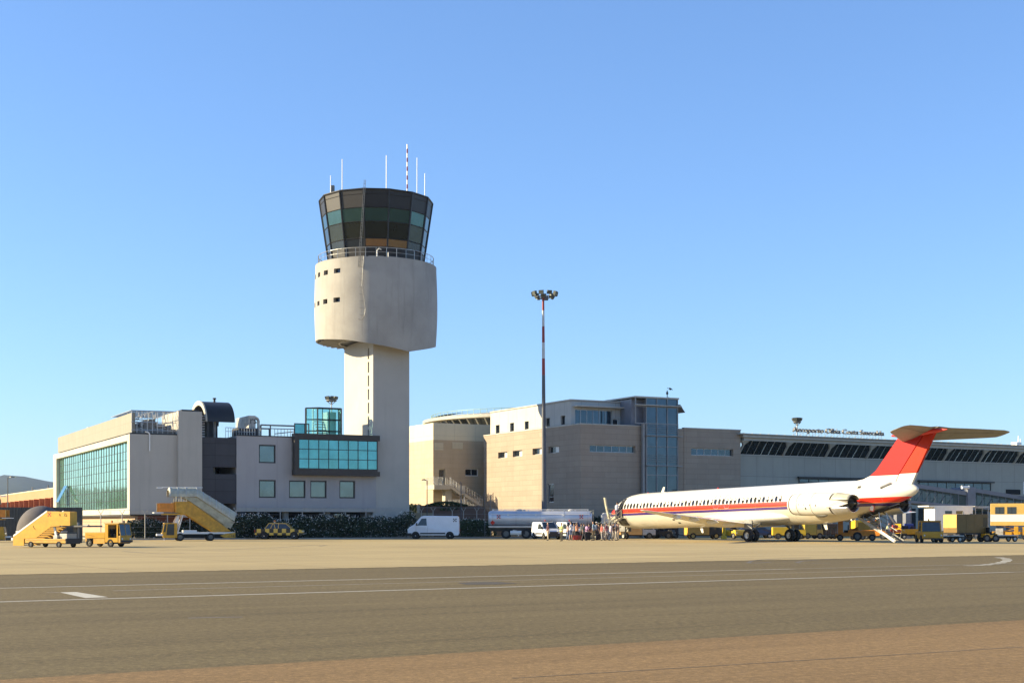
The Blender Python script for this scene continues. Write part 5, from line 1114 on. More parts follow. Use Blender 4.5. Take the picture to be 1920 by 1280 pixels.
# ------------------------------------------------------------------ kerb, verge, hedge, fence, masts, trees
def bw(x, y, z=0): return B.w(x, y, z)
def verge():
    mb = MB(); y0 = -3.6; xs = [-70, 52]
    P = [bw(-13.5, y0), bw(xs[1], y0), bw(xs[1], 70), bw(-13.5, 70)]
    mb.add([(p.x, p.y, 0) for p in P] + [(p.x, p.y, .13) for p in P], [(4, 5, 6, 7), (0, 1, 5, 4), (1, 2, 6, 5), (3, 0, 4, 7)]); struct('pavement', mb, ['kerb'])
    mb = MB(); P = [bw(-13.4, y0 + .9, .134), bw(xs[1], y0 + .9, .134), bw(xs[1], 60, .134), bw(-13.4, 60, .134)]; mb.add(P, [(0, 1, 2, 3)]); struct('soil', mb, [gm_earth], recalc=False)
verge()
def hedge(name, pts, w, h, n, nf, label, seed, mats=('leaf_dark', 'flower')):
    """pts: ground line; leaf faces through the volume of the hedge, blossoms nearer its outside"""
    rr = random.Random(seed); a = [Vector(p) for p in pts]; seg = [(a[i], a[i + 1]) for i in range(len(a) - 1)]; tot = sum((q - p).length for p, q in seg); lf, fl = MB(), MB()
    bumps = [(rr.uniform(0, tot), rr.uniform(.5, 1.3), rr.uniform(-.28, .38)) for _ in range(int(tot * 2.2) + 2)]
    def top(d): return h * (1 + .25 * sum(k * math.exp(-((d - c) / s) ** 2) for c, s, k in bumps))
    def rp(outer):
        d = rr.uniform(0, tot); r = d
        for p, q in seg:
            L = (q - p).length
            if r <= L: break
            r -= L
        c = p.lerp(q, min(1, r / L)); n_ = Vector((-(q - p).y, (q - p).x, 0)).normalized(); t = top(d); ang = rr.uniform(0, math.pi); k = rr.uniform(.95, 1.1) if outer else rr.uniform(.2, 1) ** .4
        y = math.cos(ang) * w / 2 * k * (1 + .2 * math.sin(d * 3.1)); z = t * (.03 + abs(math.sin(ang)) ** .55 * k * .97) if rr.random() < .6 else t * rr.uniform(.05, .8)
        if z < t * .8 and rr.random() < .7: y = math.copysign(w / 2 * rr.uniform(.8, 1.05), y)
        return c + n_ * y + Vector((0, 0, z))
    leaves(lf, n, lambda: rp(False), .15, rr); leaves(fl, int(nf * 1.8), lambda: rp(True), .085, rr)
    c = a[0].lerp(a[-1], .5); off = -c
    for b in (lf, fl): b.v = [tuple(Vector(v) + off) for v in b.v]
    e = empty(name, c, 0, label, 'hedge'); lf.build('foliage', mats[0], e, recalc=False)
    if nf: fl.build('blossom', mats[1], e, recalc=False)
    st = MB()
    for k in range(int(tot / 1.2)): p, q = seg[0][0], seg[-1][1]; c0 = p.lerp(q, (k + .5) / (tot / 1.2)) + off; st.tube(c0, c0 + Vector((rr.uniform(-.3, .3), rr.uniform(-.3, .3), h * .7)), .04, 5)
    st.build('stem', 'bark', e)
hedge('flowering_hedge', [bw(B.fx(430, -2), -2, .1), bw(B.fx(600, -2), -2, .1), bw(B.fx(776, -2), -2, .1)], 1.7, 2.2, 17000, 1500, 'long dark oleander hedge full of white blossom, below the teal bay window', 21)
hedge('flowering_hedge', [A.w(A.fx(239, 1.2), 1.2, 0), A.w(A.fx(305, .6), .6, 0)], 1.6, 1.95, 5200, 330, 'short dark hedge with pale blossom, beside the yellow pickup tug', 22)
hedge('flowering_hedge', [A.w(A.fx(305, .6), .6, 0), A.w(A.fx(440, 1), 1, 0)], 1.6, 1.75, 6500, 300, 'dark hedge behind the covered stair truck', 23)
hedge('flowering_hedge', [bw(B.fx(856, -.5), -.5, .1), bw(B.fx(925, -.5), -.5, .1)], 1.8, 1.9, 4500, 180, 'loose grey green hedge between the large white van and the tanker', 24, ('leaf', 'flower'))
hedge('flowering_hedge', [at(129, 142), at(149, 142.5)], 1.3, 1.7, 800, 40, 'small dark shrub seen through the yellow boarding steps', 25)
def fence(name, pts, h, label, ytop=True, wires=5, post_r=.05):
    c = Vector(pts[0]); e = empty(name, c, 0, label, 'fence'); ps = [Vector(p) - c for p in pts]; wr = MB()
    for p in ps:
        mb = MB(); mb.tube(p, p + Vector((0, 0, h)), post_r, 6)
        if ytop:
            for sx in (-1, 1): mb.tube(p + Vector((0, 0, h)), p + Vector((sx * .28, 0, h + .45)), post_r * .6, 5)
        mb.build('post', 'concrete', e)
    for k in range(wires):
        z = h * (k + .5) / wires
        for p, q in zip(ps, ps[1:]): wr.tube(p + Vector((0, 0, z)), q + Vector((0, 0, z)), .009, 4)
    if ytop:
        for sx in (-1, 1):
            for p, q in zip(ps, ps[1:]): wr.tube(p + Vector((sx * .28, 0, h + .44)), q + Vector((sx * .28, 0, h + .44)), .012, 4)
    wr.build('wire', 'steel', e)
fence('security_fence', [bw(B.fx(p, -1), -1, .1) for p in (443, 484, 525.5, 567, 607.5, 647.5, 686, 722, 757)], 2.75, 'wire security fence with forked post tops along the long oleander hedge')
fence('security_fence', [A.w(A.fx(p, -.9), -.9) for p in (150, 189, 229, 272, 314, 356)], 2.55, 'wire security fence with forked post tops in front of the salmon wall base')
fence('security_fence', [bw(B.fx(p, 1), 1, .1) for p in (790, 812, 848, 869, 894, 921)], 2.9, 'wire security fence before the brown retaining wall')
# retaining wall and planting before the cream block
def retaining():
    Y = 162.; c = at(775, Y); e = empty('retaining_wall', c, R(6), 'brown block retaining wall with plants spilling over it, behind the large white van', 'wall')
    W_ = Fr(775, Y, 6); z = lambda px, py: W_.z(W_.fx(px), 0, py); x = lambda px: W_.fx(px); mb = MB()
    mb.prism([(x(787), 0), (x(921), 0), (x(921), z(921, 966)), (x(905), z(905, 948)), (x(787), z(787, 947))], 'y', 0, .5); mb.build('wall', 'wall_block', e)
    mb = MB(); mb.box(x(782), x(787), -.1, .6, 0, z(787, 946)); mb.box(x(770), x(782), 0, .3, 0, z(782, 962)); mb.build('pier', 'white_render', e)
    mb = MB(); mb.box(x(771), x(811), -.6, -.5, 0, z(800, 961)); mb.build('low_screen', M('beige_screen', (.33, .29, .19), .8, 0, .15), e)
    mb = MB(); mb.box(x(787), x(905), .5, 12, z(800, 949) - .3, z(800, 949)); mb.build('soil_bed', [gm_earth], e)
    # ivy over the edge
    rr = random.Random(31); lf = MB()
    def rp():
        px = rr.uniform(798, 876); t = (px - 798) / 78; d = rr.random() ** 1.6 * (1.1 if .35 < t < .85 else .5) * math.sin(math.pi * min(.97, max(.03, t)))
        return Vector((x(px), rr.uniform(-.35, .9), z(800, 947) + .45 * math.sin(math.pi * t) - d))
    leaves(lf, 2600, rp, .13, rr); o = lf.build('hanging_plant', 'leaf', None, recalc=False); o.location = c; o.rotation_euler = (0, 0, R(6)); tag(o, 'dark green creeper hanging over the top of the brown retaining wall', 'creeper')
retaining()
def bush(name, c, rx, ry, rz, n, label, cat, seed, mat='leaf', trunk=True, leaf=.16, clumps=11):
    rr = random.Random(seed); e = empty(name, c, 0, label, cat); cl = []
    for _ in range(clumps):
        a, b = rr.uniform(0, 6.28), rr.uniform(.15, .95); r = rr.uniform(.28, .5); cl.append((Vector((math.cos(a) * b * rx * .75, math.sin(a) * b * ry * .75, rz * rr.uniform(.35, 1.45))), r * min(rx, rz) * 1.5))
    lf = MB()
    def rp():
        p, r = rr.choice(cl); d = Vector((rr.gauss(0, 1), rr.gauss(0, 1), rr.gauss(0, .8))).normalized() * r * rr.uniform(.35, 1.0) ** .5; v = p + d; v.z = max(.1, v.z); return v
    leaves(lf, n, rp, leaf, rr); lf.build('crown', mat, e, recalc=False)
    if trunk:
        mb = MB()
        for p, r in cl[:6]:
            q = Vector((p.x * .3, p.y * .3, p.z * .5)); mb.tube((0, 0, 0), q, .09, 6, .06); mb.tube(q, p, .06, 6, .02)
        mb.build('trunk', 'bark', e)
    return e
bush('shrub', at(776, 166, 0), 1.3, 1.5, 2.5, 5200, 'tall dark green shrub between the control tower and the street lamp', 'shrub', 41, 'leaf')
bush('shrub', at(798, 168, .8), 1.9, 1.3, 1.35, 3600, 'low green shrub just right of the street lamp pole, on the retaining wall', 'shrub', 42, 'leaf_olive')
bush('shrub', at(777, 160, .2), .8, .6, .9, 1500, 'yellowing bush at the foot of the tall shrub by the tower', 'shrub', 43, 'leaf_olive')
for i, (px, h, lb) in enumerate(((1098, 1.35, 'dark bush behind the front end of the tanker'), (1118, 1.45, 'dark bush just left of the truck cab'), (1136, 1.25, 'dark bush behind the truck cab'))):
    bush('bush', at(px, 153.6, 0), 1.15, .9, h, 1900, lb, 'bush', 50 + i, 'leaf_dark')
# lamp masts
def head(mb, r, z, n, s, tilt=.5, mi=0):
    for k in range(n):
        a = 2 * math.pi * (k + .3) / n; u = Vector((math.cos(a), math.sin(a), 0)); t = Vector((-u.y, u.x, 0)); d = (u * math.cos(tilt) - Vector((0, 0, 1)) * math.sin(tilt)).normalized(); q = d.cross(t)
        mb.obox(u * r + Vector((0, 0, z)), t * s, q * s * .85, d * s * .55, mi)
def mast():
    c = at(1020.5, 151.5); e = empty('floodlight_mast', c, 0, 'tall lamp mast with red and white banded top and a ring of floodlights', 'lamp mast'); D = 151.5
    zt = zz(556, D); mb = MB(); prev = 0; r0, r1 = .30, .12; bands = [0, zz(703, D), zz(672, D), zz(642, D), zz(612, D), zz(582, D), zt]
    for i, (a, b) in enumerate(zip(bands, bands[1:])):
        ra, rb = r0 + (r1 - r0) * a / zt, r0 + (r1 - r0) * b / zt; mb.tube((0 - .12 * a / zt, 0, a), (0 - .12 * b / zt, 0, b), ra, 14, rb, mi=(2, 0, 1, 0, 1, 0)[i] if i else 2)
    mb.build('mast', ['mast_red', 'mast_grey', 'mast_dark'], e, smooth=True, ang=50)
    mb = MB(); head(mb, 1.3, zt + .30, 9, .25, .2); head(mb, .95, zt - .05, 6, .22, .5); fl = mb.build('floodlight', 'lamp', e); fl.location = (-.12 + .16, 0, 0)
    mb = MB(); mb.lathe([(.9, zt - .1), (.98, zt - .1), (.98, zt + .0), (.9, zt + .0)], n=24, cap=False)
    for k in range(6): a = k * math.pi / 3; mb.tube((0, 0, zt - .35), (.92 * math.cos(a), .92 * math.sin(a), zt - .05), .035, 5)
    mb.tube((0, 0, zt - .2), (0, 0, zt + .35), .08, 8); rg = mb.build('lamp_ring', 'pipe', e); rg.location = (.04 - .12, 0, 0)
    mb = MB(); mb.box(-.32, .32, -.36, -.30, .9, 2.2); mb.build('hatch', 'mast_grey', e)
mast()
def small_mast(px, D, ytop, label, w, n=8):
    e = empty('floodlight_mast', at(px, D), 0, label, 'lamp mast'); zt = zz(ytop, D); mb = MB(); mb.tube((0, 0, 0), (0, 0, zt), .16, 10, .09); mb.build('mast', 'mast_grey', e, smooth=True, ang=50)
    mb = MB(); head(mb, w, zt + .35, n, .24 * D / 200, .3); head(mb, w * .6, zt - .05, 5, .2 * D / 200, .3); mb.build('floodlight', 'lamp', e)
    mb = MB(); mb.lathe([(w * .9, zt - .1), (w, zt - .1), (w, zt), (w * .9, zt)], n=16, cap=False)
    for k in range(4): a = k * math.pi / 2; mb.tube((0, 0, zt - .7), (w * math.cos(a), w * math.sin(a), zt - .05), .05, 5)
    mb.build('lamp_ring', 'pipe', e)
small_mast(621.5, 215, 750, 'floodlight mast rising behind the teal glass stair head', .85)
small_mast(1494.5, 215, 790, 'floodlight mast rising behind the terminal roof letters', .62)
def street_lamp(px, D, ytop, label, dx, r=.05):
    e = empty('street_lamp', at(px, D), 0, label, 'street lamp'); zt = zz(ytop, D); mb = MB(); mb.tube((0, 0, 0), (0, 0, zt), r * 1.3, 8, r); mb.tube((0, 0, zt - .03), (dx * .5, 0, zt + .02), r * .7, 6); mb.build('pole', 'mast_dark', e, smooth=True, ang=50)
    mb = MB(); s = 1 if dx > 0 else -1; mb.loft([[(dx * .2 + s * x, y, zt + z) for y, z in ((-w, 0), (w, 0), (w * .7, h), (-w * .7, h))] for x, w, h in ((0, .07, .08), (abs(dx) * .3, .15, .16), (abs(dx) * .8, .12, .1))]); mb.build('lamp_head', 'pipe', e)
street_lamp(800.8, 157, 900, 'street lamp on a thin pole before the cream block', -.62)
street_lamp(14.5, 150, 895, 'street lamp with a flat head at the far left, before the hills', .8)
street_lamp(864.5, 158, 905, 'bare lamp pole standing by the outside stair', -.12)
def lean_pole(px, D, yt, label):
    e = empty('antenna_pole', at(px, D), 0, label, 'pole'); z = zz(yt, D); mb = MB(); mb.tube((0, 0, 0), (0, 0, z), .045, 6, .03); mb.tube((0, 0, z * .72), (-.75, 0, z - .9), .02, 4); mb.tube((0, 0, z), (.45, 0, z - 1.6), .015, 4); mb.tube((-.9, 0, z * .55), (0, 0, z * .9), .015, 4); mb.build('pole', 'pipe', e)
lean_pole(909, 156.5, 911, 'thin guyed pole against the sunlit stone wall'); lean_pole(920, 155.8, 926, 'shorter thin pole beside the rear of the tanker')
# ------------------------------------------------------------------ people
POSES = {}
def body_mesh(key, pose):
    """one continuous skinned body; pose gives leg spread, arm bends and lean"""
    V, Ed, Rr = [], [], []
    def v(x, y, z, r, link=None):
        V.append((x, y, z)); Rr.append(r); i = len(V) - 1
        if link is not None: Ed.append((link, i))
        return i
    lean = pose.get('lean', 0); st = pose.get('stride', .05)
    L = lambda z: (z - .93) * lean
    pel = v(0, 0, .93, (.155, .115)); ab = v(0 + L(1.08), 0, 1.08, (.14, .105), pel); ch = v(L(1.28), 0, 1.28, (.17, .12), ab); nb = v(L(1.44), 0, 1.44, (.085, .075), ch); nk = v(L(1.51) + .01, 0, 1.50, (.055, .055), nb)
    jw = v(L(1.58) + .03, 0, 1.58, (.068, .075), nk); hd = v(L(1.66) + .015, 0, 1.66, (.078, .09), jw); tp = v(L(1.74), 0, 1.735, (.05, .055), hd)
    for sg, key_ in ((-1, 'l'), (1, 'r')):
        s = st * sg; hip = v(0, sg * .10, .88, (.09, .095), pel); kn = v(s * .6 + .02, sg * .11, .50, (.06, .062), hip); an = v(s * 1.2 - .02, sg * .115, .10, (.042, .045), kn); hl = v(s * 1.2 - .04, sg * .118, .045, (.04, .04), an); toe = v(s * 1.2 + .15, sg * .13, .03, (.04, .025), hl)
        sh = v(L(1.40), sg * .17, 1.405, (.062, .062), ch); a1, a2, sp_ = pose.get('arm' + key_, (.15, .25, .08))
        ex, ez = L(1.4) + math.sin(a1) * .28, 1.40 - math.cos(a1) * .28; el = v(ex, sg * (.20 + sp_ * .5), ez, (.043, .043), sh)
        wx, wz_ = ex + math.sin(a1 + a2) * .25, ez - math.cos(a1 + a2) * .25; wr = v(wx, sg * (.20 + sp_ - .02), wz_, (.028, .03), el)
        dx, dz = math.sin(a1 + a2 + .2), -math.cos(a1 + a2 + .2); pm = v(wx + dx * .07, sg * (.20 + sp_ - .03), wz_ + dz * .07, (.036, .02), wr)
        for q, ln in enumerate((.07, .08, .075, .06)):
            o = (q - 1.5) * .02; f1 = v(wx + dx * .115 + o * dz, sg * (.20 + sp_ - .035), wz_ + dz * .115 - o * dx, (.009, .009), pm); v(wx + dx * (.115 + ln) + o * dz, sg * (.20 + sp_ - .065), wz_ + dz * (.115 + ln * .9) - o * dx, (.007, .007), f1)
        t1 = v(wx + dx * .06 + .035, sg * (.20 + sp_ - .05), wz_ + dz * .06, (.011, .011), pm); v(wx + dx * .10 + .045, sg * (.20 + sp_ - .06), wz_ + dz * .10, (.009, .009), t1)
    me = bpy.data.meshes.new('person'); me.from_pydata(V, Ed, []); o = bpy.data.objects.new('tmp', me); COL.objects.link(o)
    sm = o.modifiers.new('skin', 'SKIN'); sm.use_smooth_shade = True
    for i, r in enumerate(Rr): me.skin_vertices[0].data[i].radius = r; me.skin_vertices[0].data[i].use_root = (i == 0)
    ss = o.modifiers.new('sub', 'SUBSURF'); ss.levels = 2; ss.render_levels = 2
    dg = bpy.context.evaluated_depsgraph_get(); out = bpy.data.meshes.new_from_object(o.evaluated_get(dg)); bpy.data.objects.remove(o)
    # a nose and the turn of the brow, then clothing zones by height and reach
    hx = L(1.62)
    for vt in out.vertices:
        c = vt.co
        if c.z > 1.55 and abs(c.y) < .03 and c.x > hx + .05: c.x += .035 * math.exp(-((c.z - 1.615) / .018) ** 2)
        if c.z > 1.55 and .015 < abs(c.y) < .045 and c.x > hx + .04: c.x -= .012 * math.exp(-((c.z - 1.645) / .014) ** 2)
    for m_ in ('skin', 'white_paint', 'black', 'shoe'): out.materials.append(mt[m_])
    slv = pose.get('sleeve', .32); sh_ = pose.get('shorts', 0)
    for p in out.polygons:
        c = p.center; arm = abs(c.y) > .185 and c.z > .6; z = c.z
        if z > 1.485: m_ = 0
        elif arm: m_ = 1 if (Vector((c.x - L(1.4), abs(c.y) - .17, c.z - 1.405)).length < slv) else 0
        elif z > .92: m_ = 1
        elif z > (.52 if sh_ else .09): m_ = 2
        elif z > .09: m_ = 0
        else: m_ = 3
        p.material_index = m_
    for p in out.polygons: p.use_smooth = True
    return out
def hair_mesh(long):
    mb = MB(); n, k = 14, 8; rings = []
    for i in range(k):
        t = i / (k - 1); z = 1.775 - t * (.26 if long else .15); r = .015 + .095 * math.sin(min(1, t * 1.5) * math.pi / 2); ring = []
        for q in range(n):
            a = 2 * math.pi * q / n; front = max(0, math.cos(a)); x = math.cos(a) * r * 1.08 - .012 - front * t * .075; ring.append((x + .005, math.sin(a) * r * .93, z + front * t * (.16 if long else .085)))
        rings.append(ring)
    mb.loft(rings, cap=True); return mb
cloth = {}
def cl(c):
    k = 'cloth_%02x%02x%02x' % tuple(int(v * 255) for v in c)
    if k not in cloth: cloth[k] = M('fabric', c, .85, 0, .18, 6)
    return cloth[k]
HM = {}
def person(px, py, label, shirt, trousers, h=1.72, rz=0, pose='a', hair='hair', long=False, skin=None, cap=None, vest=None, group='passengers and crew beside the airliner', loc=None, bag=None):
    if pose not in POSES: POSES[pose] = body_mesh(pose, PS[pose])
    D = gD(py); p = loc or at(px, D); k = h / 1.775; o = bpy.data.objects.new('person', POSES[pose]); COL.objects.link(o); o.location = p; o.rotation_euler = (0, 0, rz); o.scale = (k, k, k)
    for i, m_ in ((1, cl(shirt)), (2, cl(trousers))): o.material_slots[i].link = 'OBJECT'; o.material_slots[i].material = m_
    tag(o, label, 'person', group); lean = PS[pose].get('lean', 0)
    if (long,) not in HM: _t = hair_mesh(long).build('hair_source', hair, None, smooth=True, ang=60); HM[(long,)] = _t.data; bpy.data.objects.remove(_t)
    hr = bpy.data.objects.new('hair', HM[(long,)]); COL.objects.link(hr); hr.parent = o; hr.location = (lean * .72, 0, 0); hr.material_slots[0].link = 'OBJECT'; hr.material_slots[0].material = mt[hair]
    if cap:
        mb = MB(); mb.lathe([(.098, 1.69), (.098, 1.73), (.07, 1.785), (.01, 1.80)], (lean * .72, 0, 0), n=16); mb.prism([(.05 + lean * .72, -.07), (.17 + lean * .72, -.05), (.17 + lean * .72, .05), (.05 + lean * .72, .07)], 'z', 1.69, 1.70); mb.build('cap', [cl(cap)], o, smooth=True)
    if vest:
        mb = MB(); rg = [[(L_ + rx * math.cos(2 * math.pi * q / 18), ry * math.sin(2 * math.pi * q / 18), z) for q in range(18)] for z, rx, ry, L_ in ((.90, .15, .19, -.03 * lean), (1.08, .14, .185, .15 * lean), (1.28, .15, .205, .35 * lean), (1.42, .11, .17, .49 * lean))]; mb.loft(rg, cap=False)
        mb.build('safety_vest', [cl(vest)], o, smooth=True); mb = MB(); rg = [[(.15 * lean + .146 * math.cos(2 * math.pi * q / 18), .19 * math.sin(2 * math.pi * q / 18), z) for q in range(18)] for z in (1.06, 1.11)]; mb.loft(rg, cap=False); mb.build('reflective_band', 'white_paint', o, smooth=True)
    if bag:
        mb = MB(); mb.box(-.32 + lean * .3, -.13 + lean * .3, -.16, .16, 1.0, 1.42); mb.build('backpack', [cl(bag)], o, bevel=.05)
    return o
PS = {'a': dict(stride=.03, arml=(.1, .2, .05), armr=(-.05, .3, .05)), 'b': dict(stride=.16, arml=(-.35, .3, .06), armr=(.4, .5, .06)), 'c': dict(stride=.05, arml=(.5, 1.5, -.02), armr=(.1, .3, .06)),
      'd': dict(stride=.1, arml=(.2, .4, .08), armr=(.6, 1.3, .02), lean=.08), 'e': dict(stride=.06, shorts=1, arml=(.05, .3, .06), armr=(.2, .5, .06)), 'f': dict(stride=.12, lean=.3, arml=(.7, .5, .06), armr=(.3, .4, .06), sleeve=.5)}
W_, J, K_, BL = (.62, .62, .60), (.05, .08, .14), (.22, .17, .10), (.02, .02, .022)
person(1027.5, 1012.6, 'man in a dark red shirt and beige trousers before the nearest white van', (.09, .035, .045), (.42, .36, .26), 1.78, R(200), 'a')
person(1053, 1013.9, 'worker in a yellow vest standing alone between the small vans', (.45, .44, .25), (.06, .055, .04), 1.72, R(230), 'c', vest=(.55, .58, .18))
person(1064.5, 1011.6, 'dark haired person in pink and pale jeans at the left of the crowd', (.42, .28, .28), (.14, .20, .32), 1.62, R(20), 'b', long=True)
person(1070.5, 1012.4, 'man in a white T-shirt and blue shorts, taller than his neighbours', (.62, .62, .66), (.10, .14, .24), 1.84, R(150), 'e')
person(1076.5, 1010.9, 'person in a grey top half hidden behind the woman in orange', (.24, .24, .26), (.10, .09, .09), 1.66, R(80), 'a', 'hair_fair')
person(1081.5, 1012.3, 'woman in an orange top and black trousers', (.55, .26, .15), BL, 1.74, R(-30), 'c', 'hair_fair', long=True)
person(1089, 1011.8, 'person all in black facing the airliner', (.03, .03, .035), BL, 1.66, R(10), 'd')
person(1094.5, 1013, 'dark haired person with a grey backpack and white shoes', (.10, .11, .11), (.05, .05, .06), 1.68, R(-10), 'b', bag=(.16, .17, .16))
person(1099.5, 1012, 'woman in a lilac top pulling a black case', (.45, .25, .42), (.03, .03, .04), 1.64, R(30), 'd', long=True)
person(1104.5, 1011, 'person in burgundy behind the woman in lilac', (.16, .04, .06), (.12, .10, .09), 1.62, R(100), 'a')
person(1112.5, 1013, 'tall man in a pale blue shirt and khaki trousers', (.22, .30, .40), K_, 1.88, R(160), 'a', bag=(.20, .26, .34))
person(1118.5, 1012, 'person in a white cap and dark jacket', (.12, .07, .07), (.04, .035, .035), 1.78, R(40), 'c', cap=(.65, .65, .65))
person(1122.5, 1011, 'person in a brown jacket half hidden behind the white cap', (.10, .06, .05), (.05, .04, .04), 1.64, R(60), 'a')
person(1128.5, 1012.5, 'woman in a red and white top and grey trousers', (.50, .12, .10), (.26, .25, .25), 1.64, R(200), 'a', long=True)
person(1132, 1011, 'person in a white shirt behind the woman in red', (.5, .48, .46), (.12, .11, .11), 1.6, R(0), 'a')
person(1137, 1012.4, 'man in a maroon shirt and pale trousers', (.18, .07, .11), (.38, .36, .36), 1.74, R(-20), 'b')
person(1145, 1012.7, 'woman in a pale pink shirt and blue jeans in the queue', (.58, .46, .52), J, 1.70, R(20), 'b', long=True)
person(1150, 1011.3, 'person in a black top close behind the pale pink shirt', (.03, .025, .03), (.30, .28, .26), 1.68, R(-40), 'c')
person(1155, 1012.6, 'man in a black top and cream trousers at the foot of the airstair', (.04, .03, .035), (.42, .38, .32), 1.74, R(15), 'd')
person(1159.5, 1011.4, 'person in a dark brown coat at the right end of the queue', (.07, .04, .035), (.34, .30, .25), 1.62, R(180), 'a')
_f = AIR.matrix_world if False else Matrix.Translation((10.58, 146.7, 0)) @ Matrix.Rotation(R(-57.6), 4, 'Z')
person(0, 0, 'passenger in white and blue stooping in the open aircraft doorway', (.40, .44, .52), (.05, .05, .07), 1.74, R(60), 'f', loc=_f @ Vector((3.45, -2.0, 2.12)))
person(0, 0, 'man in an orange vest loading bags left of the rear stair', (.3, .2, .1), (.05, .05, .05), 1.7, R(0), 'd', vest=(.6, .22, .04), group='ground crew behind the rear stair', loc=at(1578, 146)) if False else None
person(1664, 1009.5, 'ground worker in a pale vest just right of the rear stair', (.40, .40, .26), (.05, .06, .08), 1.74, R(-60), 'f', vest=(.50, .52, .30), group='ground crew behind the rear stair')
person(1673.5, 1008.8, 'ground worker in a yellow vest bending to the red bags', (.2, .2, .15), (.05, .06, .08), 1.72, R(-20), 'f', vest=(.58, .60, .16), cap=(.6, .6, .5), group='ground crew behind the rear stair')
person(1685, 1009, 'ground worker in a lime vest beside the yellow cart', (.2, .2, .15), (.05, .06, .08), 1.7, R(170), 'd', vest=(.50, .55, .14), cap=(.6, .55, .15), group='ground crew behind the rear stair')
def suitcase(px, py, c, label, w=.42, h=.62, z=0, D=None, rz=.3):
    mb = MB(); mb.box(-w / 2, w / 2, -.13, .13, .05, h); e = empty('suitcase', at(px, D or gD(py), z), rz, label, 'suitcase', 'luggage of the passengers and on the cart'); mb.build('shell', [cl(c)], e, bevel=.04)
    mb = MB(); mb.path([(-w * .3, .08, h), (-w * .3, .08, h + .22), (w * .3, .08, h + .22), (w * .3, .08, h)], .014, 5); mb.build('handle', 'black', e)
    mb = MB()
    for x in (-w * .38, w * .38): mb.lathe([(.035, -.02), (.035, .02)], (x, .1, .035), 'x', 10)
    mb.build('castor', 'tyre', e)
suitcase(1079, 1012.6, (.40, .05, .035), 'red case at the feet of the woman in orange', .5, .5); suitcase(1085.5, 1012.4, (.30, .07, .05), 'dull red case right of the woman in orange', .5, .5)
suitcase(1101.5, 1012.6, (.012, .012, .014), 'large black case beside the woman in lilac', .55, .78); suitcase(1121, 1012.3, (.02, .016, .02), 'black case below the person in the white cap', .4, .6)
suitcase(1069, 1011.4, (.015, .015, .02), 'small black case behind the man in the white T-shirt', .4, .5); suitcase(1139.5, 1012.2, (.06, .05, .05), 'grey case beside the man in maroon', .4, .5)

for i in range(8):  # row out of view, added to be mirrored in the green glass wall
    t = 95 + 17 * i; q = Vector((-62 - .62 * t - 8 * (i % 2), 185 + .62 * t, 0)); bush('tree', q, 5.5, 4.5, 4.6, 1500, 'unseen dark tree in the mirrored row beyond the salmon shed', 'tree', 70 + i, 'leaf_dark', leaf=.5, clumps=9)['group'] = 'trees beyond the salmon shed'
# ------------------------------------------------------------------ vehicles (x forward, y left, z up in their own frames)
def wheel(par, x, y, r=.32, w=.2, rim='rim'):
    b = MB(); b.lathe([(r * .58, -w / 2), (r * .92, -w / 2), (r, -w * .32), (r, w * .32), (r * .92, w / 2), (r * .58, w / 2)], (x, y, r), 'y', 24, cap=False); o = b.build('wheel', 'tyre', par, smooth=True, ang=50)
    b = MB(); b.lathe([(r * .60, w * .36), (r * .54, w * .26), (r * .2, w * .3), (r * .16, w * .42), (.005, w * .42)], (x, y, r), 'y', 18, cap=False); b.lathe([(r * .60, -w * .36), (r * .54, -w * .26), (r * .2, -w * .3), (r * .16, -w * .42), (.005, -w * .42)], (x, y, r), 'y', 18, cap=False); b.build('rim', rim, o, smooth=True, ang=40); return o
def shell(prof, hw):
    """side profile (x, z) closed by hw(x, z) half widths; returns MB"""
    b = MB(); n = len(prof); b.add([(x, -hw(x, z), z) for x, z in prof] + [(x, hw(x, z), z) for x, z in prof], [tuple(range(n)), tuple(range(2 * n - 1, n - 1, -1))] + [(i, (i + 1) % n, n + (i + 1) % n, n + i) for i in range(n)]); return b
def sidepoly(pts, hw, off=.012, sides=(-1, 1), th=.0):
    b = MB()
    for s in sides: b.add([(x, s * (hw(x, z) + off), z) for x, z in pts], [tuple(range(len(pts)))])
    return b
def emblem(par, x, y, z, s, side=-1, name='emblem', cols=('red_paint', 'black')):
    """chequer emblem: four corner squares round a dark one"""
    b = MB()
    for i in range(3):
        for j in range(3):
            if (i + j) % 2 == 0: b.add([(x + (i - 1.5) * s, y, z + (j - 1.5) * s), (x + (i - .5) * s, y, z + (j - 1.5) * s), (x + (i - .5) * s, y, z + (j - .5) * s), (x + (i - 1.5) * s, y, z + (j - .5) * s)], [(0, 1, 2, 3)], 0 if (i, j) != (1, 1) else 1)
    return b.build(name, list(cols), par, recalc=False)
def beacon(par, x, y, z, m='indicator'):
    b = MB(); b.lathe([(.07, 0), (.07, .12), (.04, .16), (.005, .17)], (x, y, z), n=12); b.build('beacon', m, par, smooth=True)
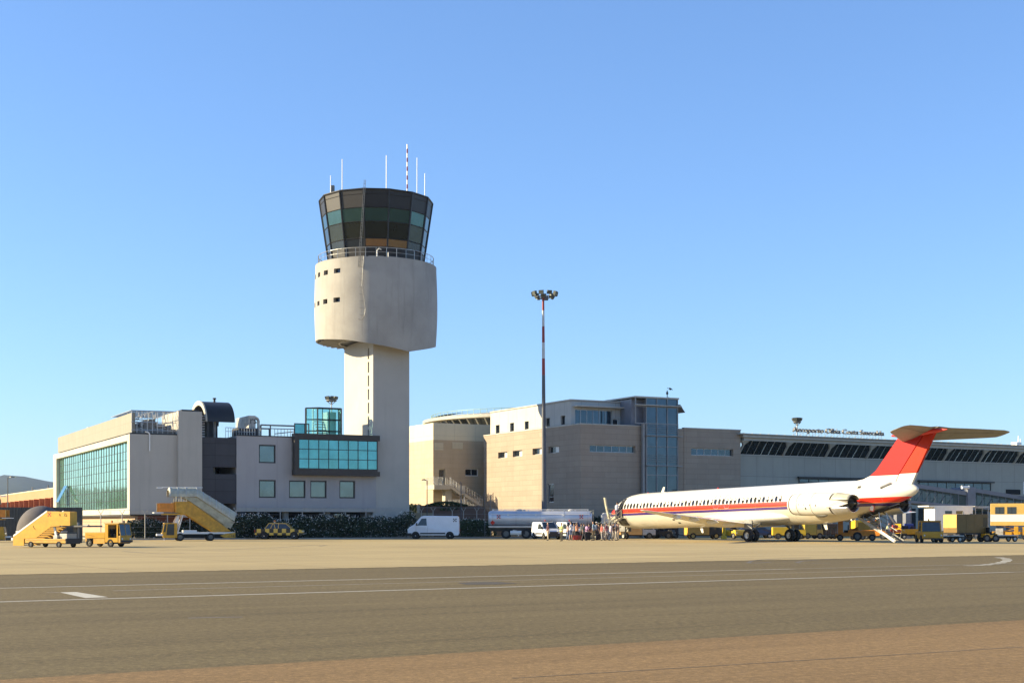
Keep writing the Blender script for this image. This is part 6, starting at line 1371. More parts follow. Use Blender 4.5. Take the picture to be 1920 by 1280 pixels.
# --- yellow towable boarding steps, far left
def tow_steps():
    c = at(25, 96.5); e = empty('boarding_steps', c, R(-25), 'yellow towable boarding steps with a white handrail on a low trolley', 'boarding steps'); k = .00608; X = lambda u: (u - 200) * k; Z = lambda v: (765 - v) * .00466; W = 1.55
    P = [(X(u), Z(v)) for u, v in ((195, 742), (195, 600), (700, 232), (888, 236), (888, 452), (760, 460), (540, 628), (360, 640), (360, 742))]
    for y in (0, W): b = MB(); b.prism(P, 'y', y, y + .05); b.build('side_panel', 'yellow', e, bevel=.012)
    b = MB(); n = 10
    for i in range(n):
        t = i / n; x = X(210) + (X(720) - X(210)) * t; z = .12 + 1.35 * t; b.box(x, x + .34, .052, W - .002, z, z + .04)
    b.box(X(720), X(1280), .052, W - .002, Z(462), Z(440)); b.build('tread', 'belt', e)
    b = MB()
    for y in (-.01, W + .03): b.add([(X(200), y, Z(612)), (X(700), y, Z(244)), (X(700), y, Z(218)), (X(200), y, Z(584)), (X(200), y + .07, Z(612)), (X(700), y + .07, Z(244)), (X(700), y + .07, Z(218)), (X(200), y + .07, Z(584))], [(0, 1, 2, 3), (7, 6, 5, 4), (0, 4, 5, 1), (3, 2, 6, 7), (1, 5, 6, 2), (0, 3, 7, 4)])
    b.build('handrail', 'white_paint', e)
    b = MB(); b.wall(lambda u, d, z: (u, -.06 + d, z), X(895), X(1042), Z(442), Z(240), .05); b.box(X(1042), X(1042) + .04, -.06, .62, Z(442), Z(240)); b.build('guard_panel', 'yellow', e)
    b = MB(); b.path([(X(958), -.07, Z(296)), (X(980), -.12, Z(296)), (X(984), -.12, Z(280)), (X(975), -.08, Z(262))], .018, 6); b.path([(X(900), -.07, Z(270)), (X(900), -.1, Z(300))], .015, 6); b.build('hose_hook', 'black', e)
    b = MB(); b.tube((X(500), -.004, Z(440)), (X(505), -.01, Z(470)), .012, 5); b.tube((X(505), -.01, Z(470)), (X(530), -.01, Z(500)), .012, 5); b.build('strap', 'black', e)
    emblem(e, X(738), -.008, Z(278), .095)
    b = MB(); b.box(X(355), X(970), .04, W - .04, Z(700), Z(638)); b.box(X(380), X(965), .02, .05, Z(662), Z(640)); b.build('trolley', 'yellow_dirty', e, bevel=.012)
    b = MB(); b.box(X(355), X(975), .12, W - .12, Z(712), Z(700)); b.box(X(974), X(984), .0, W, Z(700), Z(630)); b.build('underframe_and_end_shade', 'dark', e)  # includes a dark sheet that paints shade on the trolley's right end
    b = MB(); b.add([(X(765), .2, Z(462)), (X(790), .2, Z(462)), (X(815), .2, Z(600)), (X(790), .2, Z(600)), (X(765), .3, Z(462)), (X(790), .3, Z(462)), (X(815), .3, Z(600)), (X(790), .3, Z(600))], [(0, 1, 2, 3), (7, 6, 5, 4), (0, 4, 5, 1), (3, 2, 6, 7), (1, 5, 6, 2), (0, 3, 7, 4)]); b.build('lift_strut', 'white_paint', e)
    b = MB(); b.box(X(780), X(840), .1, .6, Z(640), Z(585)); b.box(X(850), X(960), .25, 1.2, Z(640), Z(560)); b.build('pump_cover', 'duct', e, bevel=.03)
    b = MB(); b.box(X(940), X(952), 1.3, 1.5, Z(640), Z(395)); b.box(X(900), X(940), 1.25, 1.52, Z(640), Z(470)); b.tube((X(780), .8, Z(555)), (X(960), 1.3, Z(555)), .05, 6); b.tube((X(1040), 1.3, Z(437)), (X(1120), 1.3, Z(437)), .06, 6); b.build('column', 'pipe', e)
    for u, y in ((455, .06), (870, .06), (455, W - .1), (870, W - .1)): wheel(e, X(u), y, .21, .14, 'rim_dark')
    b = MB(); b.box(X(165), X(195), .0, .3, Z(665), Z(625)); b.build('foot_buffer', 'white_paint', e, bevel=.02)
tow_steps()
# --- yellow pickup tug
def pickup_tug():
    c = at(160, 98.6); e = empty('pickup_tug', c, R(-25), 'small yellow pickup tug with open cab, next to the yellow boarding steps', 'tug'); k = .00608; X = lambda u: (u - 1280) * k; Z = lambda v: (760 - v) * .00466; W = 1.2
    b = MB(); b.box(X(1275), X(1572), 0, W, Z(632), Z(545)); b.box(X(1290), X(1560), .06, W - .06, Z(546), Z(540)); b.build('load_bed', 'yellow', e, bevel=.015)
    b = MB(); b.prism([(X(1395), Z(712)), (X(1565), Z(712)), (X(1565), Z(634)), (X(1395), Z(634))], 'y', .03, W - .03); b.prism([(X(1275), Z(690)), (X(1300), Z(690)), (X(1300), Z(634)), (X(1275), Z(634))], 'y', .03, W - .03); b.build('skirt', 'yellow_dirty', e, bevel=.01)
    b = MB(); b.wall(lambda u, d, z: (u, d, z), X(1574), X(1762), Z(690), Z(412), .05, [(X(1618), X(1745), Z(622), Z(425))]); b.wall(lambda u, d, z: (u, W - .05 + d, z), X(1574), X(1762), Z(690), Z(412), .05, [(X(1618), X(1745), Z(622), Z(425))]); b.box(X(1574), X(1574) + .05, .052, W - .052, Z(690), Z(412)); b.build('cab', 'yellow', e)
    b = MB(); b.box(X(1562), X(1790), -.05, W + .05, Z(410), Z(396)); b.build('cab_roof', 'olive', e, bevel=.015)
    b = MB(); b.box(X(1764), X(1800), .02, W - .02, Z(700), Z(590)); b.build('bonnet', 'yellow_dirty', e, bevel=.03)
    b = MB(); f = MB(); q = lambda y, t: (X(1800) - .16 * t, y, Z(590) + (Z(412) - Z(590)) * t); b.add([q(.06, 0), q(W - .06, 0), q(W - .06, 1), q(.06, 1)], [(0, 1, 2, 3)])
    for y in (.03, W / 2, W - .03): f.tube(q(y, 0), q(y, 1), .028, 6)
    f.tube(q(.03, 0), q(W - .03, 0), .03, 6); f.tube(q(.03, 1), q(W - .03, 1), .03, 6); fr = f.build('windscreen_frame', 'yellow_dirty', e); b.build('windscreen', 'car_glass', fr, recalc=False)
    b = MB(); b.box(X(1630), X(1700), .2, W - .2, Z(640), Z(560)); b.box(X(1620), X(1640), .2, W - .2, Z(560), Z(490)); b.build('seat', 'interior', e, bevel=.03)
    b = MB(); b.lathe([(.16, 0), (.19, .0), (.19, .02), (.16, .02)], (X(1735), W * .3, Z(560)), n=18, cap=False); b.tube((X(1735), W * .3, Z(560)), (X(1765), W * .3, Z(640)), .02, 6); b.build('steering_wheel', 'black', e)
    b = MB(); b.box(X(1290), X(1790), .12, W - .12, Z(712), Z(640)); b.box(X(1800), X(1812), -.02, W + .02, Z(690), Z(660)); b.build('chassis', 'dark', e)
    for y in (.18, W - .18): b = MB(); b.lathe([(.07, 0), (.07, .03), (.01, .04)], (X(1800), y, Z(640)), 'x', 12); b.build('headlight', 'headlight', e)
    b = MB(); b.tube((X(1300), -.012, Z(575)), (X(1420), -.012, Z(600)), .008, 4); b.build('cable', 'black', e)
    beacon(e, X(1605), .5, Z(396)); beacon(e, X(1740), .8, Z(396), 'black')
    for u in (1335, 1650):
        for y in (.06, W - .06): wheel(e, X(u), y, .275, .17, 'rim_dark')
pickup_tug()
# --- stair truck with covered steps
def stair_truck():
    c = at(435, 133.5); e = empty('stair_truck', c, R(200), 'stair truck with a pale covered canopy, its yellow steps running down to the right', 'stair truck'); k = .00632; X = lambda u: (1640 - u) * k; Z = lambda v: (992 - v) * k; W = 1.9
    sd = [(770, 408), (975, 408), (1580, 850), (1330, 862), (905, 590), (770, 572)]; P = [(X(u), Z(v)) for u, v in sd]
    for y in (0, W - .06): b = MB(); b.prism(P, 'y', y, y + .06); b.build('stair_side', 'orange' if False else 'yellow_dirty', e, bevel=.01)
    b = MB(); n = 13
    for i in range(n): t = i / n; x = X(1500) + (X(950) - X(1500)) * t; z = Z(840) + (Z(560) - Z(840)) * t; b.box(x, x + .3, .062, W - .062, z, z + .04)
    b.box(X(960), X(520), .062, W - .062, Z(580), Z(566)); b.build('tread', 'belt', e)
    for y in (0, W):
        b = MB(); b.box(X(738), X(527), y - .03, y + .02, Z(560), Z(432)); b.build('platform_guard', 'orange', e, bevel=.01)
    b = MB(); b.box(X(765), X(740), -.08, .06, Z(580), Z(420)); b.box(X(532), X(525), -.05, .05, Z(562), Z(430)); b.build('guard_post', 'cream_yellow', e)
    b = MB(); b.box(X(592), X(458), 0, W, Z(580), Z(568)); b.build('platform_lip', 'white_paint', e)
    b = MB(); b.box(X(960), X(590), .05, W - .05, Z(605), Z(585)); b.build('platform_beam', 'yellow', e)
    # canopy: level part over the platform and sloping part over the steps, ribbed
    arch = lambda y0, y1, n=10: None
    rib = MB(); cn = MB(); n = 12
    def sec(x, zb, h, dx=0, dz=0):
        out = []
        for i in range(n + 1):
            a = math.pi * i / n; yy = W / 2 - math.cos(a) * (W / 2 + .12); zz_ = zb + h * min(1, math.sin(a) * 1.25 + (.0)); out.append((x, yy, zz_))
        return out
    s0 = [sec(X(670) , Z(335), .62)] + [sec(X(u), Z(335), .86) for u in (690, 800, 920, 1080)]
    cn.loft(s0, close=False, cap=False); L0 = sec(X(1080), Z(338), .84); L1 = sec(X(1630), Z(700), .84); L1 = [(x - .25 * (z - Z(700)), y, z) for x, y, z in L1]
    for i in range(6):
        t0, t1 = i / 6, (i + 1) / 6; a = [tuple(Vector(p).lerp(Vector(q), t0)) for p, q in zip(L0, L1)]; b_ = [tuple(Vector(p).lerp(Vector(q), t1)) for p, q in zip(L0, L1)]; cn.loft([a, b_], close=False, cap=False)
        rib.path([(x, y, z + .015) for x, y, z in a], .022, 5)
    for u in (690, 800, 920, 1080): rib.path([(x, y, z + .015) for x, y, z in sec(X(u), Z(335), .86)], .022, 5)
    o = cn.build('canopy', 'canopy', e, recalc=False); s_ = o.modifiers.new('thickness', 'SOLIDIFY'); s_.thickness = .03; rib.build('canopy_rib', 'alu', o)
    b = MB(); cc = [(X(870), Z(345)), (X(1080), Z(345)), (X(1630), Z(712)), (X(1572), Z(812)), (X(985), Z(408))]
    b.prism(cc, 'y', -.02, .0); b.prism(cc, 'y', W, W + .02); b.build('canopy_side', M('dull_canopy_side', (.34, .33, .24), .45, .1, .3, 2), e)
    b = MB()
    for u in (775, 850, 925): b.tube((X(u), .03, Z(410)), (X(u), .03, Z(330)), .03, 6); b.tube((X(u), W - .03, Z(410)), (X(u), W - .03, Z(330)), .03, 6)
    b.build('canopy_post', 'canopy', e)
    b = MB(); b.box(X(1200), X(600), -.03, .04, Z(196), Z(186)); b.box(X(610), X(525), -.03, .12, Z(208), Z(192)); b.box(X(760), X(730), -.05, .08, Z(210), Z(188)); b.build('canopy_rail', 'white_paint', e)
    # undercarriage
    b = MB(); b.box(X(1640), X(780), .05, W - .05, Z(890), Z(862)); b.box(X(1085), X(890), .15, W - .4, Z(862), Z(832)); b.box(X(1140), X(1100), .1, .4, Z(870), Z(856)); b.build('deck', 'white_paint', e, bevel=.015)
    b = MB(); b.box(X(1560), X(790), .2, W - .2, Z(945), Z(892)); b.build('chassis', 'interior', e)
    b = MB(); b.prism([(X(1645), Z(950)), (X(1500), Z(950)), (X(1420), Z(915)), (X(1500), Z(885)), (X(1645), Z(868))], 'y', -.02, W + .02); tl = b.build('tail_board', 'yellow_dirty', e, bevel=.01)
    t = text_mesh('16', .34, .004, 'number', 'black', tl); t.rotation_euler = (R(90), 0, R(180)); t.location = (X(1575), W + .028, Z(935))
    hw = lambda x, z: .0
    pr = [(X(790), Z(945)), (X(790), Z(725)), (X(600), Z(725)), (X(570), Z(880)), (X(600), Z(945))]; b = MB(); b.prism(pr, 'y', W - 1.0, W + .06); cb = b.build('cab', 'yellow', e, bevel=.03)
    b = MB(); b.prism([(X(745), Z(905)), (X(745), Z(740)), (X(650), Z(740)), (X(632), Z(905))], 'y', W + .062, W + .07); b.prism([(X(620), Z(860)), (X(635), Z(745)), (X(610), Z(745)), (X(590), Z(860))], 'y', W + .062, W + .068); b.build('side_window', 'car_glass', cb)
    b = MB(); b.add([(X(598) + .035, W - .95, Z(735)), (X(598) + .035, W, Z(735)), (X(573) + .03, W, Z(870)), (X(573) + .03, W - .95, Z(870))], [(0, 1, 2, 3)]); b.build('windscreen', 'car_glass', cb, recalc=False)
    b = MB(); b.box(X(600), X(495), W - .75, W + .05, Z(915), Z(885)); b.tube((X(600), W + .02, Z(905)), (X(600), W + .02, Z(985)), .025, 6); b.build('bumper', 'white_paint', e, bevel=.02)
    for u, w in ((790, .13), (800, .05)):
        for y in (.3, W - .3): b = MB(); b.add([(X(760), y, Z(700)), (X(800), y, Z(620)), (X(825), y, Z(625)), (X(800), y, Z(860)), (X(770), y, Z(860))], [(0, 1, 2, 3, 4)]); b.tube((X(u), y + w, Z(880)), (X(880), y + w, Z(595)), .05, 8); b.build('lift_ram', 'white_paint', e, recalc=False)
    for u in (835, 1280):
        for y in (.12, W - .12): wheel(e, X(u), y, .37, .24, 'rim_dark')
    return e
ST = stair_truck()
s2 = copy_tree(ST); s2.location = at(-116, 120); s2.rotation_euler = (0, 0, R(8)); s2.scale = (.80,) * 3
s2['label'] = 'yellow stair truck mostly cut off by the left edge of the picture'; s2['group'] = 'stair trucks'; ST['group'] = 'stair trucks'
# --- chequered follow-me pickup
def follow_me():
    e = empty('follow_me_car', at(524.5, 142.8), R(3), 'yellow and black chequered follow-me pickup in front of the oleander hedge', 'car')
    m, nt, bs = new_mat('chequered_paint'); bs.inputs['Roughness'].default_value = .35; v = coords(nt, (1, 0, 1)); ck = nt.nodes.new('ShaderNodeTexChecker'); ck.inputs['Scale'].default_value = 2.35
    ad = nt.nodes.new('ShaderNodeVectorMath'); ad.operation = 'ADD'; ad.inputs[1].default_value = (.11, .1, .18); nt.links.new(v, ad.inputs[0]); nt.links.new(ad.outputs[0], ck.inputs['Vector']); ck.inputs['Color1'].default_value = (.62, .42, .07, 1); ck.inputs['Color2'].default_value = (.022, .02, .015, 1); nt.links.new(ck.outputs[0], bs.inputs['Base Color'])
    pr = [(-2.45, .50), (-2.45, 1.08), (-1.25, 1.10), (-.75, 1.12), (1.25, 1.10), (2.2, .98), (2.42, .85), (2.45, .52), (2.1, .42), (-2.2, .42)]; hw = lambda x, z: .86 - .05 * max(0, z - .9)
    b = shell(pr, hw); b.build('body', [m], e, bevel=.05)
    cp = [(-1.45, 1.08), (-1.05, 1.62), (-.7, 1.68), (.45, 1.68), (.75, 1.6), (1.3, 1.1)]; hc = lambda x, z: .84 - .22 * (z - 1.08); b = shell(cp, hc); cb = b.build('cabin', 'car_glass', e, bevel=.03)
    b = MB()
    for s in (-1, 1):
        P = lambda x, z: (x, s * (hc(x, z) + .006), z)
        for (x0, z0), (x1, z1) in (((-1.42, 1.1), (-1.05, 1.62)), ((-1.05, 1.64), (.75, 1.62)), ((.72, 1.62), (1.28, 1.12)), ((-.05, 1.1), (-.05, 1.66)), ((-.85, 1.1), (-.62, 1.64)), ((-.35, 1.1), (-.55, 1.64))): b.tube(P(x0, z0), P(x1, z1), .035, 5)
    b.box(-.95, .6, -.66, .66, 1.66, 1.70); b.build('pillar', 'cream_yellow', e)
    b = MB(); b.tube((-.5, -.55, 1.76), (-.5, .55, 1.76), .06, 8); b.build('light_bar', 'alu', e); beacon(e, -.5, -.4, 1.8); beacon(e, -.5, .4, 1.8)
    b = MB(); b.box(2.36, 2.49, -.8, .8, .50, .64); b.box(-2.52, -2.4, -.8, .8, .48, .60); b.build('bumper', 'pipe', e, bevel=.03)
    for y in (-.66, .66): b = MB(); b.box(2.22, 2.45, y - .16, y + .16, .74, .9); b.build('headlight', 'headlight', e, bevel=.03)
    for y in (-.78, .78): b = MB(); b.box(-2.47, -2.4, y - .07, y + .07, .75, 1.0); b.build('tail_light', 'red_lamp', e)
    for x in (-1.5, 1.55):
        for y in (-.78, .78):
            b = MB(); b.lathe([(.42, -.02), (.42, .02)], (x, y * 1.10, .40), 'y', 20); b.build('wheel_arch', 'interior', e); wheel(e, x, y * 1.04, .36, .22, 'alu')
follow_me()
def panel_van(name, label, loc, rz, prof, W, wx, r, glass_side, wind, hood_lamps, extra=None, group=None, trim=True, mark=None):
    e = empty(name, loc, rz, label, 'van', group); zt = max(z for x, z in prof); hw = lambda x, z: W / 2 - (.10 * max(0, (z - 1.1) / (zt - 1.1)) if z > 1.1 else .02 * (1.1 - z)) - (.10 * max(0, x - 2.2) if x > 2.2 else 0)
    b = shell(prof, hw); bd = b.build('body', 'white_car', e, bevel=.07, seg=3)
    b = sidepoly(glass_side, hw, .012); b.build('side_window', 'car_glass', bd, recalc=False)
    (x0, z0), (x1, z1) = wind; o = .03; b = MB(); b.add([(x0 + o, -hw(x0, z0) + .1, z0 + o), (x0 + o, hw(x0, z0) - .1, z0 + o), (x1 + o, hw(x1, z1) - .1, z1 + o), (x1 + o, -hw(x1, z1) + .1, z1 + o)], [(0, 1, 2, 3)]); b.build('windscreen', 'car_glass', bd, recalc=False)
    xm = max(x for x, z in prof); xn = min(x for x, z in prof)
    b = MB(); b.box(xm - .42, xm + .05, -W / 2 + .03, W / 2 - .03, .30, .62); b.box(xn - .05, xn + .2, -W / 2 + .03, W / 2 - .03, .32, .60); b.build('bumper', 'dark', e, bevel=.04)
    b = MB()
    for s in (-1, 1): b.box(wx[0] + r + .15, wx[1] - r - .15, s * (W / 2 + .0) - .012, s * (W / 2) + .012, .52, .66)
    b.build('side_trim', 'dark', e)
    for y in (-W / 2 + .25, W / 2 - .25): b = MB(); b.box(xm - .12, xm + .02, y - .17, y + .17, hood_lamps, hood_lamps + .2); b.build('headlight', 'headlight', e, bevel=.04)
    b = MB(); b.box(xm - .02, xm + .025, -.45, .45, hood_lamps - .1, hood_lamps + .1); b.build('grille', 'dark', e)
    for s in (-1, 1):
        x, z = glass_side[0]; b = MB(); b.box(x - .03, x + .12, s * (W / 2 + .10) - .09, s * (W / 2 + .10) + .09, z - .02, z + .28); b.build('mirror', 'black', e, bevel=.03)
        b = MB(); b.box(xn - .012, xn + .03, s * (W / 2 - .14) - .07, s * (W / 2 - .14) + .07, .8, 1.15); b.build('tail_light', 'red_lamp', e)
    b = MB()
    for s in (-1, 1):
        for x in (glass_side[-1][0] - .06, glass_side[0][0] + .12): b.box(x - .008, x + .008, s * (hw(x, 1.1) + .002) - .004, s * (hw(x, 1.1) + .002) + .004, .5, 1.25)
    b.build('door_seam', 'pipe', e)
    for x in wx:
        for s in (-1, 1):
            b = MB(); b.lathe([(r + .08, -.012), (r + .08, .012)], (x, s * (W / 2 + .001), r + .03), 'y', 24); b.build('wheel_arch', 'interior', e); wheel(e, x, s * (W / 2 - .06), r, .2, 'rim')
    return e, hw
BV = [(-2.7, .42), (-2.72, 1.1), (-2.66, 2.25), (-2.56, 2.42), (1.05, 2.46), (1.35, 2.36), (2.08, 1.52), (2.62, 1.22), (2.76, .95), (2.76, .38), (-2.6, .34)]
e, hw = panel_van('panel_van', 'large white panel van with dark bumpers, nose to the left, by the hedge', at(814, 148), R(180), BV, 2.0, (-1.72, 1.92), .34, [(1.75, 1.42), (1.28, 2.15), (.78, 2.18), (.72, 1.42)], ((2.10, 1.50), (1.36, 2.35)), .88)
emblem(e, -2.25, 1.0 - .04, 1.98, .12, name='emblem', cols=('dark', 'black'))
SV = [(-2.0, .36), (-2.03, .9), (-1.97, 1.68), (-1.85, 1.78), (.15, 1.80), (.45, 1.72), (1.12, 1.10), (1.85, .92), (2.0, .72), (2.0, .34), (-1.9, .32)]
SG = [(1.0, 1.06), (.42, 1.58), (-.2, 1.60), (-.25, 1.06)]
g_ = 'small white vans parked by the tanker'
e1, hw = panel_van('small_van', 'small white van with a dark windscreen, the left of the two parked by the tanker', at(1024, 143.5), R(-68), SV, 1.68, (-1.3, 1.28), .30, SG, ((1.10, 1.14), (.46, 1.73)), .70, group=g_)
b = MB(); b.tube((-.3, -.75, 1.86), (-.3, .75, 1.86), .03, 6); b.tube((.2, .5, 1.8), (.3, .5, 2.1), .01, 4); b.build('roof_bar', 'pipe', e1); beacon(e1, -.3, 0, 1.86, 'red_lamp')
e2 = copy_tree(e1); e2.location = at(1070, 146.5); e2.rotation_euler = (0, 0, R(-66)); e2['label'] = 'small white van half hidden by the crowd, the right of the two by the tanker'
# --- fuel tanker
def tanker():
    e = empty('fuel_tanker', at(916, 150.6), R(-2), 'long silver fuel tank trailer with hazard diamond, parked behind the white vans', 'tanker trailer'); L = 11.25; m = 17.3
    b = MB(); rings = []; n = 40
    for x, k in ((0, .05), (.02, .80), (.12, .93), (.35, 1.0), (L - .35, 1.0), (L - .12, .93), (L - .02, .80), (L, .05)):
        rings.append([(x, math.copysign(abs(math.sin(2 * math.pi * q / n)) ** .8, math.sin(2 * math.pi * q / n)) * 1.2 * k, 2.18 + math.copysign(abs(math.cos(2 * math.pi * q / n)) ** .8, math.cos(2 * math.pi * q / n)) * .84 * k) for q in range(n)])
    b.loft(rings); b.build('tank', 'silver', e, smooth=True, ang=55)
    b = MB()
    for x in (.5, 3.0, 5.6, 8.2, 10.7):
        rg = [[(x + dx, math.copysign(abs(math.sin(2 * math.pi * q / n)) ** .8, math.sin(2 * math.pi * q / n)) * 1.212, 2.18 + math.copysign(abs(math.cos(2 * math.pi * q / n)) ** .8, math.cos(2 * math.pi * q / n)) * .852) for q in range(n)] for dx in (0, .05)]; b.loft(rg, cap=False)
    b.build('tank_band', 'alu', e)
    b = MB()
    for s in (-1, 1):
        b.tube((.4, s * .55, 3.12), (L - .4, s * .55, 3.12), .035, 6); b.tube((.3, s * 1.16, 2.62), (L - .3, s * 1.16, 2.62), .03, 6)
        for k in range(9): x = .5 + k * (L - 1) / 8; b.tube((x, s * .55, 2.95), (x, s * .55, 3.12), .025, 5)
    b.build('top_rail', 'white_paint', e)
    b = MB()
    for x in (6.5, 8.9, 3.4): b.lathe([(.28, 3.0), (.28, 3.14), (.12, 3.2)], (x, 0, 0), n=16); b.box(x + .35, x + .6, -.2, .2, 3.0, 3.12)
    b.build('manhole', 'duct', e)
    b = MB()
    for k in range(3):
        x = 2.1 + k * 3; b.box(x, x + .12, -1.28, -1.16, 2.45, 2.7)
    b.build('bracket', 'white_paint', e)
    b = MB(); b.box(.1, L - .2, -1.1, 1.1, 1.18, 1.34); b.box(.05, L - .4, -1.22, -1.14, 1.26, 1.36); b.build('catwalk', 'alu', e)
    b = MB(); b.box(.2, L, -.5, .5, .8, 1.17); b.box(2.6, 4.0, -1.05, -.3, .45, 1.1); b.box(8.5, 8.7, -.9, -.7, .1, .9); b.build('chassis', 'dark', e)
    b = MB(); b.lathe([(.25, -.6), (.25, .6)], (3.0, -.98, .62), 'x', 16); b.path([(2.55, -1.05, .6), (2.7, -1.1, .85), (3.1, -1.12, .8), (3.3, -1.1, .3)], .09, 8); b.build('hose', 'white_paint', e)
    b = MB(); x = L - .25
    for y in (-.9, -.5): b.tube((x + .33, y, 1.0), (x + .33, y, 3.05), .03, 6)
    for k in range(9): b.tube((x + .33, -.9, 1.1 + k * .24), (x + .33, -.5, 1.1 + k * .24), .025, 5)
    b.box(x + .1, x + .3, -1.1, 1.1, 2.95, 3.02); b.build('ladder', 'canopy', e)
    for x, z, s in ((.5, 1.72, .26),): b = MB(); b.add([(x - s, -1.17, z), (x, -1.15, z - s), (x + s, -1.17, z), (x, -1.215, z + s)], [(0, 1, 2, 3)]); b.build('hazard_sign', 'red_paint', e, recalc=False)
    for x in (1.15, 10.05): emblem(e, x, -1.235, 2.35, .13)
    for x in (1.95, 4.1, 5.1):
        for y in (-.95, .95): wheel(e, x, y, .53, .3, 'rim_dark')
    t = empty('tanker_truck', at(1129, 150.4), R(-2), 'pale grey truck cab in front of the tanker, just left of the aircraft nose', 'truck')
    b = MB(); b.prism([(-.1, .75), (-.1, 2.6), (.15, 2.78), (1.6, 2.78), (1.95, 2.6), (2.15, 1.6), (2.15, .5), (.2, .5)], 'y', -1.18, 1.18); cb = b.build('cab', 'truck_grey', t, bevel=.07, seg=3)
    b = sidepoly([(1.05, 1.75), (1.05, 2.5), (1.75, 2.5), (1.95, 1.75)], lambda x, z: 1.18, .012); b.build('side_window', 'car_glass', cb, recalc=False); b = MB(); b.add([(1.99, -1.0, 2.5), (1.99, 1.0, 2.5), (2.17, 1.0, 1.65), (2.17, -1.0, 1.65)], [(0, 1, 2, 3)]); b.build('windscreen', 'car_glass', cb, recalc=False)
    b = MB(); b.add([(.2, -1.192, 1.75), (.2, -1.192, 2.5), (.75, -1.192, 2.5), (.75, -1.192, 1.75)], [(0, 1, 2, 3)]); b.build('rear_panel', 'alu', cb, recalc=False)
    b = MB(); b.box(-4.2, .4, -.45, .45, .6, .95); b.box(1.9, 2.25, -1.2, 1.2, .35, .75); b.build('chassis', 'dark', t)
    for x in (-3.2, 1.25):
        for y in (-.98, .98): wheel(t, x, y, .5, .3, 'rim_dark')
tanker()
# --- cab tugs and other ramp vehicles behind the airliner
def tug(loc, rz, label, col='yellow', cab=True, L=2.9, W=1.6, H=1.9, name='baggage_tug', grp='tugs and carts around the airliner', rim='rim_dark', low=.95):
    e = empty(name, loc, rz, label, 'tug', grp)
    b = MB(); b.prism([(-L / 2, .38), (-L / 2, low), (-L * .12, low), (-L * .12, low - .12), (L * .30, low - .12), (L * .33, low + .02), (L / 2 - .05, low - .03), (L / 2, low - .2), (L / 2, .34)], 'y', -W / 2, W / 2); b.build('body', col, e, bevel=.03)
    b = MB(); b.box(-L / 2 - .08, L / 2 + .08, -W / 2 + .08, W / 2 - .08, .28, .40); b.build('bumper', 'dark', e)
    b = MB(); b.box(L / 2 + .002, L / 2 + .02, -W * .28, W * .28, .5, low - .25); b.build('grille', col if col != 'lemon' else 'olive', e)
    for y in (-W * .40, W * .40): b = MB(); b.lathe([(.075, 0), (.075, .03), (.01, .04)], (L / 2 + .002, y, low - .32), 'x', 12); b.build('headlight', 'headlight', e)
    if cab:
        c0, c1 = -L * .16, L * .30; z0 = low - .1; fr = MB(); g = MB()
        T_ = [(c0, -W / 2 + .05), (c1, -W / 2 + .05), (c1, W / 2 - .05), (c0, W / 2 - .05)]; top = [(c0 + .03, -W / 2 + .1), (c1 - .14, -W / 2 + .1), (c1 - .14, W / 2 - .1), (c0 + .03, W / 2 - .1)]
        for i in range(4):
            j = (i + 1) % 4; fr.tube((*T_[i], z0), (*top[i], H), .05, 4); fr.tube((*top[i], H - .03), (*top[j], H - .03), .05, 4); fr.tube((*T_[i], z0 + .06), (*T_[j], z0 + .06), .05, 4)
            g.add([(*T_[i], z0), (*T_[j], z0), (*top[j], H), (*top[i], H)], [(0, 1, 2, 3)])
        f = fr.build('cab_frame', col, e); g.build('cab_glass', 'car_glass', f, recalc=False)
        b = MB(); b.box(c0 - .05, c1 - .02, -W / 2 + .04, W / 2 - .04, H, H + .07); b.build('cab_roof', 'olive' if col == 'yellow' else col, e, bevel=.02); beacon(e, c0 + .3, 0, H + .07)
    else:
        b = MB(); b.box(-L * .08, L * .12, -.4, .4, low - .12, low + .15); b.box(-L * .1, -L * .04, -.4, .4, low + .1, low + .55); b.build('seat', 'interior', e, bevel=.03); b = MB(); b.lathe([(.17, 0), (.2, 0), (.2, .02), (.17, .02)], (L * .25, 0, low + .32), n=18, cap=False); b.tube((L * .25, 0, low + .32), (L * .32, 0, low - .1), .02, 6); b.build('steering_wheel', 'black', e)
    for x in (-L * .33, L * .33):
        for y in (-W / 2 + .05, W / 2 - .05): wheel(e, x, y, .33, .2, rim)
    return e
tug(at(1742, 119.5), R(-94), 'dull yellow cab tug facing the camera, in front of the power unit', W=1.75, L=2.8, H=1.82)
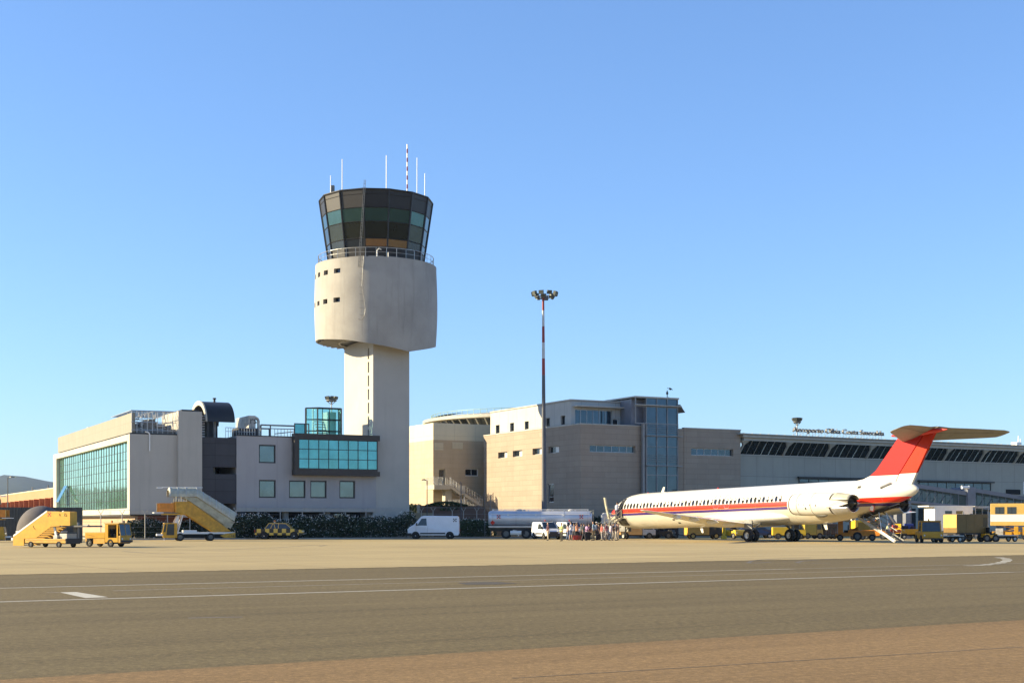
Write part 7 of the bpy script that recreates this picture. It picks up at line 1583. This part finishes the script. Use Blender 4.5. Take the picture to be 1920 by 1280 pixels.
def cart(loc, rz, label, col, box, L=3., W=1.7, z0=.62, h=1.4, name='ground_power_unit', cat='power unit', grill=True, wr=.36, hub='rim_dark', end=None):
    e = empty(name, loc, rz, label, cat); b = MB(); b.box(-L / 2, L / 2, -W / 2, W / 2, z0, z0 + h); bd = b.build('housing', box, e, bevel=.04)
    if end: b = MB(); b.box(-L / 2 - .02, -L / 2 - .002, -W / 2 + .03, W / 2 - .03, z0 + .45, z0 + h - .03); b.build('lit_end_sheet', end, bd)  # pale sheet that paints sunlight onto the end of the housing
    b = MB(); b.box(-L / 2 - .1, L / 2 + .1, -W / 2 + .05, W / 2 - .05, z0 - .14, z0 - .002); b.tube((L / 2, 0, z0 - .1), (L / 2 + .9, 0, .3), .04, 6); b.build('chassis', 'dark', e)
    b = MB()
    for k in range(3): x = -L / 2 + L * (k + .08) / 3.6; b.box(x, x + L / 3.9, -W / 2 - .012, -W / 2 - .002, z0 + .12, z0 + h - .12)
    b.build('door_panel', box, bd, bevel=.004)
    if grill:
        b = MB()
        for k in range(9): z = z0 + h * .35 + k * h * .055; b.box(L / 2 - .52, L / 2 - .08, -W / 2 - .03, -W / 2 - .002, z, z + .045)
        b.build('louvre', 'grille', bd)
    b = MB(); b.tube((-.2, .1, z0 + h), (-.2, .1, z0 + h + .22), .05, 8); b.box(.3, .6, -.2, .1, z0 + h, z0 + h + .06); b.build('exhaust', 'pipe', bd)
    for x in (-L * .3, L * .3):
        for y in (-W / 2 + .12, W / 2 - .12): wheel(e, x, y, wr, .2, hub)
    return e
cart(at(1810.5, 124.5), R(20), 'big boxy ground power unit, its sunlit end and shaded front painted in two yellows, right of the cab tug', 'yellow', M('shaded_yellow', (.17, .10, .02), .5, 0, .15), 3.35, 1.9, .80, 1.66, wr=.38, end='cream_yellow')  # front shade put into a darker copy of the same yellow
tug(at(1852.5, 124), R(12), 'low yellow tug hitched to the right of the power unit', cab=False, L=1.3, W=1.1, low=.75)
def dolly(loc, rz, label, L=2.6, W=1.4, col='duct', name='cart', load=None):
    e = empty(name, loc, rz, label, 'cart'); b = MB(); b.box(-L / 2, L / 2, -W / 2, W / 2, .5, .6); b.build('deck', col, e, bevel=.015); b = MB(); b.box(-L / 2 + .2, L / 2 - .2, -.3, .3, .34, .498); b.tube((L / 2, 0, .5), (L / 2 + .8, 0, .3), .03, 6); b.build('frame', 'dark', e)
    for x in (-L * .36, L * .36):
        for y in (-W / 2 + .1, W / 2 - .1): wheel(e, x, y, .24, .13, 'rim')
    return e
dolly(at(1775, 122.5), R(14), 'empty flat dolly with pale wheels between the cab tug and the power unit'); dolly(at(1880, 126), R(8), 'low flat cart trailing behind the small tug, in front of the high-lift truck', 2.4)
# baggage cart with luggage
bc = dolly(at(1706, 146), R(10), 'yellow sided luggage cart right of the rear stair', 2.7, 1.5, 'yellow'); b = MB(); b.box(-1.35, 1.35, -.78, -.73, .6, 1.05); b.box(-1.35, -1.3, -.72, .75, .6, 1.6); b.box(1.3, 1.35, -.72, .75, .6, 1.3); b.build('side_board', 'yellow', bc)
suitcase(1704, 0, (.04, .07, .28), 'blue bag on top of the yellow luggage cart', .95, .75, .86, 146, 0); suitcase(1697, 0, (.02, .025, .05), 'dark bag on the yellow luggage cart', .6, .55, .86, 145.8, .1); suitcase(1711, 0, (.03, .03, .04), 'dark case at the right end of the yellow luggage cart', .6, .5, .86, 146, .2)
b2 = dolly(at(1679, 144), R(10), 'low cart piled with red bags by the ground workers', 2.0, 1.2, 'dark')
for q, (px, c, lb, z, w) in enumerate(((1675, (.42, .07, .03), 'red bag on the low cart, left', .6, .6), (1682.5, (.45, .10, .05), 'orange red bag on the low cart, right', .6, .7), (1678, (.30, .04, .04), 'dark red bag on top of the other red bags', 1.05, .6))): suitcase(px, 0, c, lb, w, .42, z, 143.9, .1 * q)
# high-lift truck at the right edge
def highlift():
    e = empty('high_lift_truck', at(1857, 137), R(-20), 'raised pale yellow lift truck with a white band and two windows, at the right edge', 'lift truck'); k = 137 / F; W = 2.3; L = 4.9; z = lambda py: CAMZ + (HOR - py) * k
    def bx(a, b_, y0, y1, c, d, name, mat, par=e, bv=.02): m_ = MB(); m_.box(a, b_, y0, y1, c, d); return m_.build(name, mat, par, bevel=bv)
    b = MB(); b.box(0, L, 0, W, z(985), z(943.5)); bd = b.build('lift_body', 'cream_yellow', e, bevel=.04)
    bx(.003, L, -.012, -.002, z(977.5), z(964), 'white_band', 'white_paint', bd, 0); bx(-.014, -.002, .0, W, z(977.5), z(964), 'white_band', 'white_paint', bd, 0)
    for a in (1865.2, 1886): x = (a - 1857) * k * 1.02; m_ = MB(); m_.box(x, x + .84, -.02, -.003, z(963), z(950)); w = m_.build('window', 'car_glass', bd, bevel=.006); m_ = MB(); m_.box(x + .4, x + .44, -.028, -.021, z(963), z(950)); m_.build('window_bar', 'dark', w)
    t = text_mesh('ambulift', .16, .002, 'lettering', 'pipe', bd); bpy.data.objects.remove(t)
    b = MB(); b.box(.1, L, .3, W - .3, .55, .85); b.build('chassis', 'yellow', e)
    for y in (.2, W - .3):
        b = MB(); b.add([(1.0, y, .85), (1.25, y, .85), (3.6, y, z(986)), (3.3, y, z(986)), (1.0, y + .1, .85), (1.25, y + .1, .85), (3.6, y + .1, z(986)), (3.3, y + .1, z(986))], [(0, 1, 2, 3), (7, 6, 5, 4), (0, 4, 5, 1), (3, 2, 6, 7), (1, 5, 6, 2), (0, 3, 7, 4)]); b.add([(3.6, y + .12, .85), (3.3, y + .12, .85), (1.0, y + .12, z(986)), (1.3, y + .12, z(986)), (3.6, y + .2, .85), (3.3, y + .2, .85), (1.0, y + .2, z(986)), (1.3, y + .2, z(986))], [(0, 1, 2, 3), (7, 6, 5, 4), (0, 4, 5, 1), (3, 2, 6, 7), (1, 5, 6, 2), (0, 3, 7, 4)]); b.build('scissor_arm', 'yellow', e)
    bx(.5, 1.2, -.05, .2, .5, 1.15, 'battery_box', 'duct'); bx(1.4, 2.0, -.05, .2, .45, .8, 'tool_box', 'yellow'); bx(2.2, 2.6, -.1, .1, .3, 1.35, 'outrigger', 'yellow'); bx(3.0, 4.6, 0, W, .5, 1.30, 'cab', 'yellow')
    for x in (.55, 3.3):
        for y in (.15, W - .15): wheel(e, x, y, .42, .28, 'cream_yellow' if False else 'rim_dark')
highlift()
def crew_bus():
    e = empty('white_bus', at(1747, 140), R(10), 'white bus with dark side windows behind the power unit', 'bus'); k = 140 / F; z = lambda py: CAMZ + (HOR - py) * k; L = 4.5
    b = MB(); b.box(.3, L, 0, 2.3, .45, z(948)); bd = b.build('body', 'white_paint', e, bevel=.06)
    b = MB(); b.box(-.35, L + .02, -.03, 2.33, z(949.5), z(947.3)); b.build('roof', 'white_paint', e, bevel=.02)
    for a in (1.45, 2.65): m_ = MB(); m_.box(a, a + .75, -.014, -.002, z(963), z(957.2)); m_.build('window', 'car_glass', bd)
    b = MB(); b.box(.3, L, -.012, -.002, .6, .9); b.build('side_trim', 'pipe', bd)
    for x in (1.0, 3.7):
        for y in (.15, 2.15): wheel(e, x, y, .42, .25)
crew_bus()
b = empty('canopy_shelter', at(1829, 141), R(10), 'small grey framed shelter between the white bus and the lift truck', 'shelter'); m_ = MB(); k_ = 141 / F
for x in (0, 1.4): m_.tube((x, 0, 0), (x, 0, 3.2), .05, 6); m_.tube((x, 1.2, 0), (x, 1.2, 3.2), .05, 6)
m_.box(-.1, 1.5, -.1, 1.3, 3.2, 3.4); m_.build('frame', 'duct', b); m_ = MB(); m_.box(.1, 1.3, 1.2, 1.25, 1.6, 3.0); m_.build('glazing', 'glass_blue', b); m_ = MB(); m_.box(.05, 1.35, .1, 1.1, .2, 1.5); m_.build('cabinet', 'duct', b)
# belt loader under the tail
def belt_loader():
    e = empty('belt_loader', at(1566, 131.5), R(-14), 'orange belt loader with an open cab, under the tail of the airliner', 'belt loader'); W = 1.7
    b = MB(); b.prism([(0, .42), (0, .62), (1.2, .66), (1.2, 1.0), (3.6, .95), (3.75, .45)], 'y', 0, W); b.build('body', 'orange', e, bevel=.03)
    b = MB(); b.wall(lambda u, d, z: (u, d, z), .25, 1.45, .66, 2.0, .05, [(.72, 1.3, .75, 1.85)]); b.wall(lambda u, d, z: (u, W * .6 + d, z), .25, 1.45, .66, 2.0, .05, [(.72, 1.3, .75, 1.85)]); b.box(.2, 1.5, -.04, W * .6 + .08, 2.0, 2.06); b.build('cab', 'orange', e)
    b = MB(); b.box(.8, 1.2, .2, .8, .8, 1.0); b.box(1.15, 1.25, .2, .8, 1.0, 1.5); b.build('seat', 'interior', e)
    b = MB(); b.prism([(-.2, .30), (-.2, .42), (3.9, 1.95), (4.3, 1.95), (4.3, 1.75), (.2, .28)], 'y', W * .62, W + .12); b.build('conveyor', 'olive', e, bevel=.02); b = MB(); b.prism([(-.15, .43), (3.9, 1.96), (3.9, 2.0), (-.15, .47)], 'y', W * .64, W + .08); b.build('belt', 'tyre', e)
    b = MB(); b.box(2.1, 3.2, .1, .95, 1.0, 1.75); b.build('engine_cover', M('dirty_orange_cover', (.45, .27, .05), .6, 0, .2), e, bevel=.04)
    b = MB()
    for x in (-.9, -.45, 0): b.box(x, x + .06, .1, W - .1, .5, 1.25)
    b.box(-1.2, .2, .1, W - .1, .42, .5); b.box(-1.2, .1, .1, .16, 1.15, 1.25); b.build('front_rack', 'pipe', e)
    for x, r in ((.45, .30), (2.05, .42), (3.4, .32)):
        for y in (.02, W - .02): wheel(e, x, y, r, .24, 'rim_dark')
belt_loader()
e = cart(at(1608, 139), R(10), 'bright yellow box unit behind the belt loader', 'lemon', 'lemon', 1.05, 1.2, 1.1, .85, 'yellow_unit', 'power unit', grill=False, wr=.3)
# vehicles seen under the belly
def small_truck(px0, px1, D, rz, label, col, back, H=1.1, name='service_truck', hub='rim_dark', cat='truck', cabH=1.7, W=1.7):
    L = (px1 - px0) / F * D / math.cos(rz); e = empty(name, at(px0, D), rz, label, cat); b = MB(); b.box(0, L * .62, 0, W, .42, H); b.build('load_body', back, e, bevel=.03)
    b = MB(); b.prism([(L * .63, .38), (L * .63, cabH), (L * .86, cabH), (L * .95, 1.05), (L, .95), (L, .38)], 'y', .02, W - .02); cb = b.build('cab', col, e, bevel=.05); b = MB(); b.prism([(L * .67, 1.0), (L * .67, cabH - .12), (L * .84, cabH - .12), (L * .92, 1.0)], 'y', .005, .018); b.build('side_window', 'car_glass', cb)
    b = MB(); b.box(0, L, .1, W - .1, .3, .42); b.build('chassis', 'dark', e)
    for x in (L * .16, L * .82):
        for y in (.06, W - .06): wheel(e, x, y, .32, .2, hub)
    return e
small_truck(1163, 1230, 148.5, R(4), 'pale orange service truck with a grey rear box, behind the nose gear', 'truck_grey', M('faded_orange', (.62, .36, .12), .5, 0, .12), 1.45, cabH=1.55, name='service_truck')
tug(at(1243, 150), R(-20), 'dark baggage tug with large wheels under the forward fuselage', 'dark', cab=False, L=2.4, W=1.4, rim='rim_dark')
cart(at(1259, 152), R(5), 'dark covered cart right of the dark tug', 'dark', 'dark', 1.3, 1.3, .5, 1.0, 'covered_cart', 'cart', False, .25)
small_truck(1289, 1356, 146, R(5), 'orange yellow flat service truck with cream wheel hubs under the wing tip', 'brown_frame', M('warm_yellow', (.62, .33, .06), .5, 0, .12), 1.5, hub='cream_yellow', cabH=1.5)
m_ = MB(); m_.box(0, .3, 0, .3, 0, 1.75); m_.box(-.1, .42, -.1, .42, 0, .35); o_ = m_.build('bollard_post', 'lemon', None, bevel=.03); o_.location = at(1355, 144.5); tag(o_, 'bright yellow post between the orange truck and the lemon tug', 'post')
tug(at(1376, 147), R(-60), 'lemon yellow open tug just left of the near main wheels', 'lemon', cab=False, L=2.3, W=1.4)
def blue_car():
    e = empty('parked_car', at(1419, 152), R(6), 'dark blue hatchback parked behind the main wheels', 'car'); hw = lambda x, z: .82 - .25 * max(0, z - .9)
    b = shell([(-1.95, .35), (-1.98, .85), (-1.75, 1.0), (-1.3, 1.40), (-.9, 1.47), (.3, 1.46), (.95, 1.0), (1.75, .85), (1.95, .68), (1.97, .35)], hw); bd = b.build('body', 'blue_car', e, bevel=.05); b = sidepoly([(-1.55, 1.0), (-1.2, 1.36), (.25, 1.38), (.75, 1.0)], hw, .01); b.build('side_window', 'car_glass', bd, recalc=False)
    b = MB(); b.add([(.36, -.6, 1.43), (.36, .6, 1.43), (.96, .72, 1.02), (.96, -.72, 1.02)], [(0, 1, 2, 3)]); b.build('windscreen', 'car_glass', bd, recalc=False)
    for y in (-.6, .6): b = MB(); b.box(1.88, 1.99, y - .14, y + .14, .62, .76); b.build('headlight', 'headlight', e)
    for x in (-1.2, 1.22):
        for y in (-.76, .76): wheel(e, x, y, .30, .19)
blue_car()
small_truck(1449, 1510, 143.5, R(-6), 'lemon yellow pickup behind the far main wheels', 'lemon', 'lemon', 1.25, cabH=1.75)
small_truck(1509, 1545, 146, R(8), 'olive yellow van right of the far main wheels', 'olive', M('olive_van', (.42, .30, .04), .45, 0, .1), 1.85, cabH=1.8, name='yellow_van', cat='van')
cart(at(1554, 147), R(6), 'dark rack cart left of the belt loader', 'dark', M('dark_brown_rack', (.07, .045, .03), .7, 0, .3), 1.5, 1.3, .5, 1.1, 'rack_cart', 'cart', True, .26)
tug(at(1640, 143), R(160), 'dull orange tug partly behind the rear stair', 'orange', cab=True, L=2.6, W=1.5, H=1.8)
# ------------------------------------------------------------------ pieces of one kind that stand apart become parts of their own
def split_loose(o, most=16):
    me = o.data; n = len(me.vertices); par = list(range(n))
    def find(a):
        while par[a] != a: par[a] = par[par[a]]; a = par[a]
        return a
    for f in me.polygons:
        r = find(f.vertices[0])
        for v in f.vertices[1:]: par[find(v)] = r
    roots = sorted({find(f.vertices[0]) for f in me.polygons})
    if not 1 < len(roots) <= most: return
    for k, r in enumerate(roots):
        fs = [f for f in me.polygons if find(f.vertices[0]) == r]; idx = sorted({v for f in fs for v in f.vertices}); mp = {v: i for i, v in enumerate(idx)}
        m2 = bpy.data.meshes.new(o.name.split('.')[0]); m2.from_pydata([me.vertices[i].co[:] for i in idx], [], [[mp[v] for v in f.vertices] for f in fs])
        for m_ in me.materials: m2.materials.append(m_)
        for p, f in zip(m2.polygons, fs): p.material_index = f.material_index; p.use_smooth = f.use_smooth
        if k == 0: o_new = o; first = m2
        else: o_new = o.copy(); COL.objects.link(o_new); o_new.data = m2
    o.data = first
for o in [o for o in COL.objects if o.type == 'MESH' and o.parent and not o.children and o.name.split('.')[0] in
          ('leg', 'roof_vent', 'cab_cladding', 'post', 'vault_support', 'side_trim', 'bumper', 'guard_panel', 'canopy_post', 'canopy_side', 'guard_post', 'flap_fairing', 'roof_gear', 'service_door', 'vent_grille', 'side_window', 'stair_post', 'stem')]:
    split_loose(o)
